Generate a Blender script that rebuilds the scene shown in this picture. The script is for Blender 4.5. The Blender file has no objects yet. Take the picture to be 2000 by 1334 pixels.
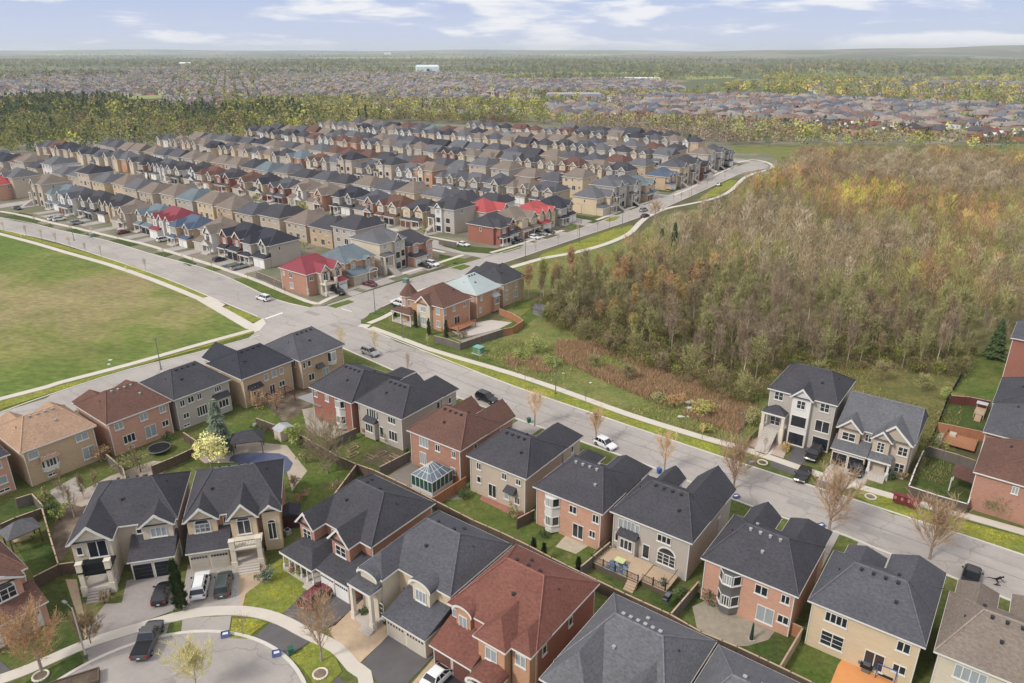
import bpy, math, random
import numpy as np
from mathutils import Vector
R=math.radians
# ------------------------------------------------------------------ camera / light
scene=bpy.context.scene
CAMH=62.0; FPX=1424.0; PITCH=math.atan(572/1424.)
cam=bpy.data.cameras.new('camera'); co=bpy.data.objects.new('camera',cam)
scene.collection.objects.link(co); scene.camera=co
cam.sensor_width=36.0; cam.lens=FPX/2000*36.0; cam.clip_end=60000; cam.clip_start=1
co.location=(0,0,CAMH); co.rotation_euler=(math.pi/2-PITCH,0,0)
SUN_EL=R(43); SUN_AZ=R(-124)          # azimuth clockwise from +Y (the view direction)
world=bpy.data.worlds.new("World"); scene.world=world; world.use_nodes=True
nt=world.node_tree; nt.nodes.clear()
N=nt.nodes.new
out=N('ShaderNodeOutputWorld'); bg=N('ShaderNodeBackground'); bg.inputs['Strength'].default_value=0.1225
sky=N('ShaderNodeTexSky'); sky.sky_type='NISHITA'; sky.sun_disc=False
sky.sun_elevation=SUN_EL; sky.sun_rotation=SUN_AZ; sky.dust_density=1.2; sky.air_density=1.0; sky.ozone_density=1.5
tc=N('ShaderNodeTexCoord'); sep=N('ShaderNodeSeparateXYZ')
nt.links.new(tc.outputs['Generated'],sep.inputs[0])
def mth(op,a,b=None,c=None,tree=None,clamp=False):
    n=(tree or nt).nodes.new('ShaderNodeMath'); n.operation=op; n.use_clamp=clamp
    for i,x in enumerate((a,b,c)):
        if x is None: continue
        if isinstance(x,(int,float)): n.inputs[i].default_value=x
        else: (tree or nt).links.new(x,n.inputs[i])
    return n.outputs[0]
# low cloud puffs over a pale blue band; brighter cloud sheet overhead
cmb=N('ShaderNodeCombineXYZ')
for i,(o_,k_) in enumerate((('X',6.0),('Y',6.0),('Z',34.0))): nt.links.new(mth('MULTIPLY',sep.outputs[o_],k_),cmb.inputs[i])
nz=N('ShaderNodeTexNoise'); nz.inputs['Scale'].default_value=1.0; nz.inputs['Detail'].default_value=8; nz.inputs['Roughness'].default_value=0.55; nz.inputs['Distortion'].default_value=0.25
mp=N('ShaderNodeMapping'); mp.inputs['Location'].default_value=(2.3,0.4,0.0)
nt.links.new(cmb.outputs[0],mp.inputs[0]); nt.links.new(mp.outputs[0],nz.inputs[0])
cr=N('ShaderNodeMapRange'); cr.interpolation_type='SMOOTHSTEP'; cr.inputs[1].default_value=0.475; cr.inputs[2].default_value=0.60; nt.links.new(nz.outputs['Fac'],cr.inputs[0])
def mr_(v,a,b):
    n=N('ShaderNodeMapRange'); n.inputs[1].default_value=a; n.inputs[2].default_value=b; nt.links.new(v,n.inputs[0]); return n.outputs[0]
def mixc(f,a,b):
    n=N('ShaderNodeMixRGB'); nt.links.new(f,n.inputs[0])
    for i,x in ((1,a),(2,b)):
        if isinstance(x,tuple): n.inputs[i].default_value=x
        else: nt.links.new(x,n.inputs[i])
    return n.outputs[0]
low=mixc(mr_(sep.outputs['Z'],0.0,0.06),(4.35,4.8,5.9,1),(3.35,3.95,5.7,1))
base=N('ShaderNodeMixRGB'); base.inputs['Fac'].default_value=0.92; nt.links.new(sky.outputs[0],base.inputs[1]); nt.links.new(low,base.inputs[2])
lowc=mixc(mth('MULTIPLY',cr.outputs[0],0.85),base.outputs[0],(6.5,6.5,6.6,1))
ov=N('ShaderNodeMixRGB'); ov.inputs['Fac'].default_value=0.75; ov.inputs[2].default_value=(8.0,7.8,7.8,1); nt.links.new(sky.outputs[0],ov.inputs[1])
fin=mixc(mr_(sep.outputs['Z'],0.12,0.55),lowc,ov.outputs[0])
nt.links.new(fin,bg.inputs[0]); nt.links.new(bg.outputs[0],out.inputs[0])
sl=bpy.data.lights.new('sun','SUN'); sl.energy=2.1; sl.angle=R(9); sl.color=(1.0,0.955,0.89)
so=bpy.data.objects.new('sun',sl); scene.collection.objects.link(so)
sd=Vector((math.sin(SUN_AZ)*math.cos(SUN_EL),math.cos(SUN_AZ)*math.cos(SUN_EL),math.sin(SUN_EL)))
so.rotation_euler=sd.to_track_quat('Z','Y').to_euler(); so.location=(-100,0,120)
vs=scene.view_settings; vs.view_transform='Standard'; vs.look='None'; vs.exposure=0.25; vs.gamma=1.0; vs.use_curve_mapping=False
scene.render.resolution_x=1024; scene.render.resolution_y=683
scene.cycles.max_bounces=5; scene.cycles.diffuse_bounces=2; scene.cycles.volume_bounces=1
scene.cycles.transparent_max_bounces=6
col=scene.collection
rnd=random.Random(7); HAZE_D=0.00008
# ------------------------------------------------------------------ survey helpers
def ray(px,py):
    x=(px-1000)/FPX; y=-(py-667)/FPX
    return (x, math.cos(PITCH)+y*math.sin(PITCH), -math.sin(PITCH)+y*math.cos(PITCH))
def G(px,py,z=0.0):
    """ground point seen at a place of the photograph, on the plane of height z"""
    d=ray(px,py); t=(CAMH-z)/-d[2]; return (d[0]*t,d[1]*t)
def GP(pts,z=0.0): return [G(a,b,z) for a,b in pts]
# ------------------------------------------------------------------ tagging
def tag(o,label=None,cat=None,group=None,kind=None):
    if label: o['label']=label
    if cat: o['category']=cat
    if group: o['group']=group
    if kind: o['kind']=kind
    return o
def empty(name,loc,rz=0.0,label=None,cat=None,group=None):
    o=bpy.data.objects.new(name,None); o.empty_display_size=0.5; col.objects.link(o)
    o.location=loc; o.rotation_euler=(0,0,rz); return tag(o,label,cat,group)
ORD=['first','second','third','fourth','fifth','sixth','seventh','eighth','ninth','tenth','eleventh','twelfth','thirteenth','fourteenth','fifteenth','sixteenth','seventeenth','eighteenth','nineteenth','twentieth','twenty first','twenty second','twenty third','twenty fourth','twenty fifth','twenty sixth','twenty seventh','twenty eighth','twenty ninth','thirtieth']
# ------------------------------------------------------------------ mesh builder
class MB:
    def __init__(s): s.v=[]; s.f=[]; s.m=[]
    def poly(s,pts,mi=0):
        n=len(s.v); s.v+= [tuple(p) for p in pts]; s.f.append(tuple(range(n,n+len(pts)))); s.m.append(mi)
    def hexa(s,p,mi=0):       # 8 points: bottom 4 ccw, top 4 ccw
        n=len(s.v); s.v+=[tuple(q) for q in p]
        for f in ((3,2,1,0),(4,5,6,7),(0,1,5,4),(1,2,6,5),(2,3,7,6),(3,0,4,7)):
            s.f.append(tuple(n+i for i in f)); s.m.append(mi)
    def box(s,x0,x1,y0,y1,z0,z1,mi=0):
        s.hexa([(x0,y0,z0),(x1,y0,z0),(x1,y1,z0),(x0,y1,z0),(x0,y0,z1),(x1,y0,z1),(x1,y1,z1),(x0,y1,z1)],mi)
    def obox(s,O,du,n,u0,u1,z0,z1,d0,d1,mi=0):
        P=lambda u,z,d:(O[0]+du[0]*u+n[0]*d,O[1]+du[1]*u+n[1]*d,O[2]+z)
        s.hexa([P(u0,z0,d1),P(u1,z0,d1),P(u1,z0,d0),P(u0,z0,d0),P(u0,z1,d1),P(u1,z1,d1),P(u1,z1,d0),P(u0,z1,d0)],mi)
    def prism(s,pts,z0,z1,mi=0,top=None):
        n=len(s.v); k=len(pts)
        s.v+=[(p[0],p[1],z0) for p in pts]+[(p[0],p[1],z1) for p in pts]
        s.f.append(tuple(range(n+k,n+2*k))); s.m.append(mi if top is None else top)
        for i in range(k):
            j=(i+1)%k; s.f.append((n+i,n+j,n+k+j,n+k+i)); s.m.append(mi)
    def tube(s,a,b,ra,rb,k=6,mi=0,cap=True):
        a=Vector(a); b=Vector(b); d=(b-a)
        if d.length<1e-6: return
        d.normalize(); u=d.orthogonal().normalized(); w=d.cross(u)
        n=len(s.v)
        for c,r in ((a,ra),(b,rb)):
            for i in range(k):
                t=2*math.pi*i/k; p=c+u*(math.cos(t)*r)+w*(math.sin(t)*r); s.v.append((p.x,p.y,p.z))
        for i in range(k):
            j=(i+1)%k; s.f.append((n+i,n+j,n+k+j,n+k+i)); s.m.append(mi)
        if cap:
            s.f.append(tuple(range(n+k,n+2*k))); s.m.append(mi); s.f.append(tuple(range(n+k-1,n-1,-1))); s.m.append(mi)
    def mesh(s,name,mats):
        me=bpy.data.meshes.new(name); me.from_pydata(s.v,[],s.f)
        for m in mats: me.materials.append(m)
        if len(mats)>1: me.polygons.foreach_set('material_index',s.m)
        me.update(); return me
    def build(s,name,mats,parent=None,smooth=False,fixn=True):
        if not isinstance(mats,(list,tuple)): mats=[mats]
        me=s.mesh(name,mats)
        if smooth: me.polygons.foreach_set('use_smooth',[True]*len(me.polygons))
        o=bpy.data.objects.new(name,me); col.objects.link(o)
        if parent: o.parent=parent
        return o
def inst(name,me,parent=None,loc=None,rz=0.0,sc=None,mat=None):
    o=bpy.data.objects.new(name,me); col.objects.link(o)
    if parent: o.parent=parent
    if loc is not None: o.location=loc
    o.rotation_euler=(0,0,rz)
    if sc is not None: o.scale=(sc,sc,sc) if isinstance(sc,(int,float)) else sc
    return o
def copy_tree(o,parent=None,mats=None):
    c=o.copy(); col.objects.link(c); c.parent=parent
    if mats and o.type=='MESH':
        for sl_ in c.material_slots:
            r_=mats.get(sl_.material.name if sl_.material else '')
            if r_: sl_.link='OBJECT'; sl_.material=r_
    for ch in kids(o): copy_tree(ch,c,mats)
    return c
_kids={}
def kids(o): return _kids.get(o.name) or list(o.children)
# ------------------------------------------------------------------ materials
def newmat(name):
    m=bpy.data.materials.new(name); m.use_nodes=True
    t=m.node_tree; b=t.nodes['Principled BSDF']; return m,t,b
def lin(c,sat=0.80):
    r=[((x/255.)/12.92 if x/255.<=0.04045 else ((x/255.+0.055)/1.055)**2.4) for x in c]; l=0.25*r[0]+0.65*r[1]+0.1*r[2]
    return tuple(l+(x-l)*sat for x in r)+(1,)
def mat(name,c,rough=0.85,scale=1.0,var=0.15,stretch=(1,1,1),scale2=0.12,var2=0.12,spec=0.3,metal=0.0,coord='Object',detail=4,c2=None,bump=0.0):
    """colour c (linear rgb) with two sizes of noise variation"""
    m,t,b=newmat(name)
    b.inputs['Roughness'].default_value=rough; b.inputs['Specular IOR Level'].default_value=spec; b.inputs['Metallic'].default_value=metal
    tcn=t.nodes.new('ShaderNodeTexCoord'); mpn=t.nodes.new('ShaderNodeMapping'); mpn.inputs['Scale'].default_value=stretch
    t.links.new(tcn.outputs[coord],mpn.inputs[0])
    a=t.nodes.new('ShaderNodeTexNoise'); a.inputs['Scale'].default_value=scale; a.inputs['Detail'].default_value=detail; a.inputs['Roughness'].default_value=0.65
    t.links.new(mpn.outputs[0],a.inputs[0])
    a2=t.nodes.new('ShaderNodeTexNoise'); a2.inputs['Scale'].default_value=scale2; a2.inputs['Detail'].default_value=3
    oi=t.nodes.new('ShaderNodeObjectInfo')
    ad=t.nodes.new('ShaderNodeVectorMath'); ad.operation='ADD'; 
    vm=t.nodes.new('ShaderNodeVectorMath'); vm.operation='SCALE'; vm.inputs['Scale'].default_value=50
    cx=t.nodes.new('ShaderNodeCombineXYZ')
    for i in range(2): t.links.new(oi.outputs['Random'],cx.inputs[i])
    t.links.new(cx.outputs[0],vm.inputs[0]); t.links.new(tcn.outputs[coord],ad.inputs[0]); t.links.new(vm.outputs[0],ad.inputs[1])
    t.links.new(ad.outputs[0],a2.inputs[0])
    f1=mth('MAXIMUM',mth('MULTIPLY_ADD',mth('SUBTRACT',a.outputs['Fac'],0.5,tree=t),var*4,1.0,tree=t),0.25,tree=t)
    f2=mth('MULTIPLY_ADD',mth('SUBTRACT',a2.outputs['Fac'],0.5,tree=t),var2*4,1.0,tree=t)
    f=mth('MULTIPLY',f1,f2,tree=t)
    if c2 is not None:
        mc=t.nodes.new('ShaderNodeMixRGB'); mc.inputs[1].default_value=tuple(c[:3])+(1,); mc.inputs[2].default_value=tuple(c2[:3])+(1,)
        rp=t.nodes.new('ShaderNodeMapRange'); rp.inputs[1].default_value=0.42; rp.inputs[2].default_value=0.6
        t.links.new(a2.outputs['Fac'],rp.inputs[0]); t.links.new(rp.outputs[0],mc.inputs[0]); src=mc.outputs[0]
    else:
        rgb=t.nodes.new('ShaderNodeRGB'); rgb.outputs[0].default_value=tuple(c[:3])+(1,); src=rgb.outputs[0]
    sc=t.nodes.new('ShaderNodeVectorMath'); sc.operation='SCALE'
    t.links.new(src,sc.inputs[0]); t.links.new(f,sc.inputs['Scale']); t.links.new(sc.outputs[0],b.inputs['Base Color'])
    if bump>0:
        bn=t.nodes.new('ShaderNodeBump'); bn.inputs['Strength'].default_value=bump; bn.inputs['Distance'].default_value=0.05
        t.links.new(a.outputs['Fac'],bn.inputs['Height']); t.links.new(bn.outputs[0],b.inputs['Normal'])
    return m
def shingle(name,rgb): return mat(name,lin(rgb),0.92,scale=3.0,var=0.36,detail=6,scale2=0.3,var2=0.11,spec=0.15,stretch=(0.9,0.9,2.6))
def wallm(name,rgb,br=0.10): return mat(name,lin(rgb),0.9,scale=1.6,var=br,stretch=(1,1,5),detail=7,scale2=0.25,var2=0.07,spec=0.15)
CAPM={}
ROOF={'charcoal':shingle('charcoal_shingle',(72,71,76)),'slate':shingle('slate_shingle',(86,86,92)),'grey':shingle('grey_shingle',(100,100,104)),
 'black':shingle('black_shingle',(60,61,69)),'brown':shingle('brown_shingle',(108,76,64)),'redbrown':shingle('red_brown_shingle',(124,76,63)),
 'tan':shingle('tan_shingle',(168,134,104)),'taupe':shingle('taupe_shingle',(126,112,99)),'teal':shingle('teal_grey_shingle',(104,118,124)),
 'red':mat('red_metal_roof',lin((178,56,54)),0.6,scale=1.2,var=0.06,spec=0.4),'crimson':mat('crimson_metal_roof',lin((140,46,60)),0.6,scale=1.2,var=0.06),
 'blue':mat('blue_metal_roof',lin((70,88,112)),0.6,scale=1.2,var=0.06),'palegreen':mat('pale_green_roof',lin((165,178,176)),0.7,scale=1.2,var=0.05)}
WALL={'beige':wallm('beige_brick',(188,170,148)),'cream':wallm('cream_stone',(204,190,165)),'grey':wallm('greige_stucco',(178,168,156),0.05),
 'tan':wallm('tan_brick',(190,160,124),0.2),'gold':wallm('gold_brick',(206,182,144)),'brick':wallm('red_brick',(176,126,102),0.22),
 'redbrick':wallm('dark_red_brick',(160,100,82),0.18),'orange':wallm('orange_brick',(190,140,104),0.2),'salmon':wallm('salmon_brick',(200,148,120),0.18),
 'white':wallm('white_stucco',(212,208,202),0.04),'mixed':wallm('mixed_brick',(176,140,112),0.25)}
RN={'charcoal':'charcoal','slate':'slate grey','grey':'grey','black':'black','brown':'brown','redbrown':'red-brown','tan':'light tan','taupe':'taupe','teal':'blue-grey','red':'bright red','crimson':'crimson','blue':'blue','palegreen':'pale green'}
WN={'beige':'beige brick','cream':'cream stone','grey':'greige stucco','tan':'tan brick','gold':'golden brick','brick':'red brick','redbrick':'dark red brick','orange':'orange brick','salmon':'salmon brick','white':'white stucco','mixed':'mottled brick'}
TRIM=mat('white_trim',lin((214,212,205)),0.6,var=0.06,var2=0.03)
CURT=mat('curtained_glass',lin((150,160,164)),0.25,scale=3,var=0.12,spec=0.6,stretch=(3,3,0.3))
def glass(name,c,r=0.12):
    m,t,b=newmat(name); b.inputs['Base Color'].default_value=tuple(c)+(1,); b.inputs['Roughness'].default_value=r; b.inputs['Specular IOR Level'].default_value=0.8; return m
GLASS=glass('window_glass',(0.022,0.027,0.034)); GLASSG=glass('green_glass',(0.03,0.09,0.075)); 
DARK=mat('black_paint',(0.012,0.013,0.016),0.5,var=0.1); DARKDOOR=mat('black_garage_door',(0.014,0.016,0.022),0.45,var=0.12,stretch=(1,1,6))
BROWNDOOR=mat('brown_garage_door',lin((112,70,60)),0.6,var=0.08); WHITEDOOR=mat('white_garage_door',lin((222,220,214)),0.55,var=0.05)
GREIGEDOOR=mat('greige_garage_door',lin((186,176,158)),0.6,var=0.06)
STONE=mat('pale_cast_stone',lin((214,202,180)),0.8,var=0.08); CONC=mat('concrete',lin((186,176,164)),0.9,scale=0.8,var=0.06,scale2=0.08,var2=0.06)
METAL=mat('grey_metal',lin((120,124,126)),0.45,metal=0.5,var=0.05); VENT=mat('roof_vent_plastic',(0.03,0.03,0.033),0.6); VENTL=mat('pale_vent_metal',lin((158,158,156)),0.5)
ASPH=mat('worn_asphalt',lin((162,153,145)),0.95,scale=0.35,var=0.035,scale2=0.045,var2=0.05,detail=8,c2=lin((170,162,152)))
def asphalt(name,c,c2):
    m,t,b=newmat(name); b.inputs['Roughness'].default_value=0.95; b.inputs['Specular IOR Level'].default_value=0.15
    g=t.nodes.new('ShaderNodeNewGeometry'); mp_=t.nodes.new('ShaderNodeMapping'); mp_.inputs['Rotation'].default_value=(0,0,0.66); t.links.new(g.outputs['Position'],mp_.inputs[0])
    def nz_(s_,d,st=(1,1,1),r=0.6):
        q=t.nodes.new('ShaderNodeMapping'); q.inputs['Scale'].default_value=st; t.links.new(mp_.outputs[0],q.inputs[0]); n=t.nodes.new('ShaderNodeTexNoise'); n.inputs['Scale'].default_value=s_; n.inputs['Detail'].default_value=d; n.inputs['Roughness'].default_value=r; t.links.new(q.outputs[0],n.inputs[0]); return n.outputs['Fac']
    v=t.nodes.new('ShaderNodeTexVoronoi'); v.feature='DISTANCE_TO_EDGE'; v.inputs['Scale'].default_value=0.11; wn=t.nodes.new('ShaderNodeTexNoise'); wn.inputs['Scale'].default_value=0.5; wn.inputs['Detail'].default_value=5; t.links.new(g.outputs['Position'],wn.inputs[0])
    vm=t.nodes.new('ShaderNodeVectorMath'); vm.operation='MULTIPLY_ADD'; t.links.new(wn.outputs['Color'],vm.inputs[0]); vm.inputs[1].default_value=(3,3,0); t.links.new(mp_.outputs[0],vm.inputs[2]); t.links.new(vm.outputs[0],v.inputs[0])
    cr_=t.nodes.new('ShaderNodeMapRange'); cr_.inputs[1].default_value=0.004; cr_.inputs[2].default_value=0.014; cr_.inputs[3].default_value=0.80; cr_.inputs[4].default_value=1.0; t.links.new(v.outputs['Distance'],cr_.inputs[0])
    mc=t.nodes.new('ShaderNodeMixRGB'); mc.inputs[1].default_value=lin(c); mc.inputs[2].default_value=lin(c2); r_=t.nodes.new('ShaderNodeMapRange'); r_.inputs[1].default_value=0.4; r_.inputs[2].default_value=0.6; t.links.new(nz_(0.06,5),r_.inputs[0]); t.links.new(r_.outputs[0],mc.inputs[0])
    f=mth('MULTIPLY',mth('MULTIPLY_ADD',nz_(0.5,6,(0.06,1,1)),0.30,0.85,tree=t),mth('MULTIPLY_ADD',nz_(1.2,8,r=0.75),0.36,0.82,tree=t),tree=t); f=mth('MULTIPLY',f,cr_.outputs[0],tree=t)
    sc=t.nodes.new('ShaderNodeVectorMath'); sc.operation='SCALE'; t.links.new(mc.outputs[0],sc.inputs[0]); t.links.new(f,sc.inputs['Scale']); t.links.new(sc.outputs[0],b.inputs['Base Color']); return m
ASPH=asphalt('worn_asphalt',(160,151,144),(170,162,153))
ASPHD=mat('dark_driveway_asphalt',lin((98,94,94)),0.9,scale=0.6,var=0.12,scale2=0.15,var2=0.12)
ASPHB=mat('fresh_black_asphalt',lin((52,52,58)),0.85,scale=0.8,var=0.12)
PAVER=mat('grey_pavers',lin((150,140,134)),0.9,scale=1.6,var=0.10,detail=7); PAVERT=mat('tan_pavers',lin((190,162,128)),0.9,scale=1.6,var=0.14,detail=7)
FLAG=mat('flagstone',lin((152,140,120)),0.9,scale=1.4,var=0.22,detail=6)
KERB=mat('kerb_concrete',lin((200,194,182)),0.9,scale=0.8,var=0.05); SIDEW=mat('sidewalk_concrete',lin((200,190,174)),0.92,scale=0.5,var=0.05,scale2=0.1,var2=0.05)
def grass(name,c,c2,dots=None,dot_t=0.62,bare=None):
    """mown grass: patches, fine tufts, optional dandelion specks and worn bare soil"""
    m,t,b=newmat(name); b.inputs['Roughness'].default_value=1.0; b.inputs['Specular IOR Level'].default_value=0.05
    g=t.nodes.new('ShaderNodeNewGeometry')
    def nz_(s_,d,r=0.65):
        n=t.nodes.new('ShaderNodeTexNoise'); n.inputs['Scale'].default_value=s_; n.inputs['Detail'].default_value=d; n.inputs['Roughness'].default_value=r; t.links.new(g.outputs['Position'],n.inputs[0]); return n.outputs['Fac']
    def mr2(v,a_,b_):
        n=t.nodes.new('ShaderNodeMapRange'); n.inputs[1].default_value=a_; n.inputs[2].default_value=b_; t.links.new(v,n.inputs[0]); return n.outputs[0]
    def mx2(f,a_,b_):
        n=t.nodes.new('ShaderNodeMixRGB'); t.links.new(f,n.inputs[0])
        for i,x in ((1,a_),(2,b_)):
            if isinstance(x,tuple): n.inputs[i].default_value=x
            else: t.links.new(x,n.inputs[i])
        return n.outputs[0]
    cur=mx2(mr2(nz_(0.13,5),0.4,0.6),lin(c,0.95),lin(c2,0.95))
    cur=mx2(mr2(nz_(0.45,6,0.7),0.55,0.72),cur,lin(bare or (126,116,78),0.95))
    if dots: cur=mx2(mth('MULTIPLY',mr2(nz_(6.5,2),dot_t-0.03,dot_t+0.04),mr2(nz_(0.22,3),0.42,0.6),tree=t),cur,lin(dots,1))
    sc=t.nodes.new('ShaderNodeVectorMath'); sc.operation='SCALE'; t.links.new(cur,sc.inputs[0]); t.links.new(mth('MULTIPLY',mth('MULTIPLY_ADD',nz_(1.6,8,0.75),2.0,0.0,tree=t),mth('MULTIPLY_ADD',nz_(0.35,4),0.8,0.6,tree=t),tree=t),sc.inputs['Scale'])
    t.links.new(sc.outputs[0],b.inputs['Base Color']); return m
LAWN=grass('lawn_grass',(98,106,54),(82,100,44)); LAWND=grass('dark_lawn_grass',(80,90,48),(66,84,40),bare=(96,92,60)); BLVD=grass('boulevard_grass',(116,126,54),(126,130,58),dots=(184,168,44),dot_t=0.57)  # LAWND is a darker green lawn mix
MULCH=mat('brown_garden_soil',lin((96,80,64)),0.95,scale=1.4,var=0.3,detail=8,scale2=0.3,var2=0.2,c2=lin((124,108,88)))
ROUGH=grass('rough_meadow',(104,114,60),(122,120,70),bare=(146,130,92))
REED=mat('dry_reeds',lin((150,120,92)),0.95,scale=0.9,var=0.28,detail=9,scale2=0.07,var2=0.2,c2=lin((120,100,72)))
WOODB=mat('brown_fence_wood',lin((100,84,70)),0.9,scale=2,var=0.18,stretch=(3,3,0.6)); WOODO=mat('orange_cedar_wood',lin((172,112,70)),0.85,scale=2,var=0.15,stretch=(3,3,0.6))
WOODG=mat('weathered_grey_wood',lin((112,104,96)),0.9,scale=2,var=0.18,stretch=(3,3,0.6)); WOODT=mat('light_deck_wood',lin((184,156,124)),0.85,scale=1.2,var=0.15,stretch=(1,6,1))
WOODR=mat('red_stained_wood',lin((104,50,42)),0.85,scale=2,var=0.12,stretch=(3,3,0.6))
# ------------------------------------------------------------------ house parts
def window(par,O,du,n,w,h,style='two',name='window'):
    """white framed window centred on O (O on the wall plane), du along the wall, n outward"""
    mb=MB(); P=(O[0],O[1],O[2]); fr=0.09; g=2 if style.startswith('c') else 1; style=style.lstrip('c')
    arch=style.startswith('arch')
    mb.obox(P,du,n,-w/2,w/2,-h/2,-h/2+fr,0,0.08,0)
    mb.obox(P,du,n,-w/2-0.08,w/2+0.08,-h/2-0.1,-h/2-0.002,0,0.14,0)
    mb.obox(P,du,n,-w/2,w/2,h/2-fr,h/2,0,0.08,0)
    mb.obox(P,du,n,-w/2,-w/2+fr,-h/2+fr,h/2-fr,0,0.08,0); mb.obox(P,du,n,w/2-fr,w/2,-h/2+fr,h/2-fr,0,0.08,0)
    mb.obox(P,du,n,-w/2+fr,w/2-fr,-h/2+fr,h/2-fr,0,0.03,g)
    k={'one':1,'two':2,'three':3,'four':4,'door':2,'archthree':3,'arch':2,'french':2,'grid':2}.get(style,2)
    for i in range(1,k):
        u=-w/2+w*i/k; mb.obox(P,du,n,u-0.05,u+0.05,-h/2+fr,h/2-fr,0.03,0.075,0)
    if style in('grid','french','archthree'):
        q=3 if h>1.6 else 2
        for j in range(1,q):
            z=-h/2+h*j/q; mb.obox(P,du,n,-w/2+fr,w/2-fr,z-0.025,z+0.025,0.03,0.06,0)
    if arch:                       # half round light over the window
        r=w/2*0.92; c=[(u_,z_) for u_,z_ in [(math.cos(t)*r,math.sin(t)*r*0.8) for t in [math.pi*i/10 for i in range(11)]]]
        def A(sc,d,mi,off=0):
            pts=[(P[0]+du[0]*u*sc+n[0]*d,P[1]+du[1]*u*sc+n[1]*d,P[2]+h/2+off+z*sc) for u,z in c]; return pts
        o_=A(1.12,0.06,0); i_=A(0.9,0.062,1)
        for i in range(10): mb.poly([o_[i],o_[i+1],i_[i+1],i_[i]],0)
        ob=A(1.12,0.0,0)
        for i in range(10): mb.poly([ob[i],ob[i+1],o_[i+1],o_[i]],0)
        mb.poly([(x,y,z) for x,y,z in A(0.9,0.04,1)],1)
    return mb.build(name,[TRIM,GLASS,CURT],par)
def hip(mb,x0,x1,y0,y1,z,rise,rx,rf,rb):
    """hip roof solid; rf/rb runs of the front and back slopes, rx of the sides (0 = gable)"""
    a=(x0+rx,y0+rf,z+rise); b=(x1-rx,y0+rf,z+rise); c=(x1-rx,y1-rb,z+rise); d=(x0+rx,y1-rb,z+rise)
    e=[(x0,y0,z),(x1,y0,z),(x1,y1,z),(x0,y1,z)]
    mb.poly([e[3],e[2],e[1],e[0]])
    if abs((y1-rb)-(y0+rf))<0.05:
        mb.poly([e[0],e[1],b,a]); mb.poly([e[2],e[3],a,b])
        mb.poly([e[1],e[2],b]); mb.poly([e[3],e[0],a])
    elif abs((x1-rx)-(x0+rx))<0.05:
        mb.poly([e[0],e[1],a]); mb.poly([e[2],e[3],d]); mb.poly([e[1],e[2],d,a]); mb.poly([e[3],e[0],a,d])
    else:
        mb.poly([e[0],e[1],b,a]); mb.poly([e[1],e[2],c,b]); mb.poly([e[2],e[3],d,c]); mb.poly([e[3],e[0],a,d]); mb.poly([a,b,c,d])
def fascia(mb,x0,x1,y0,y1,z,t=0.2,o=0.03):
    mb.box(x0-o,x1+o,y0-o,y1+o,z-t,z-0.004)
OH=0.42
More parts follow.
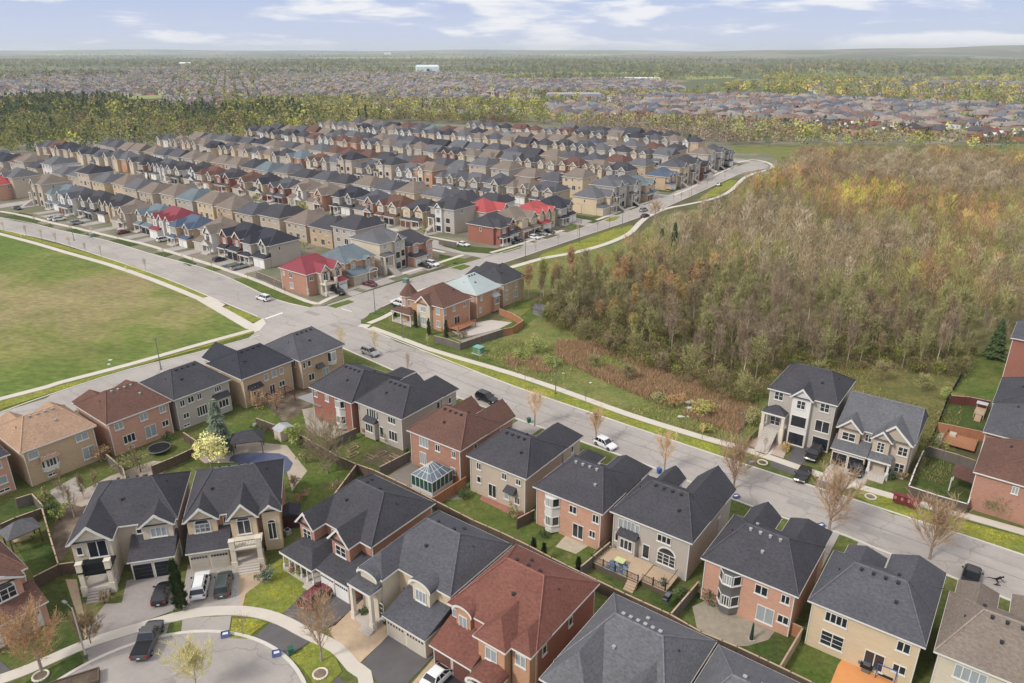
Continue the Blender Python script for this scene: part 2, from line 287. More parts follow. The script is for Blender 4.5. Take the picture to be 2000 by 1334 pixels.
def house(label,cx,cy,rot,S,group=None,name='house',detail=2,cat='house'):
    """S: W,D eave size, E eave height, dm main roof depth, rise, rx, roof, wall, wings, lows, wins..."""
    W,D,E=S['W'],S['D'],S.get('E',6.2); dm=S.get('dm',D); rise=S.get('rise',3.1); rx=S.get('rx',3.2)
    roofm=ROOF[S['roof']]; wallm_=WALL[S['wall']]; fw=WALL[S.get('fwall',S['wall'])]
    root=empty(name,(cx,cy,0),R(rot),label,cat,group)
    yb=D/2; ym=yb-dm
    wl=MB(); rf=MB(); ea=MB(); fa=MB()
    wl.box(-W/2+OH,W/2-OH,ym+OH,yb-OH,0,E-0.1)
    hip(rf,-W/2,W/2,ym,yb,E,rise,rx,dm/2,dm/2); fascia(ea,-W/2,W/2,ym,yb,E)
    if detail>1:                   # pale ridge and hip caps
        pass
    for g_ in S.get('wings',[]):
        xc,hw,wf,r_,kind=g_[:5]; z0=g_[5] if len(g_)>5 else 0; yf=yb-wf
        f=fa if kind!='hip' or S.get('fwall') else wl
        f.box(xc-hw+OH,xc+hw-OH,yf+OH,ym+OH+0.5,z0,E-0.1)
        back=ym+min(dm/2,r_/rise*dm/2)
        if kind=='hip':
            hip(rf,xc-hw,xc+hw,yf,back+hw*0.0,E,r_,hw,hw*1.0,0.0) if True else None
            fascia(ea,xc-hw,xc+hw,yf,ym+0.3,E-0.006)
        elif kind=='gable':
            p=lambda x,y,z:(x,y,z)
            A=[(xc-hw,yf,E),(xc+hw,yf,E),(xc,yf,E+r_)]; B=[(xc-hw,back,E),(xc+hw,back,E),(xc,back,E+r_)]
            rf.poly([A[0],A[2],B[2],B[0]]); rf.poly([A[2],A[1],B[1],B[2]]); rf.poly([B[1],B[0],B[2]]); rf.poly([A[1],A[0],B[0],B[1]])
            # pediment wall and white rake boards
            yw=yf+OH-0.03; s=(hw-OH)/hw
            fa.poly([(xc-(hw-OH),yw,E-0.15),(xc+(hw-OH),yw,E-0.15),(xc,yw,E+r_*s-0.1)])
            yy=yf-0.04
            for sg in (-1,1):
                q=[(xc+sg*hw*1.04,yy,E-0.2),(xc+sg*hw*0.86,yy,E-0.2),(xc,yy,E+r_-0.36),(xc,yy,E+r_+0.03)]
                if sg<0: q=q[::-1]
                q2=[(a,b+0.12,c) for a,b,c in q]; ea.poly(q); ea.poly(q2[::-1])
                for i in range(4): j=(i+1)%4; ea.poly([q[j],q[i],q2[i],q2[j]])
            fascia(ea,xc-hw,xc-hw+0.3,yf+0.12,ym+0.3,E-0.006); fascia(ea,xc+hw-0.3,xc+hw,yf+0.12,ym+0.3,E-0.006)
            ea.poly([(xc-hw,yf,E-0.02),(xc+hw,yf,E-0.02),(xc+hw,yf+OH+0.1,E-0.02),(xc-hw,yf+OH+0.1,E-0.02)][::-1])
        elif kind=='arch':          # eyebrow shaped front with curved roof
            n=10; A=[];B=[];Cc=[]
            for i in range(n+1):
                t=math.pi*i/n; x=xc-math.cos(t)*hw; z=E-0.05+math.sin(t)*r_
                A.append((x,yf,z)); B.append((x,min(ym,yf+0.6)+1.7 if yf<ym-0.8 else ym+1.8,z)); Cc.append((x,yf+OH*0.6,z-0.15))
            for i in range(n):
                rf.poly([A[i],A[i+1],B[i+1],B[i]])
                lo=lambda q:(q[0]*1+ (xc-q[0])*0.08,q[1]-0.04,q[2]-0.25)
                hi=lambda q:(q[0],q[1]-0.04,q[2]+0.05)
                ea.poly([lo(A[i]),lo(A[i+1]),hi(A[i+1]),hi(A[i])]); ea.poly([hi(A[i]),hi(A[i+1]),A[i+1],A[i]])
            f.poly([(xc-hw+OH,yf+OH*0.6,E-0.2)]+Cc[1:-1]+[(xc+hw-OH,yf+OH*0.6,E-0.2)])
            f.box(xc-hw+OH,xc+hw-OH,yf+OH*0.6+0.01,yf+OH+0.02,z0,E-0.15)
    roof=rf.build('roof',roofm,root); wall=wl.build('wall',wallm_,root); ea.build('eaves_trim',TRIM,root)
    if fa.v: fa.build('front_wall',fw,root)
    # low roofs, porches, garages
    for lw in S.get('lows',[]):
        k=lw['k']; x0,x1=lw['x']; yf=yb-lw['f']; yw=yb-lw.get('b',dm)+OH; h=lw.get('h',3.0)
        if k=='garage':            # garage block with a shed roof
            gm=MB(); gm.box(x0+0.25,x1-0.25,yf+0.35,yw+0.2,0,h-0.12); gm.build('garage_wall',fw,root)
            r=MB(); zt=h+lw.get('rise',1.1); r.hexa([(x0,yf,h),(x1,yf,h),(x1,yw+0.05,h),(x0,yw+0.05,h),(x0,yf,h+0.02),(x1,yf,h+0.02),(x1,yw+0.05,zt),(x0,yw+0.05,zt)]); r.build('garage_roof',roofm,root)
            t=MB(); t.box(x0-0.02,x1+0.02,yf-0.04,yf+0.2,h-0.18,h-0.004); t.box(x0-0.02,x0+0.1,yf+0.2,yw,h-0.18,h-0.004); t.box(x1-0.1,x1+0.02,yf+0.2,yw,h-0.18,h-0.004); t.build('garage_fascia',TRIM,root)
            nd=lw.get('n',2); ww=(x1-x0-0.5)/nd; dw=min(2.6,ww-0.35); dm_={'white':WHITEDOOR,'black':DARKDOOR,'brown':BROWNDOOR,'greige':GREIGEDOOR}[lw.get('c','white')]
            for i in range(nd):
                xc=x0+0.25+ww*(i+0.5); g=MB(); yy=yf+0.35
                g.box(xc-dw/2-0.1,xc+dw/2+0.1,yy-0.03,yy-0.002,0.0,2.45,1)
                for j in range(4): g.box(xc-dw/2,xc+dw/2,yy-0.06,yy-0.03,0.02+j*0.56,0.02+j*0.56+0.53,0)
                if lw.get('w',True):
                    for j in range(6):
                        u=xc-dw/2+dw*(j+0.5)/6; g.box(u-0.14,u+0.14,yy-0.075,yy-0.06,1.85,2.12,2)
                g.build('garage_door',[dm_,TRIM if lw.get('c')!='greige' else STONE,GLASS],root)
        elif k=='porch':           # roof on columns, with floor, door and steps
            fl=lw.get('fl',0.8); r=MB()
            st=lw.get('style','shed')
            if st=='shed':
                zt=h+lw.get('rise',0.9); r.hexa([(x0,yf,h),(x1,yf,h),(x1,yw+0.05,h),(x0,yw+0.05,h),(x0,yf,h+0.02),(x1,yf,h+0.02),(x1,yw+0.05,zt),(x0,yw+0.05,zt)]); r.build('porch_roof',roofm,root)
            elif st=='hip':
                hip(r,x0,x1,yf,yw+1.2,h,lw.get('rise',1.0),min(1.6,(x1-x0)/2),1.6,0.0); r.build('porch_roof',roofm,root)
            elif st=='gable':
                xc=(x0+x1)/2; hw=(x1-x0)/2; rr=lw.get('rise',1.4)
                A=[(x0,yf,h),(x1,yf,h),(xc,yf,h+rr)]; B=[(x0,yw+0.4,h),(x1,yw+0.4,h),(xc,yw+0.4,h+rr)]
                r.poly([A[0],A[2],B[2],B[0]]); r.poly([A[2],A[1],B[1],B[2]]); r.poly([A[1],A[0],B[0],B[1]]); r.build('porch_roof',roofm,root)
                t=MB(); t.poly([(x0+0.15,yf+0.1,h),(x1-0.15,yf+0.1,h),(xc,yf+0.1,h+rr-0.12)]); t.build('pediment',fw,root)
                t=MB()
                for sg in(-1,1):
                    q=[(xc+sg*hw*1.05,yf-0.04,h-0.12),(xc+sg*hw*0.85,yf-0.04,h-0.12),(xc,yf-0.04,h+rr-0.28),(xc,yf-0.04,h+rr+0.04)]
                    if sg<0:q=q[::-1]
                    t.poly(q)
                t.build('rake_board',TRIM,root)
            elif st=='balcony':     # flat slab with parapet piers and dark railing
                r.box(x0,x1,yf,yw,h,h+0.25); r.build('balcony_slab',DARK if lw.get('dk') else STONE,root)
                if lw.get('dk'): q_=MB(); q_.box(x0+0.65,x1-0.65,yf+0.2,yf+0.24,h-0.5,h+1.1); q_.build('balcony_panel',DARK,root)
                for xx in (x0+0.3,x1-0.3):
                    p_=MB(); p_.box(xx-0.32,xx+0.32,yf-0.02,yf+0.62,h+0.25,h+1.35); p_.box(xx-0.38,xx+0.38,yf-0.08,yf+0.68,h+1.35,h+1.45); p_.build('balcony_pier',STONE,root)
                p_=MB(); p_.box(x0+0.62,x1-0.62,yf+0.25,yf+0.31,h+1.1,h+1.16)
                for i in range(int((x1-x0-1.2)/0.18)): p_.box(x0+0.68+i*0.18,x0+0.71+i*0.18,yf+0.26,yf+0.3,h+0.25,h+1.1)
                p_.build('railing',DARK,root)
            elif st=='tarch':
                n=10; xc=(x0+x1)/2; hw=(x1-x0)/2; t=MB()
                for i in range(n):
                    a,b=math.pi*i/n,math.pi*(i+1)/n; f_=lambda q,y,o=0:(xc-math.cos(q)*(hw+o),y,h+math.sin(q)*(hw*0.55+o))
                    r.poly([f_(a,yf),f_(b,yf),f_(b,yw+0.3),f_(a,yw+0.3)]); t.poly([f_(a,yf-0.03,-0.28),f_(b,yf-0.03,-0.28),f_(b,yf-0.03,0.04),f_(a,yf-0.03,0.04)])
                r.build('porch_roof',roofm,root); t.build('rake_board',TRIM,root)
            if st!='balcony':
                t=MB(); t.box(x0-0.02,x1+0.02,yf-0.03,yf+0.2,h-0.3,h-0.004); t.box(x0,x0+0.15,yf+0.2,yw,h-0.25,h-0.004); t.box(x1-0.15,x1,yf+0.2,yw,h-0.25,h-0.004); t.build('porch_beam',TRIM,root)
            cw=lw.get('cw',0.2); cm=TRIM if lw.get('cm','white')=='white' else STONE
            for i in range(lw.get('nc',2)):
                xx=x0+0.3+(x1-x0-0.6)*i/max(1,lw.get('nc',2)-1); c_=MB(); c_.box(xx-cw/2,xx+cw/2,yf+0.25-cw/2+0.1,yf+0.25+cw/2+0.1,0.0,h-0.3 if st!='balcony' else h); c_.box(xx-cw/2-0.08,xx+cw/2+0.08,yf+0.27-cw/2,yf+0.43+cw/2,0,fl+0.45); c_.build('column',cm,root)
            s=MB(); s.box(x0+0.15,x1-0.15,yf+0.1,yw,0,fl); s.build('porch_floor',CONC,root)
            sx0,sx1=lw.get('sx',(x0+0.5,x1-0.5)); ns=max(1,int(fl/0.17)); s=MB()
            for i in range(ns): s.box(sx0,sx1,yf+0.1-0.32*(i+1),yf+0.098,0,fl-0.17*(i+1)+0.001 if i<ns-1 else 0.13)
            s.build('steps',PAVER if lw.get('dk') else CONC,root)
            window(root,((sx0+sx1)/2,yw-0.02,fl+1.1),(1,0),(0,-1),1.7,2.2,'french','front_door')
    # windows
    yfr={'F':ym+OH,'B':yb-OH}
    for wdef in S.get('wins',[]):
        f,u,zc,w,h,st=wdef[:6]
        if f=='B': window(root,(-u,yb-OH,zc),(-1,0),(0,1),w,h,st)
        elif f=='F':
            y=ym+OH
            for g_ in S.get('wings',[]):
                if abs(u-g_[0])<g_[1]-OH: y=min(y,yb-g_[2]+(OH*0.6 if g_[4]=='arch' else OH))
            if len(wdef)>6: y=wdef[6]
            window(root,(u,y,zc),(1,0),(0,-1),w,h,st)
        elif f=='L': window(root,(-W/2+OH,u,zc),(0,-1),(-1,0),w,h,st)
        elif f=='R': window(root,(W/2-OH,u,zc),(0,1),(1,0),w,h,st)
    for (u,z0,z1,w,dp,c) in S.get('bays',[]):     # bay windows on the rear wall (u measured left of centre seen from behind)
        y=yb-OH; b=MB(); m_={'w':TRIM,'g':METAL,'b':wallm_}[c]; x=-u
        q=[(x-w/2,y),(x-w/2+dp*0.8,y+dp),(x+w/2-dp*0.8,y+dp),(x+w/2,y)]
        b.prism([q[3],q[2],q[1],q[0]],z0,z1,0); bo=b.build('bay',m_,root)
        floors=[(z0+0.75,2.0)] if z1-z0<3.6 else [(z0+1.1,1.45),(z0+4.1,1.35)]
        for zz,hh in floors:
            zc=zz+hh/2
            for i in range(3):
                a,bb=q[i],q[i+1]; L_=math.dist(a,bb); du=((a[0]-bb[0])/L_,(a[1]-bb[1])/L_); n=(-du[1],du[0])
                n=(n[0],n[1]) if n[1]*1>0 or (i!=1 and n[0]*(a[0]+bb[0]-2*x)>0) else (-n[0],-n[1])
                window(bo,((a[0]+bb[0])/2,(a[1]+bb[1])/2,zc),du,n,L_-0.12,hh,'one' if i!=1 else 'cthree' if zz>3 else 'three')
    for (u,w,z,c) in S.get('awn',[]):            # little roofs over patio doors / kitchens
        y=yb-OH; b=MB(); x=-u; b.hexa([(x-w/2,y,z),(x+w/2,y,z),(x+w/2,y+1.0,z),(x-w/2,y+1.0,z),(x-w/2+0.1,y,z+0.75),(x+w/2-0.1,y,z+0.75),(x+w/2,y+1.0,z+0.1),(x-w/2,y+1.0,z+0.1)]); b.build('awning_roof',roofm,root)
        if c=='bump': b=MB(); b.box(x-w/2+0.2,x+w/2-0.2,y,y+0.75,0.3,z-0.002); bo=b.build('kitchen_bump_out',wallm_,root); window(bo,(x,y+0.75,z-1.15),(-1,0),(0,1),w*0.62,1.5,'three')
    if detail>1:
        vm=VENTL if S.get('vent')=='pale' else VENT
        n=S.get('nv',4)
        for i in range(n):
            zz=E+rise*(0.90 if i<n-2 else 0.55); sl_=1-(zz-E)/rise
            x=(-1+2*(i+0.5)/max(1,n-2))*(W/2-rx)*0.95 if i<n-2 else rnd.uniform(-W/4,W/4); y=yb-dm/2*(1-sl_) if i<n-1 else ym+dm/2*(1-sl_)
            v=MB(); v.box(x-0.14,x+0.14,y-0.14,y+0.14,zz-0.15,zz+0.2); v.box(x-0.18,x+0.18,y-0.18,y+0.18,zz+0.2,zz+0.24); v.build('roof_vent',vm,root)
        pp=MB(); x=W/2-rx*0.55; zz=E+rise*0.5; pp.tube((x,yb-dm*0.45,zz-0.3),(x,yb-dm*0.45,zz+0.45),0.06,0.06,6); pp.build('vent_pipe',VENT,root)
        for sx,yy in ((-W/2+OH+0.05,yb-OH+0.05),(W/2-OH-0.05,yb-OH+0.05),(W/2-OH+0.05,ym+OH+0.1),(-W/2+OH-0.05,ym+OH+0.1)):
            d=MB(); d.box(sx-0.05,sx+0.05,yy-0.05,yy+0.05,0.1,E-0.21); d.build('downspout',TRIM,root)
        if rx>0.1:                 # ridge cap strip
            c=MB(); zt=E+rise; c.hexa([(-W/2+rx,ym+dm/2-0.16,zt-0.06),(W/2-rx,ym+dm/2-0.16,zt-0.06),(W/2-rx,ym+dm/2+0.16,zt-0.06),(-W/2+rx,ym+dm/2+0.16,zt-0.06),
               (-W/2+rx,ym+dm/2-0.03,zt+0.04),(W/2-rx,ym+dm/2-0.03,zt+0.04),(W/2-rx,ym+dm/2+0.03,zt+0.04),(-W/2+rx,ym+dm/2+0.03,zt+0.04)])
            for sx in(-1,1):
                for sy in(-1,1):
                    a=(sx*(W/2-rx),ym+dm/2,zt+0.03); b=(sx*W/2,yb if sy>0 else ym,E+0.03)
                    c.tube(a,b,0.09,0.09,4,cap=False)
            if roofm.name not in CAPM:
                cm_=roofm.copy(); cm_.name=roofm.name+'_cap'; CAPM[roofm.name]=cm_
                for nd in cm_.node_tree.nodes:
                    if nd.type=='RGB': nd.outputs[0].default_value=tuple(min(1,q_*1.35) for q_ in nd.outputs[0].default_value[:3])+(1,)
            c.build('ridge_cap',CAPM[roofm.name],roof)
    return root
# ------------------------------------------------------------------ ground, roads
U=(0.798,-0.602); NN=(0.602,0.798); O0=(-48.0,178.0)
def ST(s,t): return (O0[0]-U[0]*s+NN[0]*t, O0[1]-U[1]*s+NN[1]*t)   # s leftwards along the wide road, t away from it
def sheet(name,pts,z,m,th=0.0,kind='structure'):
    mb=MB()
    a=sum(pts[i][0]*pts[(i+1)%len(pts)][1]-pts[(i+1)%len(pts)][0]*pts[i][1] for i in range(len(pts)))
    if a<0: pts=pts[::-1]
    if th>0: mb.prism(pts,z-th,z,0)
    else: mb.poly([(x,y,z) for x,y in pts])
    o=mb.build(name,m); o['kind']=kind; return o
def smooth(pts,n=3):
    out=[]
    for i in range(len(pts)-1):
        p0=pts[max(0,i-1)];p1=pts[i];p2=pts[i+1];p3=pts[min(len(pts)-1,i+2)]
        for k in range(n):
            t=k/n; out.append(tuple(0.5*((2*p1[j])+(-p0[j]+p2[j])*t+(2*p0[j]-5*p1[j]+4*p2[j]-p3[j])*t*t+(-p0[j]+3*p1[j]-3*p2[j]+p3[j])*t**3) for j in (0,1)))
    out.append(pts[-1]); return out
def offset(pts,d):
    out=[]
    for i,p in enumerate(pts):
        a=pts[max(0,i-1)];b=pts[min(len(pts)-1,i+1)];dx,dy=b[0]-a[0],b[1]-a[1];l=math.hypot(dx,dy) or 1
        out.append((p[0]-dy/l*d,p[1]+dx/l*d))
    return out
def ribbon(name,pts,w,z,m,th=0.0,d=0.0,sm=True,kind='structure'):
    if sm and len(pts)>2: pts=smooth(pts)
    A=offset(pts,d+w/2);B=offset(pts,d-w/2); mb=MB()
    for i in range(len(pts)-1):
        q=[A[i],B[i],B[i+1],A[i+1]]
        mb.poly([(x,y,z) for x,y in q])
        if th>0:
            mb.poly([(A[i][0],A[i][1],z-th),(A[i][0],A[i][1],z),(A[i+1][0],A[i+1][1],z),(A[i+1][0],A[i+1][1],z-th)])
            mb.poly([(B[i][0],B[i][1],z),(B[i][0],B[i][1],z-th),(B[i+1][0],B[i+1][1],z-th),(B[i+1][0],B[i+1][1],z)])
    o=mb.build(name,m); o['kind']=kind; return o
ASPH2=mat('patched_asphalt',lin((152,145,139)),0.95,scale=0.8,var=0.12)
# earth: one sheet to the horizon, fields and woods by large cells far away
m,t,b=newmat('far_country'); b.inputs['Roughness'].default_value=1.0; b.inputs['Specular IOR Level'].default_value=0.05
tcn=t.nodes.new('ShaderNodeTexCoord'); vo=t.nodes.new('ShaderNodeTexVoronoi'); vo.inputs['Scale'].default_value=1/420.; vo.distance='CHEBYCHEV'
mpn=t.nodes.new('ShaderNodeMapping'); mpn.inputs['Rotation'].default_value=(0,0,0.65); t.links.new(tcn.outputs['Object'],mpn.inputs[0]); t.links.new(mpn.outputs[0],vo.inputs[0])
rp=t.nodes.new('ShaderNodeValToRGB'); rp.color_ramp.interpolation='CONSTANT'
cols=[(98,106,68),(126,120,90),(88,98,64),(112,120,76),(134,128,100),(92,102,62),(106,102,78)]
for i,c in enumerate(cols):
    e=rp.color_ramp.elements[i] if i<2 else rp.color_ramp.elements.new(i/7.); e.position=i/7.; e.color=lin(c)
sp=t.nodes.new('ShaderNodeSeparateColor'); t.links.new(vo.outputs['Color'],sp.inputs[0]); t.links.new(sp.outputs[0],rp.inputs[0])
nz2=t.nodes.new('ShaderNodeTexNoise'); nz2.inputs['Scale'].default_value=0.12; nz2.inputs['Detail'].default_value=8; t.links.new(tcn.outputs['Object'],nz2.inputs[0])
geo=t.nodes.new('ShaderNodeNewGeometry'); ln=t.nodes.new('ShaderNodeVectorMath'); ln.operation='LENGTH'; t.links.new(geo.outputs['Position'],ln.inputs[0])
mr=t.nodes.new('ShaderNodeMapRange'); mr.inputs[1].default_value=700; mr.inputs[2].default_value=1100; t.links.new(ln.outputs['Value'],mr.inputs[0])
mix=t.nodes.new('ShaderNodeMixRGB'); t.links.new(mr.outputs[0],mix.inputs[0]); mix.inputs[1].default_value=lin((98,96,62)); t.links.new(rp.outputs[0],mix.inputs[2])
sc=t.nodes.new('ShaderNodeVectorMath'); sc.operation='SCALE'; t.links.new(mix.outputs[0],sc.inputs[0])
t.links.new(mth('MULTIPLY_ADD',nz2.outputs['Fac'],1.1,0.45,tree=t),sc.inputs['Scale']); t.links.new(sc.outputs[0],b.inputs['Base Color'])
COUNTRY=m
sheet('ground',[(-16000,-300),(16000,-300),(16000,16000),(-16000,16000)],-0.03,COUNTRY)
# neighbourhood soil and grass under the yards
YARD=grass('yard_grass',(88,100,48),(100,104,58),bare=(118,106,78))
sheet('yard_ground',[(-140,20),(140,20),(140,60),(20,128),(-48,178),(-60,165),(-110,118)],-0.015,YARD)
LOTG=mat('lot_ground',lin((112,112,80)),0.95,scale=0.5,var=0.2,detail=7,scale2=0.07,var2=0.2,c2=lin((128,120,100)))
sheet('subdivision_ground',[ST(2,-2),ST(400,-2),ST(640,500),ST(-120,520),ST(-8,260),ST(2,150)],-0.015,LOTG)
# open field on the left
FIELD=None
m,t,b=newmat('patchy_field_grass'); b.inputs['Roughness'].default_value=1; b.inputs['Specular IOR Level'].default_value=0.1
tcn=t.nodes.new('ShaderNodeTexCoord')
def NZ(s,d=6,st=(1,1,1),dist=0.0,loc=(0,0,0)):
    a=t.nodes.new('ShaderNodeTexNoise'); a.inputs['Scale'].default_value=s; a.inputs['Detail'].default_value=d; a.inputs['Roughness'].default_value=0.6; a.inputs['Distortion'].default_value=dist
    q=t.nodes.new('ShaderNodeMapping'); q.inputs['Scale'].default_value=st; q.inputs['Location'].default_value=loc; q.inputs['Rotation'].default_value=(0,0,0.7)
    t.links.new(tcn.outputs['Object'],q.inputs[0]); t.links.new(q.outputs[0],a.inputs[0]); return a.outputs['Fac']
def ramp(f,els):
    r=t.nodes.new('ShaderNodeValToRGB'); t.links.new(f,r.inputs[0])
    for i,(p,c) in enumerate(els):
        e=r.color_ramp.elements[i] if i<2 else r.color_ramp.elements.new(p); e.position=p; e.color=lin(c,1)
    return r.outputs[0]
# dry centre: distance from the middle of the field
gx=t.nodes.new('ShaderNodeVectorMath'); gx.operation='DISTANCE'; t.links.new(tcn.outputs['Object'],gx.inputs[0]); gx.inputs[1].default_value=(-118,186,0)
dd=mth('DIVIDE',gx.outputs['Value'],50.0,tree=t)
fac=mth('ADD',mth('MULTIPLY',dd,0.55,tree=t),mth('MULTIPLY',mth('SUBTRACT',NZ(0.045,7,dist=0.6),0.5,tree=t),1.5,tree=t),tree=t)
c1=ramp(fac,[(0.10,(140,130,92)),(0.34,(124,124,74)),(0.50,(108,118,62)),(0.74,(98,114,56))])
fine=mth('MULTIPLY',mth('MULTIPLY_ADD',NZ(0.7,9,(0.7,1.3,1)),1.5,0.25,tree=t),mth('MULTIPLY_ADD',NZ(0.09,6,(0.7,1.3,1)),0.8,0.6,tree=t),tree=t)
sc=t.nodes.new('ShaderNodeVectorMath'); sc.operation='SCALE'; t.links.new(c1,sc.inputs[0]); t.links.new(fine,sc.inputs['Scale']); t.links.new(sc.outputs[0],b.inputs['Base Color'])
FIELD=m
fpx=[(0,455),(125,490),(250,527),(400,586),(500,640),(250,712),(0,780)]
fa_=GP([(500,640),(0,780)]); 
sheet('field',[G(500,640),G(400,586),G(250,527),G(125,490),G(0,455),(-330,360),(-300,60),(-150,70),G(0,780),G(250,712)],0.0,FIELD)
# wide road (one straight carriageway, bending a little at the right), with kerbs
farE=[(-423,449),(-303,359)]+GP([(0,425),(60,436),(120,451),(207,470),(300,498),(390,522),(453,546),(534,584),(605,602)])+GP([(705,638),(850,695),(1000,754),(1186,818),(1387,886),(1686,983),(1813,1025),(2000,1086)])+[(95,56),(140,20)]
nearE=[(-410,430),(-290,340)]+GP([(0,448),(75,464),(135,480),(300,535),(406,578),(453,597),(505,619)])+GP([(645,668),(700,693),(900,778),(1250,903),(1500,1001),(1617,1033),(1739,1082),(1845,1121)])+[(87,47),(131,12)]
def quadstrip(name,A,B,z,m):
    A=smooth(A,2);B=smooth(B,2)
    def res(P,n):
        L=[0]
        for i in range(1,len(P)): L.append(L[-1]+math.dist(P[i-1],P[i]))
        out=[];j=0
        for k in range(n):
            d=L[-1]*k/(n-1)
            while j<len(P)-2 and L[j+1]<d: j+=1
            f=(d-L[j])/max(1e-6,L[j+1]-L[j]); out.append((P[j][0]+(P[j+1][0]-P[j][0])*f,P[j][1]+(P[j+1][1]-P[j][1])*f))
        return out
    A=res(A,90);B=res(B,90);mb=MB()
    for i in range(89): mb.poly([(B[i][0],B[i][1],z),(B[i+1][0],B[i+1][1],z),(A[i+1][0],A[i+1][1],z),(A[i][0],A[i][1],z)])
    o=mb.build(name,m);o['kind']='structure';return o
quadstrip('road',farE,nearE,0.03,ASPH)
# boulevard street to the upper right, ending in the far bend
nsL=[(-52,172)]+GP([(640,597),(700,577),(820,540),(920,512),(1000,488),(1100,458),(1250,405),(1330,372),(1400,345),(1440,326),(1470,318),(1500,322)])
nsR=[(-40,168)]+GP([(708,624),(745,600),(810,572),(930,530),(1010,505),(1110,471),(1262,420),(1345,385),(1415,353),(1450,338),(1480,332),(1502,328)])
quadstrip('road',nsL,nsR,0.034,ASPH)
# street on the left going down
swA=[(-54,170)]+GP([(560,640),(508,655),(380,690),(250,722),(100,770),(0,806)])+[(-150,68)]
swB=[(-46,160)]+GP([(640,668),(600,690),(520,708),(400,726),(280,752),(150,800),(30,850)])+[(-135,55)]
quadstrip('road',swA,swB,0.038,ASPH)
sheet('road',GP([(612,600),(640,597),(705,625),(705,638),(700,650),(716,668),(645,668),(560,690),(500,690),(440,700),(500,648),(518,632),(503,620),(560,590)]),0.042,ASPH)
# cul-de-sac
cc=(-35.0,49.7)
sheet('road',[(cc[0]+15.3*math.cos(a*math.pi/24),cc[1]+15.3*math.sin(a*math.pi/24)) for a in range(48)],0.03,ASPH)
ring=[(cc[0]+15.45*math.cos(a*math.pi/32),cc[1]+15.45*math.sin(a*math.pi/32)) for a in range(-4,40)]
ribbon('kerb',ring,0.42,0.11,KERB,0.12,sm=False)
# kerbs
ribbon('kerb',farE[2:11],0.32,0.12,KERB,0.12,d=0.1); ribbon('kerb',farE[11:],0.32,0.12,KERB,0.12,d=0.1); ribbon('kerb',nearE[2:9],0.32,0.12,KERB,0.12,d=-0.1); ribbon('kerb',nearE[9:],0.32,0.12,KERB,0.12,d=-0.1)
ribbon('kerb',nsL[1:-1],0.3,0.12,KERB,0.12,d=0.1); ribbon('kerb',nsR[2:],0.3,0.12,KERB,0.12,d=-0.1)
ribbon('kerb',swA[2:7],0.3,0.12,KERB,0.12,d=0.1)
# sidewalks
SW=lambda pts,w=1.6,z=0.1,ext=None: ribbon('sidewalk',GP(pts)+(ext or []),w,z,SIDEW,0.12)
ribbon('sidewalk',[(-330,350)]+GP([(0,457),(125,492),(250,529),(400,588),(497,640)]),1.8,0.1,SIDEW,0.12)
ribbon('sidewalk',GP([(500,643),(380,676),(250,713),(120,747),(0,780)])+[(-150,78)],1.7,0.1,SIDEW,0.12)
SW([(725,640),(790,664),(850,686),(1000,730),(1106,766),(1228,810),(1366,853),(1462,880),(1609,930),(1750,972),(2000,1040)],1.6,ext=[(100,62)])
SW([(720,632),(745,622),(768,610)],1.6); SW([(715,634),(708,640)],2.6)
SW([(0,413),(50,422),(96,434),(150,446),(234,466),(300,482),(471,537),(560,573),(615,593),(640,585),(700,560),(830,522),(905,498)],1.5)
SW([(958,494),(1000,482),(1060,462),(1100,450)],1.5); SW([(1165,430),(1220,410),(1290,387)],1.5); SW([(1315,382),(1350,367),(1395,343),(1440,322)],1.5)
SW([(765,590),(830,566),(880,553),(930,540),(1000,522),(1060,505),(1120,494),(1180,478),(1228,457),(1248,437),(1262,425)],2.2)
SW([(1262,425),(1300,408),(1350,398),(1400,386),(1430,370),(1450,350),(1470,340),(1508,328),(1500,318),(1470,312),(1440,318)],2.0)
SW([(1040,0+466),(1010,482)],0.5) if False else None
SW([(0,1328),(60,1306),(165,1260),(265,1228),(368,1200),(450,1193),(505,1198),(550,1212),(600,1238),(655,1265),(690,1302),(715,1334)],1.55,ext=[(-16,50)])
SW([(1505,865),(1500,885),(1480,880)],1.2)
# boulevards (grass between road and walk) and special lawns, drawn from the photograph's outlines
BV=lambda pts,m=BLVD,z=0.085,n='boulevard_grass': sheet(n,GP(pts),z,m,0.1)
BV([(0,447),(125,481),(262,520),(330,548),(408,578),(385,586),(250,525),(125,487),(0,452)])
BV([(432,601),(448,598),(512,624),(490,632)])
BV([(505,648),(480,654),(380,684),(250,720),(0,800),(0,785),(250,717),(380,681),(500,645)])
BV([(728,642),(742,636),(835,676),(818,683),(775,668)],LAWN); BV([(832,689),(845,682),(1000,736),(1106,772),(1228,817),(1366,860),(1470,892),(1420,892),(1387,884),(1186,816),(1000,753),(900,716)],BLVD)
BV([(1664,966),(1675,952),(1730,970),(1813,1000),(2000,1050),(2000,1083),(1813,1023),(1739,1003)],BLVD)
BV([(713,625),(722,612),(750,604),(766,606),(745,617),(725,627)],LAWN); BV([(735,630),(770,612),(800,620),(905,670),(940,690),(1000,723),(900,692),(850,680)],LAWN)
BV([(450,545),(480,542),(530,560),(612,596),(605,601),(560,592),(500,568)],LAWN); BV([(640,598),(680,586),(692,590),(655,602)],LAWN)
for a in ([(398,524),(412,517),(435,526),(416,530)],): BV(a,LAWN)
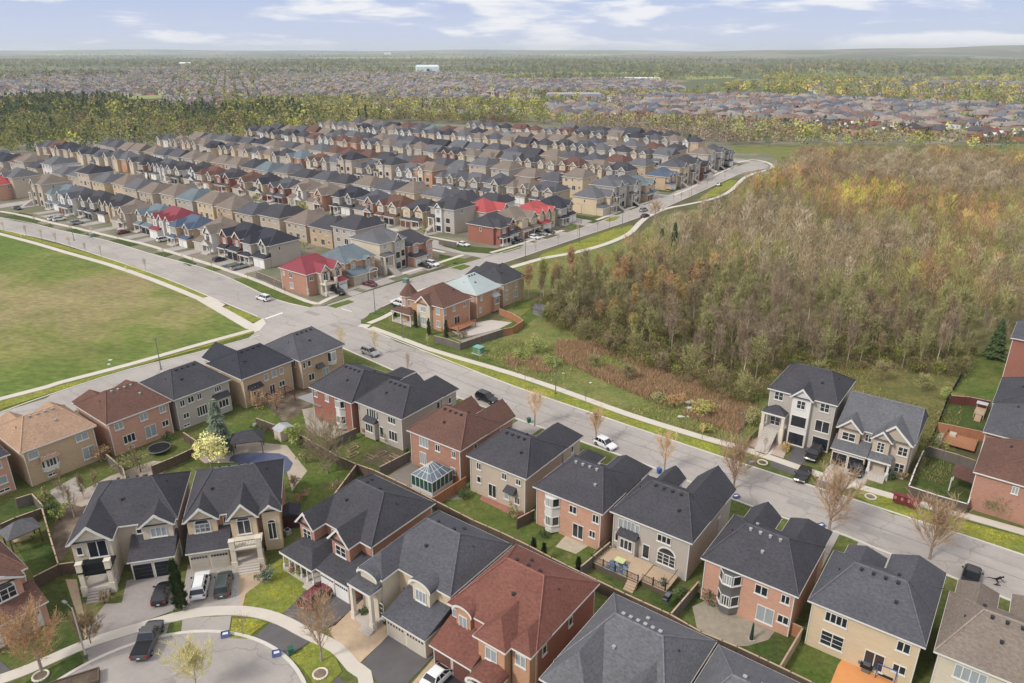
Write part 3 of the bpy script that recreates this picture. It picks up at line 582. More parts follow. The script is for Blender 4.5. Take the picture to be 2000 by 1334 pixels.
for a in ([(302,495),(320,492),(338,497),(322,502)],[(348,508),(360,504),(385,515),(370,520)],[(213,470),(232,467),(272,478),(250,482)],[(165,457),(182,455),(196,460),(178,464)],[(128,449),(148,447),(166,455),(150,457)],[(5,424),(28,420),(80,432),(62,437),(30,432)],[(82,440),(98,437),(106,442),(92,444)],[(20,418),(40,415),(64,420),(58,424)]): BV(a,LAWND)
BV([(872,521),(890,513),(920,520),(900,528)],LAWN) ; BV([(858,497),(905,505),(915,512),(870,518),(858,508)],LAWN)
BV([(862,480),(880,478),(985,487),(1000,484),(960,496),(905,492)],LAWND); BV([(955,494),(990,488),(1010,480),(1020,484),(985,494)],LAWN)
BV([(1105,441),(1120,438),(1135,442),(1112,448)],LAWN); BV([(1180,430),(1195,423),(1212,423),(1200,431),(1186,433)],BLVD)
BV([(1120,418),(1165,425),(1180,430),(1165,433),(1120,424)],LAWND); BV([(1265,372),(1310,376),(1330,370),(1325,362),(1270,366)],LAWND)
BV([(1050,505),(1100,498),(1160,484),(1210,466),(1236,446),(1236,440),(1200,447),(1130,472),(1060,496)],BLVD); BV([(1360,392),(1400,383),(1430,366),(1440,352),(1425,352),(1390,370)],BLVD)
LN=lambda pts,m=LAWN,z=0.02,n='lawn': sheet(n,GP(pts),z,m)
LN([(871,975),(919,959),(951,977),(1012,1008),(1005,1042),(978,1040),(925,1017),(865,987)],LAWN)
LN([(1012,1040),(1045,1008),(1160,1065),(1192,1072),(1134,1116),(1078,1090)],LAWN)
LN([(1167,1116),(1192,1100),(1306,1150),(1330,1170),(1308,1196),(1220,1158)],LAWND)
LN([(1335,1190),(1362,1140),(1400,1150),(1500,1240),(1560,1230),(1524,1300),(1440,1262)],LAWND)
LN([(1530,1300),(1575,1235),(1640,1250),(1800,1325),(1800,1360),(1590,1360)],LAWN)
LN([(1820,1240),(1850,1165),(1870,1165),(1850,1280)],LAWN,0.021)
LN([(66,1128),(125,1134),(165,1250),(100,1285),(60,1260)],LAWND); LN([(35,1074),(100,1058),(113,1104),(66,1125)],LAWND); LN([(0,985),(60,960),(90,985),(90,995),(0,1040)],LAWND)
LN([(462,1182),(500,1130),(555,1085),(600,1150),(575,1178),(550,1200),(500,1190)],BLVD,0.022); BV([(454,1209),(500,1209),(523,1217),(500,1233),(482,1248),(448,1246)]); 
BV([(566,1284),(614,1253),(650,1272),(668,1312),(641,1340),(616,1340),(593,1308)]); BV([(50,1334),(155,1273),(162,1295),(108,1330),(60,1350)],LAWND)
LN([(560,1020),(640,900),(690,900),(740,960),(690,985),(600,1010)],LAWN,0.022); LN([(395,905),(470,860),(490,840),(560,830),(600,800),(660,870),(690,905),(640,975),(560,960)],LAWN,0.018)
LN([(705,900),(750,870),(800,880),(840,900),(770,925)],mat('vegetable_garden',lin((92,96,58)),0.95,scale=1.2,var=0.35,detail=8,c2=lin((110,90,66)),scale2=0.4,var2=0.2),0.024,'garden')
LN([(350,880),(440,840),(470,800),(500,770),(560,830),(490,842),(470,862)],LAWN,0.016)
LN([(1663,950),(1700,945),(1775,955),(1760,985),(1690,965)],LAWN,0.02); LN([(1595,922),(1612,895),(1622,897),(1608,925)],LAWN,0.05); LN([(1575,940),(1602,930),(1585,950)],LAWN,0.05)
LN([(1785,945),(1830,870),(1890,890),(1900,960),(1888,985)],LAWND,0.018); LN([(1850,780),(1935,785),(1925,842),(1835,825)],LAWND,0.018); LN([(1860,762),(1890,700),(1960,690),(1955,760),(1935,782)],LAWN,0.02)
BV([(1672,958),(1700,955),(1775,985),(1760,990)],LAWN,0.03)
LN([(940,640),(1000,630),(1040,600),(1060,610),(1010,650),(960,665)],LAWN,0.018); LN([(1000,606),(1045,600),(1035,585),(1010,590)],LAWN,0.02)
# meadow, reeds beside the wood
sheet('meadow',GP([(905,672),(1000,727),(1106,762),(1228,806),(1366,848),(1500,892),(1540,800),(1520,760),(1300,690),(1150,650),(1060,560),(1020,520),(985,620),(950,650)]),0.004,ROUGH)
sheet('reeds',GP([(990,700),(1040,690),(1110,715),(1200,745),(1330,800),(1420,850),(1480,820),(1420,740),(1250,690),(1150,650),(1060,640)]),0.009,REED) if False else None
sheet('meadow',GP([(1500,870),(1850,960),(1905,690),(1800,640),(1400,640)]),0.002,grass('brown_meadow',(118,108,66),(98,100,56),bare=(142,124,88)))
sheet('meadow',GP([(1000,516),(1100,500),(1190,480),(1250,455),(1300,420),(1400,400),(1450,372),(1500,345),(1530,322),(1500,300),(1440,300),(1425,285),(1600,282),(2100,284),(2500,300),(2500,700),(1500,745),(1400,700),(1150,640),(1040,580)]),-0.004,ROUGH)
SEAM=mat('tar_seam',lin((126,121,118)),0.9,var=0.2)
mid=[((a[0]+b[0])/2,(a[1]+b[1])/2) for a,b in zip([G(700,632),G(1000,754),G(1387,886),G(1813,1025),(95,56)],[G(645,668),G(900,778),G(1300,922),G(1739,1082),(87,47)])]
ribbon('road_seam',mid,0.12,0.036,SEAM); ribbon('road_seam',mid,0.08,0.036,SEAM,d=2.4); ribbon('road_seam',[(cc[0]+7*math.cos(a*0.2),cc[1]+7*math.sin(a*0.2)) for a in range(3,14)],0.09,0.036,SEAM)
for (a_,b_,w_) in ((1130,812,2.2),(1560,985,1.6),(1720,1045,2.6),(610,612,2.4),(330,1290,1.8),(430,545,1.8)):
    x,y=G(a_,b_); c_,s_=math.cos(R(-37)),math.sin(R(-37)); sheet('road_patch',[(x+u*c_-v*s_,y+u*s_+v*c_) for u,v in ((-w_,-0.8),(w_,-0.8),(w_,0.8),(-w_,0.8))],0.0475,ASPH2)
# driveways and paved yards
DR=lambda pts,m,z=0.05,n='driveway': sheet(n,GP(pts),z,m,0.05)
DR([(248,1134),(344,1118),(347,1190),(265,1220),(172,1250),(168,1230),(205,1180),(238,1178)],PAVER); DR([(200,1252),(330,1219),(320,1254),(222,1283),(178,1301),(166,1272)],PAVER,0.04)
DR([(367,1104),(470,1092),(474,1186),(450,1186),(366,1190),(352,1192)],ASPH); DR([(357,1208),(452,1203),(446,1244),(352,1249)],ASPH,0.04)
DR([(553,1197),(600,1160),(645,1120),(712,1165),(655,1222),(610,1240)],ASPHD); DR([(500,1243),(526,1217),(566,1226),(606,1252),(566,1282),(534,1268)],ASPHD,0.04)
DR([(670,1205),(712,1168),(745,1215),(770,1235),(738,1262),(702,1296),(650,1245),(640,1225)],PAVERT); DR([(770,1228),(856,1272),(792,1340),(744,1340),(704,1298),(739,1262)],ASPHD,0.056)
DR([(858,1274),(868,1277),(812,1345),(796,1345)],PAVERT); DR([(872,1280),(950,1310),(930,1350),(818,1350)],ASPHB,0.054); DR([(616,1338),(650,1310),(680,1340),(650,1380),(610,1370)],ASPHD,0.04)
DR([(0,1290),(30,1318),(0,1345)],ASPHD); DR([(128,1132),(150,1132),(172,1240),(166,1250)],PAVERT); DR([(465,1100),(520,1090),(520,1130),(480,1160),(474,1186),(470,1186)],PAVERT,0.056)
DR([(1533,905),(1560,858),(1600,873),(1592,888),(1560,912)],ASPHD); DR([(1505,893),(1530,900),(1582,918),(1570,935),(1505,912)],ASPHD,0.04); DR([(1592,935),(1635,895),(1700,920),(1690,945),(1655,955)],CONC); 
DR([(1600,925),(1655,950),(1645,965),(1590,945)],ASPHD,0.045); DR([(1462,870),(1505,830),(1545,860),(1530,895),(1500,885)],mat('pink_pavers',lin((190,164,148)),0.9,scale=1.5,var=0.1),0.045)
for a in ([(1352,1185),(1380,1172),(1420,1165),(1500,1200),(1520,1225),(1500,1250),(1460,1262),(1400,1262),(1362,1230)],): DR(a,FLAG,0.03,'patio')
DR([(1085,1068),(1110,1040),(1155,1062),(1125,1082)],mat('concrete_slabs',lin((186,172,146)),0.9,scale=1.5,var=0.2),0.04,'patio'); DR([(936,975),(950,960),(1010,990),(1030,1010),(1010,1012)],mat('red_patio',lin((170,110,90)),0.9),0.035,'patio')
DR([(758,930),(800,900),(880,960),(910,975),(850,978),(780,950)],mat('grey_patio',lin((128,118,108)),0.9,scale=1.5,var=0.12),0.03,'patio')
DR([(590,800),(640,790),(695,835),(640,860),(600,840)],mat('pale_patio',lin((170,160,144)),0.9,scale=1.5,var=0.12),0.03,'patio'); DR([(380,890),(470,860),(560,870),(600,920),(570,960),(555,900),(400,905)],mat('pool_deck',lin((176,160,140)),0.9,scale=1.2,var=0.1),0.03,'patio')
DR([(215,930),(300,900),(340,905),(300,940),(160,990),(120,980)],mat('pale_back_patio',lin((170,154,136)),0.9,scale=1.2,var=0.15),0.03,'patio'); DR([(95,960),(150,930),(170,960),(120,985)],mat('stone_patio',lin((160,150,140)),0.9,scale=1.2,var=0.15),0.032,'patio')
sheet('garden',GP([(110,1000),(170,960),(300,940),(190,960),(150,1050),(118,1100),(100,1060)]),0.014,MULCH); sheet('garden',GP([(460,760),(560,740),(620,770),(600,800),(540,830),(480,800)]),0.013,MULCH)
DR([(1846,835),(1868,845),(1855,872),(1820,865)],mat('pale_slab_patio',lin((176,172,160)),0.9,scale=1.5,var=0.2),0.04,'patio')
DR([(1820,868),(1880,890),(1875,905),(1812,885)],WOODR if False else MULCH,0.02,'garden')
DR([(850,645),(900,665),(975,640),(985,650),(905,668),(845,655)],PAVER,0.03,'patio'); DR([(870,640),(960,625),(1000,630),(975,642),(905,660)],CONC,0.034,'patio')
# stop bars, manholes, entrance slab
for p in ([(517,622),(551,610),(553,612),(519,624)],[(666,602),(687,608),(689,610),(668,604)]): sheet('stop_bar',GP(p),0.048,TRIM)
sheet('sidewalk',GP([(385,586),(408,579),(440,595),(432,601),(492,634),(497,646),(480,642)]),0.09,SIDEW,0.1); sheet('sidewalk',GP([(492,634),(514,622),(520,632),(508,646),(497,650)]),0.092,SIDEW,0.1)
def disc(name,p,r,z,m):
    x,y=G(*p); o=sheet(name,[(x+r*math.cos(a*math.pi/8),y+r*math.sin(a*math.pi/8)) for a in range(16)],z,m); return o
for p in ((383,1275),(1148,808),(1240,998)): disc('manhole_cover',p,0.42,0.046,mat('rusty_iron',lin((140,120,112)),0.8))
# ------------------------------------------------------------------ near houses
def dirv(a): return (math.cos(R(a)),math.sin(R(a)))
def ctr(p,rot,sx,sy,W,D):      # centre from the eave corner (sx,sy = which corner in local axes)
    x=dirv(rot); y=dirv(rot+90); return (p[0]-x[0]*sx*W/2-y[0]*sy*D/2, p[1]-x[1]*sx*W/2-y[1]*sy*D/2)
MG='houses backing onto the yards, fronting the wide road'
def mh(N_,label,**S):
    S.setdefault('W',11.1); S.setdefault('D',14.0); S.setdefault('dm',10.8); S.setdefault('nv',6); c=ctr(N_,143.5,-1,1,S['W'],S['D']); return house(label,c[0],c[1],143.5,S,MG)
wn=lambda *a:list(a)
mh((-27.3,110.8),'dark red brick house with charcoal roof and two storey white bay, patio pergola behind',roof='charcoal',wall='redbrick',dm=12.4,D=12.6,wings=[(-3.4,1.9,16.2,1.1,'hip')],
   wins=[('B',-4.2,5.0,0.8,1.1,'two'),('B',-1.2,5.0,1.0,1.2,'ctwo')],bays=[(2.3,0.4,5.6,2.2,0.7,'w')])
mh((-17.9,105.0),'greige house with charcoal roof, kitchen bump-out and arched window above the vegetable garden',roof='charcoal',wall='grey',D=14.4,wings=[(-2.7,2.85,14.4,2.9,'hip'),(2.6,2.2,12.4,1.7,'gable')],
   wins=[('B',-2.9,4.8,0.6,1.5,'one'),('B',-1.75,4.8,1.5,1.7,'three'),('B',-0.6,4.8,0.5,1.5,'one'),('B',2.8,5.0,1.8,1.2,'three'),('B',0.2,1.9,0.9,2.1,'one'),('B',2.9,2.1,2.0,1.8,'three'),('L',-2,4.8,0.9,1.5,'one'),('L',-5,4.6,0.8,1.2,'one')],awn=[(-2.0,2.9,3.5,'bump')])
mh((-7.7,94.9),'red brick house under a brown roof, with a glass conservatory behind it',roof='brown',wall='brick',D=14.0,wings=[(-2.9,2.7,14.0,2.5,'gable'),(2.5,2.2,12.6,2.0,'gable')],
   wins=[('B',-2.3,4.9,1.9,1.7,'cthree'),('B',0.6,4.9,1.0,1.2,'two'),('B',3.9,4.9,0.8,1.2,'two'),('B',-2.6,1.9,1.4,2.2,'cthree'),('B',3.6,1.9,1.0,1.2,'cone'),('L',3,4.9,0.8,1.2,'one')],bays=[])
mh((2.0,87.3),'beige brick house with charcoal roof behind the fenced lawn with orange cedar fence',roof='charcoal',wall='beige',W=10.9,D=15.4,wings=[(-2.5,2.95,15.4,2.7,'hip')],
   wins=[('B',-3.4,4.9,0.9,1.2,'two'),('B',1.3,4.9,0.9,1.1,'two'),('B',3.8,4.9,0.9,1.0,'two'),('B',-3.4,2.6,0.8,1.1,'one'),('B',-0.9,1.6,1.5,2.2,'door'),('B',1.7,1.8,0.9,1.2,'cone'),('B',3.6,1.7,0.9,1.2,'two'),('L',-2,2.2,0.4,1.2,'one'),('L',-5,4.9,0.7,1.2,'one')],awn=[(2.6,1.9,3.0,'')])
mh((11.7,79.0),'red brick house with charcoal roof, white two storey bay and stone slab patio',roof='charcoal',wall='salmon',fwall='brick',W=11.0,wings=[(-2.8,2.9,14.0,2.6,'hip'),(3.2,1.8,12.8,1.5,'hip')],vent='pale',
   wins=[('B',0.8,4.8,1.2,1.2,'two'),('B',4.3,4.8,1.0,1.3,'two'),('B',1.7,1.7,1.7,2.2,'door'),('B',3.9,2.2,1.0,1.1,'two'),('L',0,4.9,0.8,1.2,'one')],bays=[(-2.5,0.3,5.7,2.4,0.9,'w')])
mh((21.9,73.0),'greige house with charcoal roof above a raised wooden deck with railing',roof='charcoal',wall='grey',W=11.4,wings=[(-2.9,2.85,14.6,2.9,'gable'),(2.6,1.7,13.2,1.6,'gable')],
   wins=[('B',-4.2,4.7,0.7,1.5,'cone'),('B',-3.0,4.7,1.6,1.7,'cthree'),('B',-1.8,4.7,0.6,1.5,'cone'),('B',1.9,4.9,1.9,1.1,'three'),('B',-0.4,2.0,1.0,2.1,'one'),('B',2.4,2.0,2.5,1.7,'archthree'),('B',-4.6,2.4,0.7,1.3,'one'),('L',-3,4.8,0.8,1.2,'one')],awn=[(-2.9,2.9,3.5,'bump')])
mh((31.4,63.7),'salmon brick house with charcoal roof, grey bay and flagstone patio',roof='charcoal',wall='salmon',W=11.3,D=14.4,wings=[(-3.0,2.6,14.4,2.4,'hip'),(2.4,2.0,13.6,1.8,'gable')],vent='pale',
   wins=[('B',1.6,4.8,1.5,1.3,'two'),('B',4.3,4.9,1.0,1.2,'two'),('B',2.4,1.7,2.0,2.2,'cdoor'),('B',4.4,2.1,1.3,1.1,'two'),('R',-1,4.8,0.8,1.2,'one')],bays=[(-2.0,0.3,5.7,2.6,0.95,'g')])
mh((41.5,56.4),'golden brick house with slate grey roof, next to the orange play mat',roof='slate',wall='gold',W=11.5,wings=[(-2.85,2.9,14.0,3.0,'hip'),(2.4,2.2,12.8,2.2,'hip')],
   wins=[('B',-2.7,4.9,2.3,1.3,'four'),('B',3.9,4.9,1.3,1.3,'two'),('B',-2.7,2.0,2.4,1.9,'grid'),('B',1.6,1.7,2.0,2.2,'door'),('B',4.0,2.0,1.3,1.1,'two')])
mh((51.6,49.0),'cream stone house with taupe roof at the lower right, beside the skateboarder',roof='taupe',wall='cream',W=11.8,wings=[(-2.6,2.9,14.4,2.8,'hip'),(3.4,2.0,13.6,1.9,'hip')],
   wins=[('B',-2.5,4.7,2.8,1.7,'cfour'),('B',2.5,4.9,1.4,1.2,'two'),('B',-2.5,1.8,2.4,1.6,'three')])
LG='houses along the left street beyond the yards'
def lh(N_,label,**S):
    S.setdefault('W',10.9); S.setdefault('D',13.0); S.setdefault('dm',11.6); S.setdefault('nv',6); c=ctr(N_,232,1,1,S['W'],S['D']); return house(label,c[0],c[1],232,S,LG)
lh((-40.8,128.6),'tan mottled brick corner house with slate grey roof at the intersection',roof='slate',wall='tan',W=11.1,D=12.6,dm=12.4,rise=3.4,
   wins=[('B',-4.4,4.9,0.6,1.3,'one'),('B',-3.2,4.9,0.8,1.3,'one'),('B',-3.0,1.9,1.4,1.5,'two'),('B',0.5,1.6,1.6,2.2,'cdoor'),('R',4,4.9,0.6,1.2,'one')],bays=[(2.3,3.0,5.7,2.2,0.7,'w')],awn=[(-0.9,1.8,3.4,'')])
lh((-49.2,120.3),'tan brick house with charcoal roof and turret wing, behind the cluttered yard',roof='black',wall='tan',W=11.4,D=15.5,wings=[(2.4,2.2,15.2,3.2,'hip')],
   wins=[('B',-0.4,4.7,0.9,1.3,'cone'),('B',1.4,4.8,1.1,1.4,'cone'),('B',3.0,4.8,0.9,1.3,'cone'),('B',2.8,2.2,1.3,1.1,'two'),('B',0.6,1.8,1.2,2.0,'two'),('R',0,4.8,0.9,1.2,'one')],awn=[(-3.0,2.9,3.6,'bump')])
lh((-57.9,111.9),'greige house with charcoal roof and gabled rear wing, behind the tall spruce',roof='charcoal',wall='grey',W=11.0,D=12.8,
   wins=[('B',-3.9,4.9,0.9,1.2,'two'),('B',-2.3,5.0,1.2,1.2,'two'),('B',-0.7,5.0,0.9,1.2,'two'),('B',2.9,5.1,1.3,1.0,'three'),('B',-3.6,2.4,1.1,1.0,'two'),('B',-0.6,2.2,2.0,1.9,'four'),('B',-3.8,0.6,1.2,0.5,'two')],awn=[(3.2,3.2,3.5,'bump')])
lh((-64.9,103.2),'red brick house under a brown roof on the left street',roof='brown',wall='salmon',D=13.0,wings=[(2.9,2.4,13.0,2.2,'hip'),(-3.2,2.0,12.6,1.8,'hip')],vent='pale',
   wins=[('B',-3.5,5.0,1.4,1.2,'ctwo'),('B',0.6,5.0,1.3,1.3,'ctwo'),('B',3.9,5.1,1.1,1.2,'ctwo'),('B',-2.3,2.2,2.0,1.5,'three'),('B',1.3,2.0,1.9,2.2,'cdoor'),('B',3.9,2.4,1.2,1.1,'two'),('B',-2.3,0.6,1.0,0.4,'two'),('R',0,4.9,0.7,1.2,'cone')])
lh((-73.1,94.3),'tan house under a light tan roof at the left edge',roof='tan',wall='tan',fwall='tan',W=11.0,D=13.4,wings=[(2.7,2.4,13.4,2.4,'hip'),(-3,2.2,12.8,2.0,'hip')],vent='pale',
   wins=[('B',-3.8,5.0,1.5,1.2,'cone'),('B',3.2,5.0,1.9,1.2,'ctwo'),('B',3.7,2.0,1.9,2.1,'cdoor'),('B',-2.0,0.8,1.4,0.5,'two')],awn=[(-1.9,2.7,3.8,'')],bays=[(-1.9,1.6,3.75,2.4,0.5,'w')])
lh((-81.2,85.6),'salmon brick house with charcoal roof, cut off by the left frame edge',roof='charcoal',wall='salmon',W=10.9,
   wins=[('B',3.4,5.0,1.5,1.3,'ctwo'),('B',3.4,2.4,1.9,1.3,'cone'),('B',3.6,0.7,1.5,0.5,'two'),('B',0,4.9,1.3,1.2,'two')])
# houses round the cul-de-sac
CG='houses facing the cul-de-sac'
house('beige house with pale grey charcoal roof, tall dark portico and two black garage doors',*ctr((-45.7,89.4),14.3,1,1,12.0,14.2),14.3,dict(W=12.0,D=14.2,dm=11.6,rise=3.4,rx=3.6,roof='charcoal',wall='beige',fwall='cream',nv=6,
  wings=[(-3.6,2.6,14.2,2.2,'gable'),(3.6,2.2,12.6,1.6,'gable')],
  lows=[dict(k='garage',x=(0.2,5.7),f=15.0,h=3.0,rise=1.5,c='black',w=False),dict(k='porch',x=(-4.9,-1.2),f=16.4,b=14.2,h=3.3,style='balcony',cm='s',cw=0.55,fl=1.0,sx=(-4.2,-1.8),dk=1)],
  wins=[('F',-5.0,4.9,0.7,1.2,'one'),('F',-3.0,4.9,2.2,2.5,'two'),('F',1.2,5.0,0.7,1.1,'one'),('F',3.7,5.0,1.9,1.4,'cthree'),('F',-5.2,1.9,0.6,1.6,'one')]),CG)
house('golden beige house with two arched gable windows, balcony and greige garage doors',*ctr((-33.4,92.7),14.3,1,1,12.0,14.2),14.3,dict(W=12.0,D=14.2,dm=12.2,rise=3.4,rx=3.4,roof='charcoal',wall='brick',fwall='gold',nv=6,
  wings=[(-3.8,2.2,13.0,1.8,'gable'),(1.3,2.0,13.8,2.1,'gable'),(4.6,1.5,13.2,1.0,'gable')],
  lows=[dict(k='garage',x=(-5.8,-0.5),f=15.2,h=3.0,rise=1.4,c='greige'),dict(k='porch',x=(-0.4,3.4),f=16.0,b=13.6,h=3.0,style='balcony',cm='s',cw=0.6,fl=0.8,sx=(0.3,2.9))],
  wins=[('F',-3.8,4.8,1.9,1.3,'cthree'),('F',-1.0,5.0,0.7,1.1,'one'),('F',1.3,4.6,1.7,2.1,'arch'),('F',4.6,3.0,1.1,2.6,'arch'),('F',-3.8,4.8,1.9,1.3,'archthree')][:4]+[('F',-3.8,4.82,2.0,1.35,'archthree')]),CG)
house('red brick house with charcoal roof, columned corner porch and two white garage doors',*ctr((-10.1,81.6),-36.5,1,1,11.9,13.8),-36.5,dict(W=11.9,D=13.8,dm=11.6,rise=3.4,rx=3.4,roof='charcoal',wall='brick',nv=4,
  wings=[(-4.1,1.8,13.6,1.9,'gable'),(2.0,2.0,13.4,2.0,'gable')],
  lows=[dict(k='garage',x=(0.2,5.9),f=15.6,h=2.9,rise=1.5,c='white'),dict(k='porch',x=(-6.2,0.1),f=16.2,b=11.9,h=2.9,style='hip',rise=1.3,fl=0.5,nc=6,cw=0.14,sx=(-1.5,-0.2))],
  wins=[('F',-4.1,4.7,1.6,1.4,'grid'),('F',2.0,4.7,1.9,1.5,'grid'),('F',-1.2,4.9,1.0,0.9,'one')]),CG)
house('cream stone house with slate roof, curved arch over the tall entry and paved tan walk',*ctr((0.0,72.9),-36.5,1,1,11.8,14.0),-36.5,dict(W=11.8,D=14.0,dm=11.4,rise=3.5,rx=3.3,roof='slate',wall='gold',fwall='cream',nv=4,
  wings=[(-4.0,1.98,14.0,1.9,'hip'),(-4.0,1.7,14.5,0.75,'arch'),(2.2,1.7,12.4,1.0,'arch')],
  lows=[dict(k='garage',x=(-0.9,5.6),f=15.4,h=2.9,rise=1.4,c='greige'),dict(k='porch',x=(-5.9,-2.2),f=15.8,b=14.4,h=5.2,style='shed',rise=0.3,cm='s',cw=0.45,fl=0.6,sx=(-3.8,-2.0))],
  wins=[('F',2.2,4.9,1.6,1.6,'cthree'),('F',-1.6,2.8,0.6,1.5,'one')]),CG)
house('red brick house, large red-brown roof, two eyebrow dormers, brown garage doors',*ctr((9.9,66.0),-36.5,1,1,11.7,15.0),-36.5,dict(W=11.7,D=15.0,dm=12.6,rise=3.6,rx=3.4,roof='redbrown',wall='redbrick',fwall='orange',nv=5,
  wings=[(-3.6,1.4,12.9,0.9,'arch'),(1.4,2.1,14.6,1.9,'hip'),(4.4,1.5,13.6,1.6,'hip')],
  lows=[dict(k='garage',x=(-5.8,0.0),f=15.8,h=2.9,rise=1.5,c='brown',w=False),dict(k='porch',x=(0.2,3.6),f=17.0,b=14.8,h=2.8,style='tarch',fl=0.6)],
  wins=[('F',-5.1,4.9,0.8,1.2,'cone'),('F',-3.6,4.8,1.2,1.6,'ctwo'),('F',1.4,4.5,1.5,1.6,'ctwo'),('F',4.4,4.7,1.3,1.5,'ctwo'),('R',2,4.6,0.8,1.2,'one'),('R',-3,4.6,0.8,1.2,'one')]),CG)
house('house with a big grey hip roof at the bottom centre, seen from behind',*ctr((20.8,57.3),-36.5,1,1,11.9,14.6),-36.5,dict(W=11.9,D=14.6,dm=12.0,rise=3.4,rx=3.4,roof='grey',wall='tan',nv=8,vent='pale',wings=[(-3.2,2.7,14.6,2.8,'hip'),(3.0,2.4,13.8,2.2,'gable')]),CG)
house('house with grey hip roof cut off by the bottom frame edge',*ctr((30.4,49.8),-36.5,1,1,11.9,14.6),-36.5,dict(W=11.9,D=14.6,dm=12.0,rise=3.2,rx=3.4,roof='grey',wall='brick',nv=5,vent='pale'),CG)
house('red brick house with brown roof and gabled triple window at the lower left edge',*ctr((-55.3,68.0),52,1,-1,12.0,13.5),52,dict(W=12.0,D=13.5,dm=12.4,rise=3.2,rx=3.2,roof='brown',wall='salmon',nv=4,
  wings=[(3.0,2.3,13.6,1.2,'gable')],lows=[dict(k='garage',x=(-2.5,6.2),f=15.8,h=3.0,rise=1.2,c='white',n=2),],
  wins=[('F',3.0,4.7,2.4,1.5,'archthree'),('F',-2,4.8,1.4,1.3,'two')]),CG)
# right side, beyond the wide road
RG='houses on the far side of the wide road at the right'
house('tall three storey greige house with stone stairs, two loggias and black garage doors',*ctr((42.7,110.5),-36.5,-1,-1,11.2,12.6),-36.5,dict(W=11.2,D=12.6,dm=12.0,E=9.0,rise=3.2,rx=3.0,roof='charcoal',wall='grey',fwall='white',nv=3,
  wings=[(0.2,1.9,12.8,1.7,'gable')],lows=[dict(k='porch',x=(-5.6,-1.7),f=13.6,b=12.0,h=5.3,style='hip',rise=0.9,cm='s',cw=0.5,fl=2.4,sx=(-4.8,-2.6))],
  wins=[('F',-3.7,7.9,1.5,1.5,'grid'),('F',0.2,7.7,1.4,1.5,'grid'),('F',3.7,7.9,1.5,1.5,'grid'),('F',0.2,4.6,2.5,2.1,'one'),('F',3.8,4.5,2.3,2.1,'two'),('F',0.2,1.35,2.6,2.3,'one'),('F',3.9,1.35,2.6,2.3,'one')]),RG)
house('beige brick house with grey gabled roof, white porch and two black garage doors',60.0,104.6,-36.5,dict(W=11.3,D=11.4,dm=11.2,rise=3.8,rx=0.35,roof='grey',wall='beige',nv=0,
  wings=[(-3.6,2.0,12.2,1.8,'gable'),(2.6,2.9,12.0,2.6,'gable'),(1.2,1.6,12.8,1.5,'gable')],
  lows=[dict(k='garage',x=(-5.6,-0.2),f=13.6,h=3.0,rise=1.4,c='black',w=False),dict(k='porch',x=(-0.1,3.2),f=13.6,b=12.6,h=3.0,style='shed',rise=0.9,fl=0.7,cw=0.3,sx=(0.3,2.8))],
  wins=[('F',-3.6,4.8,2.0,1.4,'grid'),('F',-0.9,5.0,1.0,1.3,'grid'),('F',1.2,4.8,1.1,1.7,'grid'),('F',4.2,4.7,1.4,1.5,'grid'),('F',4.2,1.8,1.4,1.6,'grid')]),RG)
EG='houses at the right frame edge'
for (p,W,lab,rf,wl,E_,wins) in (((65.6,89.3),12.2,'red brick house with brown roof beside the pergola, nearest at the right edge','brown','brick',6.2,[('L',-3,5.0,0.8,1.2,'ctwo'),('L',1.5,5.0,0.8,1.2,'ctwo'),('L',-3,2,0.8,1.2,'two')]),
   ((74.0,101.0),12.0,'brick house with slate grey roof behind the orange cedar fence','slate','brick',6.2,[('B',0,4.8,1.5,1.3,'two')]),((81.5,110.9),13.0,'house with dark grey roof behind the yard of yellow dandelions','charcoal','beige',6.2,[('B',0,4.8,1.5,1.3,'two')]),
   ((98.6,134.0),12.0,'tall orange-red brick house with downspout, farthest at the right edge','slate','redbrick',9.0,[('L',-3,6,0.8,1.2,'two')])):
    c=ctr(p,52,-1,1,W,13.5); house(lab,c[0],c[1],52,dict(W=W,D=13.5,dm=12.6,rise=3.2,rx=3.2,roof=rf,wall=wl,E=E_,nv=2,wins=wins),EG)
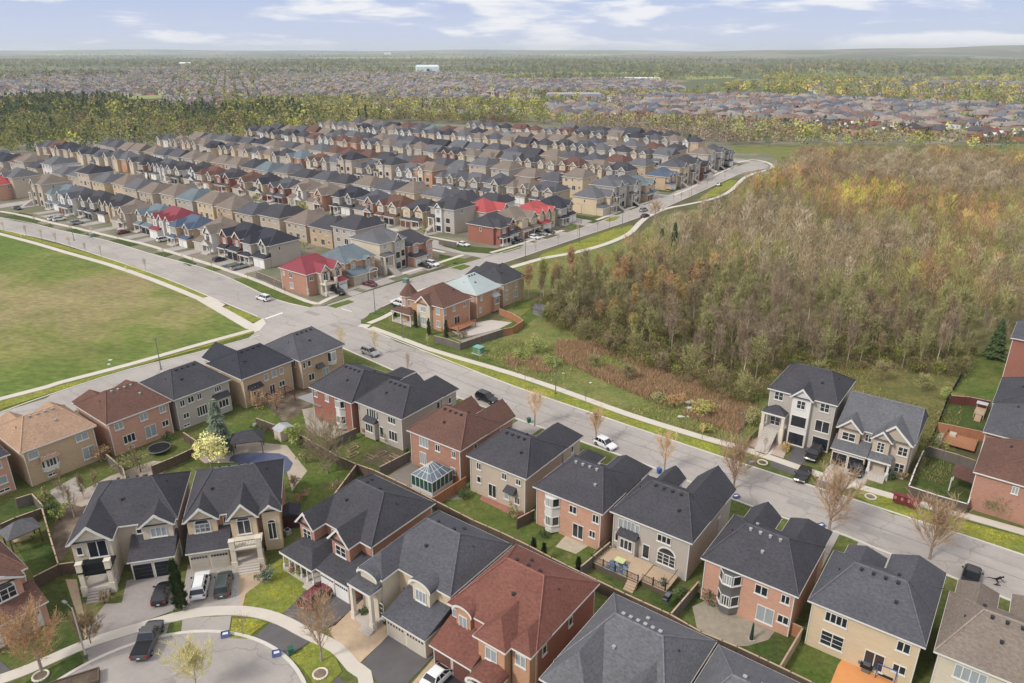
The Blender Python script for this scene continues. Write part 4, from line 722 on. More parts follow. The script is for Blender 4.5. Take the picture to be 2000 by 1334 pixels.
# corner houses across the intersection
XG='houses between the boulevard street and the wood'
x1=house('orange brick corner house with brown roof, conical turret and wraparound porch',*ctr((-15.9,159.4),232,1,1,10.0,13.4),232,dict(W=10.0,D=13.4,dm=12.6,rise=3.5,rx=3.3,roof='brown',wall='orange',nv=2,
  wins=[('R',4.6,4.9,1.2,1.6,'ctwo'),('R',4.6,1.8,1.2,1.6,'ctwo'),('R',0.6,4.8,1.5,1.5,'ctwo'),('R',0.6,1.9,1.9,2.0,'three'),('B',-4.2,4.9,1.0,1.5,'ctwo'),('B',-1,5.0,0.9,1.3,'ctwo'),('B',2.8,5.1,0.8,1.2,'two'),('B',0,1.9,2.0,2.0,'door'),('B',-4.2,1.8,1.0,1.5,'ctwo')]),XG)
def extras_x1():
    W=10.0;D=13.4; w=MB(); w.box(W/2-OH,W/2+0.35,-1.6,2.6,0,6.1); w.build('stone_bay',WALL['cream'],x1)
    for z,h in ((4.8,1.4),(1.9,1.9)): window(x1,(W/2+0.352,0.5,z),(0,1),(1,0),1.7,h,'cthree')
    r=MB(); A=[(W/2+0.75,-2.0,6.2),(W/2+0.75,3.0,6.2),(W/2+0.75,0.5,8.2)]; B=[(1.5,-2,6.2),(1.5,3,6.2),(1.5,0.5,8.2)]
    r.poly([A[0],A[1],B[1],B[0]][::-1]); r.poly([A[0],A[2],B[2],B[0]][::-1]); r.poly([A[2],A[1],B[1],B[2]][::-1]); r.build('roof',ROOF['brown'],x1)
    p=MB(); p.poly([(W/2+0.36,-1.7,6.1),(W/2+0.36,2.7,6.1),(W/2+0.36,0.5,7.9)]); p.build('front_wall',WALL['orange'],x1)
    t=MB()
    for sg in (-1,1):
        q=[(W/2+0.8,0.5+sg*2.6,6.0),(W/2+0.8,0.5+sg*2.1,6.0),(W/2+0.8,0.5,7.8),(W/2+0.8,0.5,8.25)]; t.poly(q if sg>0 else q[::-1])
    t.build('rake_board',TRIM,x1)
    cx,cy=W/2-1.6,-D/2+0.6; n=8; P=lambda r,z:[(cx+r*math.cos(i*math.pi/4+math.pi/8),cy+r*math.sin(i*math.pi/4+math.pi/8)) for i in range(n)]
    tw=MB(); tw.prism(P(1.9,0),0,6.6); tw.build('turret_wall',WALL['orange'],x1); f=MB(); f.prism(P(2.35,0),6.55,6.75); f.build('eaves_trim',TRIM,x1)
    c=MB(); q=P(2.4,0)
    for i in range(n): c.poly([(*q[i],6.76),(*q[(i+1)%n],6.76),(cx,cy,9.9)])
    c.build('turret_roof',ROOF['brown'],x1)
    for a in (0,1,7,2,6):
        an=a*math.pi/4; nr=(math.cos(an),math.sin(an)); window(x1,(cx+nr[0]*1.76,cy+nr[1]*1.76,5.0),(-nr[1],nr[0]),nr,0.8,1.5,'cone')
    r=MB(); hip(r,W/2-4.4,W/2+2.0,-D/2-2.2,-D/2+4.4,3.0,1.0,2.2,2.2,2.2); r.build('porch_roof',ROOF['brown'],x1); t=MB(); fascia(t,W/2-4.4,W/2+2.0,-D/2-2.2,-D/2+4.4,3.0); t.build('porch_beam',TRIM,x1)
    for (a,b_) in ((W/2+1.8,-D/2-2.0),(W/2+1.8,-D/2+1),(W/2+1.8,-D/2+4.2),(W/2-1.2,-D/2-2),(W/2-4.2,-D/2-2)): m_=MB(); m_.box(a-0.12,a+0.12,b_-0.12,b_+0.12,0,2.8); m_.build('column',TRIM,x1)
    m_=MB(); m_.box(W/2-4.4,W/2+1.9,-D/2-2.1,-D/2+4.3,0,0.5); m_.build('porch_floor',CONC,x1)
    d=MB(); d.box(-3,3.4,D/2-OH,D/2+3.0,0.9,1.05,0)
    for x in (-2.9,3.3): 
        for y in (D/2+0.3,D/2+2.9): d.box(x-0.07,x+0.07,y-0.07,y+0.07,0,2.0,0)
    for z in (1.4,1.7,1.95): d.box(-3,3.4,D/2+2.93,D/2+2.98,z-0.04,z+0.04,0)
    d.build('deck',WOODO,x1)
extras_x1()
x2=house('tan brick house under a pale green-grey roof beside the turret house',*ctr((-8.6,169.0),232,1,1,9.6,13.6),232,dict(W=9.6,D=13.6,dm=12.6,rise=3.2,rx=3.2,roof='palegreen',wall='orange',fwall='tan',nv=5,
  wins=[('B',-2.6,4.9,0.8,1.3,'ctwo'),('B',2.5,5.0,1.0,1.3,'ctwo'),('B',-3,1.9,0.8,1.4,'ctwo'),('R',5,4.8,0.8,1.2,'ctwo'),('R',3,1.8,0.8,1.2,'one')],awn=[(2.6,2.6,4.1,'bump')]),XG)
x3=house('tan brick house with charcoal roof and rear deck, farthest of the three by the wood',*ctr((-2.2,177.8),232,1,1,9.6,14.0),232,dict(W=9.6,D=14.0,dm=11.0,rise=3.3,rx=3.1,roof='charcoal',wall='tan',nv=3,wings=[(-2.3,2.3,14,2.6,'hip'),(2.4,2.2,13.4,2.5,'hip')],
  wins=[('B',-3,4.8,0.9,1.4,'ctwo'),('B',1.0,4.8,1.0,1.4,'ctwo'),('B',0.8,2.4,1.8,2.0,'cdoor'),('B',-3,2.2,1.0,1.3,'ctwo')],awn=[]),XG)
NG='houses on the boulevard street north of the intersection'
n1=house('red brick corner house with bright crimson metal roof and balcony, at the intersection',*ctr((-52.8,184.7),52,-1,-1,11.6,14.6),52,dict(W=11.6,D=14.6,dm=12.2,rise=3.3,rx=3.3,roof='crimson',wall='brick',fwall='cream',nv=0,
  wings=[(-0.6,1.9,14.0,2.0,'gable'),(3.9,1.8,13.6,2.1,'gable')],lows=[dict(k='garage',x=(2.2,5.6),f=15.4,h=2.9,rise=1.1,c='white',n=1),dict(k='porch',x=(-2.5,1.5),f=15.8,b=13.6,h=3.0,style='balcony',cw=0.3,fl=0.7)],
  wins=[('F',-0.6,4.6,1.5,2.0,'arch'),('F',3.9,4.7,1.3,1.6,'arch'),('F',-4,4.8,1.2,1.2,'two'),('L',2.5,4.8,1.3,1.6,'arch'),('L',5.6,4.8,0.8,1.1,'ctwo'),('L',2.5,1.8,1.6,1.7,'cthree'),('L',-4.5,1.6,0.7,1.3,'one')]),NG)
n2=house('tan brick house with blue-grey roof, eyebrow dormer and beige garage doors, red car outside',*ctr((-38.0,205.0),52,1,-1,11.6,14.6),52,dict(W=11.6,D=14.6,dm=12.6,rise=3.2,rx=3.2,roof='teal',wall='orange',fwall='tan',nv=0,
  wings=[(-3.0,1.4,13.0,0.9,'arch'),(2.4,1.4,13.2,0.8,'gable')],lows=[dict(k='garage',x=(-5.6,-0.2),f=15.8,h=3.0,rise=1.4,c='greige',w=False),dict(k='porch',x=(0,3.4),f=15.8,b=13.0,h=3.1,style='tarch',fl=0.5,cw=0.2)],
  wins=[('F',-3,4.8,1.2,1.5,'ctwo'),('F',2.4,4.8,1.1,1.7,'cone'),('F',4.7,4.8,0.8,1.3,'ctwo')]),NG)
n3=house('greige three storey house with dark loggias and double black garage',*ctr((-31.2,215.8),52,1,-1,10.8,14.6),52,dict(W=10.8,D=14.6,dm=13.6,E=9.0,rise=2.8,rx=3.0,roof='grey',wall='cream',fwall='grey',nv=0,wings=[(1.4,1.7,14.4,2.2,'gable')],
  wins=[('F',-3,7.8,1.2,1.4,'ctwo'),('F',1.4,7.6,1.0,1.5,'cone'),('F',4.1,7.8,1.0,1.4,'ctwo'),('F',1.2,4.5,1.8,2.1,'one'),('F',3.9,4.5,1.8,2.1,'one'),('F',-3,4.0,1.6,2.6,'arch'),('F',1.2,1.3,2.0,2.2,'one'),('F',3.9,1.3,2.0,2.2,'one'),('L',-3,5,0.5,1.4,'one')],lows=[dict(k='porch',x=(-5.2,-1.2),f=15.2,b=13.6,h=5.4,style='shed',rise=0.7,fl=2.3,cw=0.5,cm='s',sx=(-4.2,-2.0))]),NG)
n4=house('brick house with charcoal roof and white double garage at the far end of its block',*ctr((-23.6,223.4),52,1,-1,10.6,14.6),52,dict(W=10.6,D=14.6,dm=12.8,rise=3.2,rx=3.2,roof='charcoal',wall='brick',fwall='salmon',nv=0,
  wings=[(-2.6,1.6,13.6,0.8,'arch'),(3.2,1.6,13.8,0.9,'arch')],lows=[dict(k='garage',x=(-5.0,0.6),f=15.4,h=3.0,rise=1.2,c='white',w=False)],wins=[('F',-2.6,4.7,1.2,1.6,'cone'),('F',3.2,4.7,1.2,1.7,'cone'),('F',3.2,1.8,1.1,1.6,'cone')]),NG)
# ------------------------------------------------------------------ the subdivision beyond the wide road
def proj(x,y,z=0.0):
    dz=z-CAMH; f=y*math.cos(PITCH)-dz*math.sin(PITCH); u=y*math.sin(PITCH)+dz*math.cos(PITCH)
    return (1000+x/f*FPX, 667-u/f*FPX) if f>1 else (-9999,9999)
UA=math.degrees(math.atan2(U[1],U[0]))
def mk(W,D,**S):
    n0=len(bpy.data.objects); d=dict(W=W,D=D,roof='charcoal',wall='beige',fwall='cream',nv=0,rise=3.2,rx=3.3,dm=D-2.2); d.update(S)
    r=house('prototype',0,0,0,d,None,detail=1); return r
BW=[('B',-3.4,4.8,1.3,1.3,'two'),('B',0,4.9,1.0,1.2,'two'),('B',3.3,4.8,1.4,1.3,'ctwo'),('B',-3.0,1.9,1.5,1.5,'three'),('B',0.8,1.7,1.8,2.0,'door'),('B',3.8,2.0,1.0,1.2,'two'),('L',1,4.8,0.7,1.2,'one'),('R',-1,4.8,0.7,1.2,'one')]
P_=[]
P_.append(mk(12.0,14,wings=[(-3.3,2.1,13.4,2.0,'gable'),(3.2,2.3,13.0,1.9,'gable')],lows=[dict(k='garage',x=(-0.6,5.7),f=14.6,h=2.9,rise=1.2,c='black',w=False),dict(k='porch',x=(-5.2,-1.2),f=14.8,b=13.4,h=2.9,style='shed',fl=0.6,nc=2)],wins=BW+[('F',-3.3,4.7,1.5,1.6,'cthree'),('F',3.2,4.7,1.5,1.6,'cthree'),('F',0,5.0,0.8,1.1,'one')]))
P_.append(mk(12.0,14,wings=[(-2.6,2.4,14.0,2.3,'hip'),(3.6,1.8,12.8,1.8,'gable')],lows=[dict(k='garage',x=(0,5.7),f=14.2,h=2.9,rise=1.2,c='white',w=False),dict(k='porch',x=(-5.2,-0.3),f=15.2,b=14.0,h=2.9,style='hip',rise=0.8,fl=0.5,nc=3)],wins=BW+[('F',-2.6,4.7,1.7,1.5,'cthree'),('F',3.6,4.7,1.3,1.6,'arch')]))
P_.append(mk(11.6,14,rx=5.6,rise=3.8,wings=[(2.8,2.4,14.2,2.4,'gable')],lows=[dict(k='garage',x=(-5.5,0.2),f=14.6,h=2.9,rise=1.3,c='greige',w=False),dict(k='porch',x=(0.4,4.8),f=15.2,b=14.2,h=3.0,style='gable',rise=1.3,fl=0.6)],wins=BW+[('F',2.8,4.7,1.8,1.7,'arch'),('F',-2.4,4.9,1.6,1.4,'ctwo')]))
P_.append(mk(12.0,14,wings=[(-3.9,1.6,13.2,1.7,'gable'),(0.2,1.7,13.2,1.7,'gable'),(4.1,1.5,13.0,1.5,'gable')],lows=[dict(k='garage',x=(-5.6,0.2),f=14.8,h=2.9,rise=1.2,c='white',w=False)],wins=BW+[('F',-3.9,4.7,1.0,1.6,'cone'),('F',0.2,4.7,1.0,1.6,'cone'),('F',4.1,4.7,1.0,1.6,'cone'),('F',3.4,1.8,1.2,1.5,'two')]))
P_.append(mk(11.6,14,wings=[(-2.9,2.2,13.6,0.9,'arch'),(3.0,2.3,13.4,2.1,'gable')],lows=[dict(k='garage',x=(-5.4,0.3),f=14.8,h=2.9,rise=1.2,c='brown',w=False),dict(k='porch',x=(0.6,4.6),f=15.0,b=13.4,h=3.0,style='shed',fl=0.5)],wins=BW+[('F',-2.9,4.7,1.4,1.6,'cthree'),('F',3.0,4.7,1.4,1.6,'cthree')]))
P_.append(mk(11.8,14,E=8.8,wings=[(-1.2,1.9,13.6,1.9,'gable')],dm=12.8,wins=[(a,u,z+2.7,w,h,s) for a,u,z,w,h,s in BW]+[('B',-3,1.9,1.5,1.5,'three'),('F',-1.2,7.5,1.4,1.4,'ctwo'),('F',3.2,7.6,1.4,1.4,'ctwo'),('F',-1.2,4.5,2.0,2.0,'one'),('F',2.6,4.5,2.0,2.0,'one'),('F',-1.2,1.4,2.3,2.2,'one'),('F',2.6,1.4,2.3,2.2,'one')],lows=[dict(k='porch',x=(-5.6,-2.8),f=14.0,b=12.8,h=5.2,style='shed',fl=2.2,cm='s',cw=0.5)]))
nL=len(P_)
BL=[('B',-3,4.8,1.3,1.3,'two'),('B',3,4.8,1.3,1.3,'ctwo'),('B',0,1.8,1.8,1.9,'door'),('F',-3.0,4.7,1.4,1.6,'ctwo'),('F',3.0,4.7,1.4,1.6,'ctwo'),('R',0,4.8,0.8,1.2,'one')]
P_.append(mk(11.8,14,wings=[(-3.0,2.2,13.4,2.0,'gable'),(3.0,2.2,13.4,2.0,'gable')],wins=BL,lows=[dict(k='garage',x=(0,5.6),f=14.4,h=2.9,rise=1.2,c='white',w=False)]))
P_.append(mk(11.8,14,rx=0.4,rise=3.4,wings=[(3.0,2.4,14.0,2.3,'hip')],wins=BL,lows=[dict(k='garage',x=(-5.6,0),f=14.4,h=2.9,rise=1.2,c='black',w=False)]))
P_.append(mk(11.6,14,rx=5.5,rise=3.6,wings=[(-3.0,2.3,13.6,2.1,'gable')],wins=BL))
bpy.context.view_layer.update()
for r_ in P_:
    st=[r_]
    while st:
        q=st.pop(); ch=[o for o in bpy.data.objects if o.parent==q]; 
        _kids[q.name]=ch; st+=ch
def kids(o):
    if o.name in _kids: return _kids[o.name]
    return []
used_p=set()
def matmap(rf,wl,fw): return {'charcoal_shingle':ROOF[rf],'beige_brick':WALL[wl],'cream_stone':WALL[fw]}
_orig={}
def place(k,x,y,rot,rf,wl,fw,label,group,name='house',sc=None):
    c=copy_tree(P_[k],None,matmap(rf,wl,fw)); c.name=name; c.location=(x,y,0); c.rotation_euler=(0,0,R(rot)); c['label']=label; c['category']='house'; c['group']=group
    c.scale=sc or (rr.uniform(0.95,1.04),rr.uniform(0.95,1.05),rr.uniform(0.97,1.10))
    return c
rr=random.Random(21)
RW=['charcoal']*5+['slate']*8+['black']*2+['taupe']*7+['brown']*3+['grey']*6+['teal']
WW=['beige']*8+['grey']*6+['gold']*3+['brick']*3+['tan']*3+['redbrick']+['orange']*1+['white']*3
TL=[(-200,318),(0,308),(150,303),(300,294),(420,281),(520,268),(700,255),(1000,262),(1200,272),(1320,280),(1425,306),(1500,330)]
def topline(px):
    for i in range(len(TL)-1):
        if TL[i][0]<=px<=TL[i+1][0]: f=(px-TL[i][0])/(TL[i+1][0]-TL[i][0]); return TL[i][1]+f*(TL[i+1][1]-TL[i][1])
    return 999
HOUSES=[]
drv=MB()
def drive(x,y,rot,u0=0.2,u1=5.2,f=8.0):
    c,s=math.cos(R(rot)),math.sin(R(rot)); P=lambda a,b:(x+a*c-b*s,y+a*s+b*c,0.05); drv.poly([P(u0,-7-f),P(u1,-7-f),P(u1,-7),P(u0,-7)])
def row(tf,face,s0,desc,cols={},smax=420,step=13.7,walk=True):
    """row whose fronts stand at t=tf; face -1 looks back towards the wide road, +1 away"""
    s=s0; i=0
    while s<smax:
        x,y=ST(s+6.0,tf+(7 if face<0 else -7)+rr.uniform(-1.3,1.3)); px,py=proj(x,y)
        if px<-70: break
        if py>topline(px):
            rf,wl=rr.choice(RW),rr.choice(WW); fw=rr.choice([wl,wl,'cream','white','gold',wl])
            if i in cols: rf,wl,fw=cols[i][:3]
            far=y>395; k=rr.choice([6,7,8,8]) if far else rr.choice([0,1,2,3,4,0,1,2,3,4,5])
            if i in cols and len(cols[i])>3: k=cols[i][3]
            rot=UA if face<0 else UA+180
            lab='%s house, %s roof, %s from the boulevard in the %s'%(WN[wl].split()[0],RN[rf],ORD[min(i,29)],desc)
            place(k,x,y,rot+rr.uniform(-1.2,1.2),rf,wl,fw,lab,'subdivision houses beyond the wide road'); HOUSES.append((x,y)); drive(x,y,rot,0.2 if k in(0,1,6) else -5.4,5.4 if k in (0,1,6) else -0.2)
        s+=step*rr.uniform(0.98,1.03); i+=1
row(15.6,-1,30.5+0,'front row along the road',{0:('black','grey','grey',1),1:('black','grey','redbrick',0),2:('taupe','beige','white',2),3:('blue','tan','tan',1),4:('crimson','grey','white',3),5:('teal','tan','beige',0),6:('taupe','beige','beige',2),7:('charcoal','beige','gold',3),8:('charcoal','grey','grey',0),9:('slate','beige','white',4),10:('charcoal','grey','white',0),11:('teal','grey','white',1),12:('taupe','beige','beige',5)},smax=300) if False else None
def row1():
    cols=[('black','grey','grey',1),('black','grey','redbrick',0),('taupe','beige','white',2),('blue','tan','tan',1),('crimson','grey','white',3),('teal','tan','beige',0),('taupe','beige','beige',2),('charcoal','beige','gold',3),('charcoal','grey','grey',0),('slate','beige','white',4),('teal','grey','white',1),('taupe','beige','beige',5)]
    row(12.6,-1,42.4,'front row along the road',{i:c for i,c in enumerate(cols)},smax=205)
row1()
row(12.6,-1,226,'far front row',smax=330)
c=place(2,*G(8,386),UA+200,'red','salmon','orange','orange brick house with a red roof at the left frame edge','subdivision houses beyond the wide road')
row(53.0,+1,30,'second row',{0:('charcoal','grey','grey',5),1:('charcoal','tan','tan',1),2:('taupe','beige','beige',2),3:('charcoal','beige','beige',1),4:('slate','beige','beige',0),5:('taupe','tan','tan',2),6:('taupe','gold','gold',1)})
row(78.5,-1,26,'third row',{0:('charcoal','grey','white',5),1:('charcoal','gold','gold',4),2:('brown','gold','cream',0),3:('slate','brick','brick',2),4:('black','grey','grey',1),5:('taupe','brick','orange',2),6:('taupe','beige','white',2),7:('slate','redbrick','redbrick',0)})
row(117,+1,26,'fourth row',{0:('charcoal','white','white',1),1:('charcoal','orange','orange',2),2:('grey','gold','gold',0),3:('taupe','gold','gold',2),4:('slate','white','white',3)})
row(139,-1,24,'fifth row'); row(179,+1,24,'sixth row'); row(205,-1,26,'seventh row'); row(244,+1,28,'eighth row')
row(270,-1,34,'ninth row'); row(309,+1,40,'tenth row'); row(335,-1,46,'eleventh row'); row(374,+1,60,'twelfth row'); row(400,-1,80,'thirteenth row')
def column(s,t0,n,desc,cols):
    for i in range(n):
        W=12.6; x,y=ST(s+7.2,t0+W*(i+0.5)); rf,wl,fw,k=cols[i]
        lab='%s house, %s roof, %s in the %s of houses facing the boulevard'%(WN[wl].split()[0],RN[rf],ORD[i],desc)
        c=place(k,x,y,UA+90,rf,wl,fw,lab,'houses facing the boulevard street'); HOUSES.append((x,y)); drive(x,y,UA+90,0.2 if k in(0,1,6) else -5.4,5.4 if k in (0,1,6) else -0.2,9)
column(2.6,75.5,4,'second block',[('charcoal','redbrick','redbrick',1),('taupe','gold','gold',4),('red','beige','gold',3),('black','grey','grey',1)])
column(-0.5,137.5,4,'third block',[('grey','gold','gold',2),('grey','grey','grey',5),('slate','grey','white',5),('teal','tan','tan',4)])
column(2.0,205,4,'fourth block',[('blue','tan','tan',3),('slate','gold','gold',5),('charcoal','grey','grey',5),('black','redbrick','redbrick',1)])
column(9.0,268,3,'fifth block',[('taupe','grey','white',5),('slate','grey','white',5),('charcoal','grey','grey',3)])
# the bright red roofs behind the second block
c=place(2,*ST(26,98),UA+90,'red','beige','beige','beige house with a bright red pyramid roof behind the brick corner house','subdivision houses beyond the wide road'); HOUSES.append(tuple(ST(26,98)))
for p_,k_ in ((ctr((-52.8,184.7),52,-1,-1,11.6,14.6),(2.0,5.8)),(ctr((-38.0,205.0),52,1,-1,11.6,14.6),(-5.6,5.4)),(ctr((-31.2,215.8),52,1,-1,10.8,14.6),(-1,5.4)),(ctr((-23.6,223.4),52,1,-1,10.6,14.6),(-5.0,1.0))): drive(p_[0],p_[1],52,k_[0],k_[1],6.5)
for n_,(a_,b_) in enumerate((((-27.3,110.8)),((-17.9,105.0)),((-7.7,94.9)),((2.0,87.3)),((11.7,79.0)),((21.9,73.0)),((31.4,63.7)),((41.5,56.4)),((51.6,49.0)))): c_=ctr((a_,b_),143.5,-1,1,11.2,14); drive(c_[0],c_[1],143.5,0.0 if n_%2 else -5.0,5.0 if n_%2 else 0.0,11)
for (a_,b_) in ((-49.2,120.3),(-57.9,111.9),(-64.9,103.2),(-73.1,94.3)): c_=ctr((a_,b_),232,1,1,11,13); drive(c_[0],c_[1],232,0,5,8)
dr=drv.build('driveway',ASPH); dr['kind']='structure'
for t_ in (65.5,128,191.5,257,322): ribbon('road',[ST(-2,t_),ST(60,t_),ST(200,t_),ST(460,t_+3)],8.5,0.032,ASPH,sm=False); ribbon('sidewalk',[ST(12,t_+6.4),ST(460,t_+9.4)],1.4,0.08,SIDEW,sm=False); ribbon('sidewalk',[ST(12,t_-6.4),ST(460,t_-3.4)],1.4,0.08,SIDEW,sm=False)
ribbon('road',[ST(213,-3),ST(216,60),ST(222,330)],8.5,0.033,ASPH,sm=False)
for r_ in P_:                       # the patterns themselves are not part of the place
    for o in [r_]+sum([[a]+kids(a) for a in kids(r_)],[]): bpy.data.objects.remove(o,do_unlink=True)
print('mid houses',len(HOUSES))

print('houses total',len([o for o in bpy.data.objects if o.get('category')=='house']))
# ------------------------------------------------------------------ vegetation
def vmat(name,rgb,var=0.25,attr=False):
    m,t,b=newmat(name); b.inputs['Roughness'].default_value=0.9; b.inputs['Specular IOR Level'].default_value=0.1
    oi=t.nodes.new('ShaderNodeObjectInfo'); tc_=t.nodes.new('ShaderNodeTexCoord'); n=t.nodes.new('ShaderNodeTexNoise'); n.inputs['Scale'].default_value=0.9; n.inputs['Detail'].default_value=3
    t.links.new(tc_.outputs['Object'],n.inputs[0])
    if attr: s=t.nodes.new('ShaderNodeAttribute'); s.attribute_name='tint'; src=s.outputs['Color']
    else: s=t.nodes.new('ShaderNodeRGB'); s.outputs[0].default_value=tuple(min(0.8,c_*1.7) for c_ in lin(rgb,0.85)[:3])+(1,); src=s.outputs[0]
    sc_=t.nodes.new('ShaderNodeVectorMath'); sc_.operation='SCALE'; t.links.new(src,sc_.inputs[0])
    f=mth('MULTIPLY',mth('MULTIPLY_ADD',n.outputs['Fac'],var*4,1-var*2,tree=t),mth('MULTIPLY_ADD',oi.outputs['Random'],0.3,0.85,tree=t),tree=t)
    t.links.new(f,sc_.inputs['Scale']); t.links.new(sc_.outputs[0],b.inputs['Base Color']); 
    return m
BARK=vmat('grey_bark',(120,108,96)); BARKP=vmat('pale_bark',(166,156,142)); BARKD=vmat('dark_bark',(74,64,56))
TW={'greybrown':vmat('grey_brown_twigs',(122,106,84)),'brown':vmat('brown_twigs',(120,104,76)),'olive':vmat('olive_twigs',(122,118,72)),'rust':vmat('rust_twigs',(142,112,80)),'pink':vmat('tan_pink_twigs',(150,124,94)),
 'yellow':vmat('yellow_green_leaves',(140,136,62)),'cream':vmat('cream_blossom',(190,178,112)),'tan':vmat('tan_twigs',(182,152,112)),'green':vmat('fresh_green_leaves',(122,132,58)),'orange':vmat('orange_buds',(154,120,76)),
 'spruce':vmat('spruce_needles',(84,100,78)),'cedar':vmat('cedar_foliage',(66,84,44)),'bluespruce':vmat('blue_spruce_needles',(92,104,84)),'dark':vmat('dark_evergreen',(58,74,52)),'gold':vmat('golden_twigs',(146,122,70))}
def bare_tree(seed,h=7,r=3,th=1.6,limbs=9,sub=5,tw=5,rad=0.12,twl=0.9,tww=0.022,upright=0.5,buds=0,budsz=0.1,k=4):
    """returns (trunk MB, crown MB): tapered trunk, limbs that fork, and sprays of fine twigs"""
    q=random.Random(seed); T=MB(); C=MB()
    top=Vector((q.uniform(-.2,.2),q.uniform(-.2,.2),h*0.72)); 
    p0=Vector((0,0,-0.1)); p1=Vector((q.uniform(-.08,.08),q.uniform(-.08,.08),th)); T.tube(p0,p1,rad*1.25,rad,6,cap=False); T.tube(p1,top,rad,rad*0.25,5,cap=False)
    def twig(p,d,l,w):
        s=d.orthogonal().normalized(); s.rotate(__import__('mathutils').Quaternion(d,q.uniform(0,6.28))); e=p+d*l
        C.v+= [tuple(p-s*w),tuple(p+s*w),tuple(e)]; n=len(C.v); C.f.append((n-3,n-2,n-1)); C.m.append(0); return e
    def rv(s=1): return Vector((q.uniform(-s,s),q.uniform(-s,s),q.uniform(-s,s)))
    for i in range(limbs):
        f=(i+0.5)/limbs; z=th+(h*0.66-th)*f**1.2; az=i*2.4+q.uniform(-.4,.4)
        el=(0.45+upright*0.7+0.5*f)+q.uniform(-.12,.12); L=(r*1.15)*(1.0-0.45*f)/max(0.35,math.cos(min(1.3,el)))*0.8; L=min(L,(h-z)*1.0/max(0.3,math.sin(el)))
        d=Vector((math.cos(az)*math.cos(el),math.sin(az)*math.cos(el),math.sin(el))); a=p1.lerp(top,(z-th)/(top.z-th)); rr_=rad*(0.5-0.25*f); P=[a]
        for j in range(3):
            d=(d+Vector((0,0,0.16))+rv(0.12)).normalized(); b_=P[-1]+d*L/3; C.tube(P[-1],b_,rr_*(1-j*0.28),rr_*(0.72-j*0.26),3,cap=False); P.append(b_)
        for j in range(sub*2):
            t=q.uniform(0.15,1.0)*3; jj=min(2,int(t)); b_=P[jj].lerp(P[jj+1],t-jj); dd=(P[jj+1]-P[jj]).normalized()
            dd=(dd+rv(0.75)+Vector((0,0,0.15))).normalized(); l=L*q.uniform(0.2,0.36); e=b_+dd*l; C.tube(b_,e,rr_*0.28,rr_*0.12,3,cap=False)
            for m_ in range(tw):
                p=b_.lerp(e,q.uniform(0.2,1)); g=(dd+rv(0.65)+Vector((0,0,0.2))).normalized(); ee=twig(p,g,twl*q.uniform(0.5,1.2),tww)
                for b2 in range(buds):
                    c_=p.lerp(ee,q.uniform(0.3,1))+rv(0.1); u=rv().normalized()*budsz; w=rv().normalized()*budsz; n=len(C.v); C.v+=[tuple(c_-u),tuple(c_+w),tuple(c_+u)]; C.f.append((n,n+1,n+2)); C.m.append(1)
    return T,C
def tmesh(seed,twm,bark=BARK,bud=None,**k):
    T,C=bare_tree(seed,**k); return T.mesh('trunk',[bark]),C.mesh('crown',[twm,bud or twm])
def conifer(seed,h=8,r=2.2,n=900,col='spruce',top=0.0,leaf=0.35):
    q=random.Random(seed); T=MB(); T.tube((0,0,-0.1),(0,0,h*0.95),0.16,0.03,6); C=MB()
    for i in range(n):
        z=h*(0.06+0.94*(i/n)); rr_=r*(1-(z/h))**(0.85 if top==0 else 0.35)*(0.85 if top==0 else 1); az=q.uniform(0,6.283); tier=0.72+0.2*math.sin(z*4.2+az*0.3)+0.14*math.sin(az*5+z*1.7); ra=rr_*tier*q.uniform(0.35,1.0)**0.6
        c=Vector((math.cos(az)*ra,math.sin(az)*ra,z-ra*0.18)); d=Vector((math.cos(az),math.sin(az),-0.25 if top==0 else 1.2)).normalized(); s=Vector((-math.sin(az),math.cos(az),q.uniform(-.4,.4))).normalized(); l=leaf*q.uniform(0.6,1.3)
        m=len(C.v); C.v+=[tuple(c-s*l*0.45-d*l*0.4),tuple(c+s*l*0.45-d*l*0.4),tuple(c+d*l)]; C.f.append((m,m+1,m+2)); C.m.append(0)
    return T.mesh('trunk',[BARKD]),C.mesh('crown',[TW[col]])
def leafy(seed,h=4,r=2,n=900,col='green',bark=BARK,leaf=0.16,th=0.8,flat=0.8):
    q=random.Random(seed); T,C0=bare_tree(seed,h=h*0.9,r=r,th=th,limbs=7,sub=2,tw=1,rad=0.09); C=MB(); C.v=C0.v;C.f=C0.f;C.m=[1]*len(C0.f)
    cl=[(q.gauss(0,r*0.42),q.gauss(0,r*0.42),h*0.62+q.gauss(0,h*0.17),q.uniform(0.3,0.62)*r) for _ in range(16)]
    for i in range(n):
        x,y,z,s=q.choice(cl); v=Vector((q.gauss(0,1),q.gauss(0,1),q.gauss(0,1))).normalized()*s*q.uniform(0.55,1.0); c=Vector((x,y,z))+Vector((v.x,v.y,v.z*flat))
        if c.z<0.15: continue
        u=Vector((q.gauss(0,1),q.gauss(0,1),q.gauss(0,1))).normalized(); w=u.orthogonal().normalized(); l=leaf*q.uniform(0.6,1.4); m=len(C.v); C.v+=[tuple(c-w*l*0.6),tuple(c+w*l*0.6),tuple(c+u*l*1.4)]; C.f.append((m,m+1,m+2)); C.m.append(0)
    return T.mesh('trunk',[bark]),C.mesh('crown',[TW[col],bark])
def plant(name,meshes,x,y,label,cat,group=None,rz=0,sc=1.0,z=0.0):
    o=empty(name,(x,y,z),rz,label,cat,group); o.scale=(sc,sc,sc) if isinstance(sc,(int,float)) else sc
    inst('trunk',meshes[0],o); inst('crown',meshes[1],o); return o
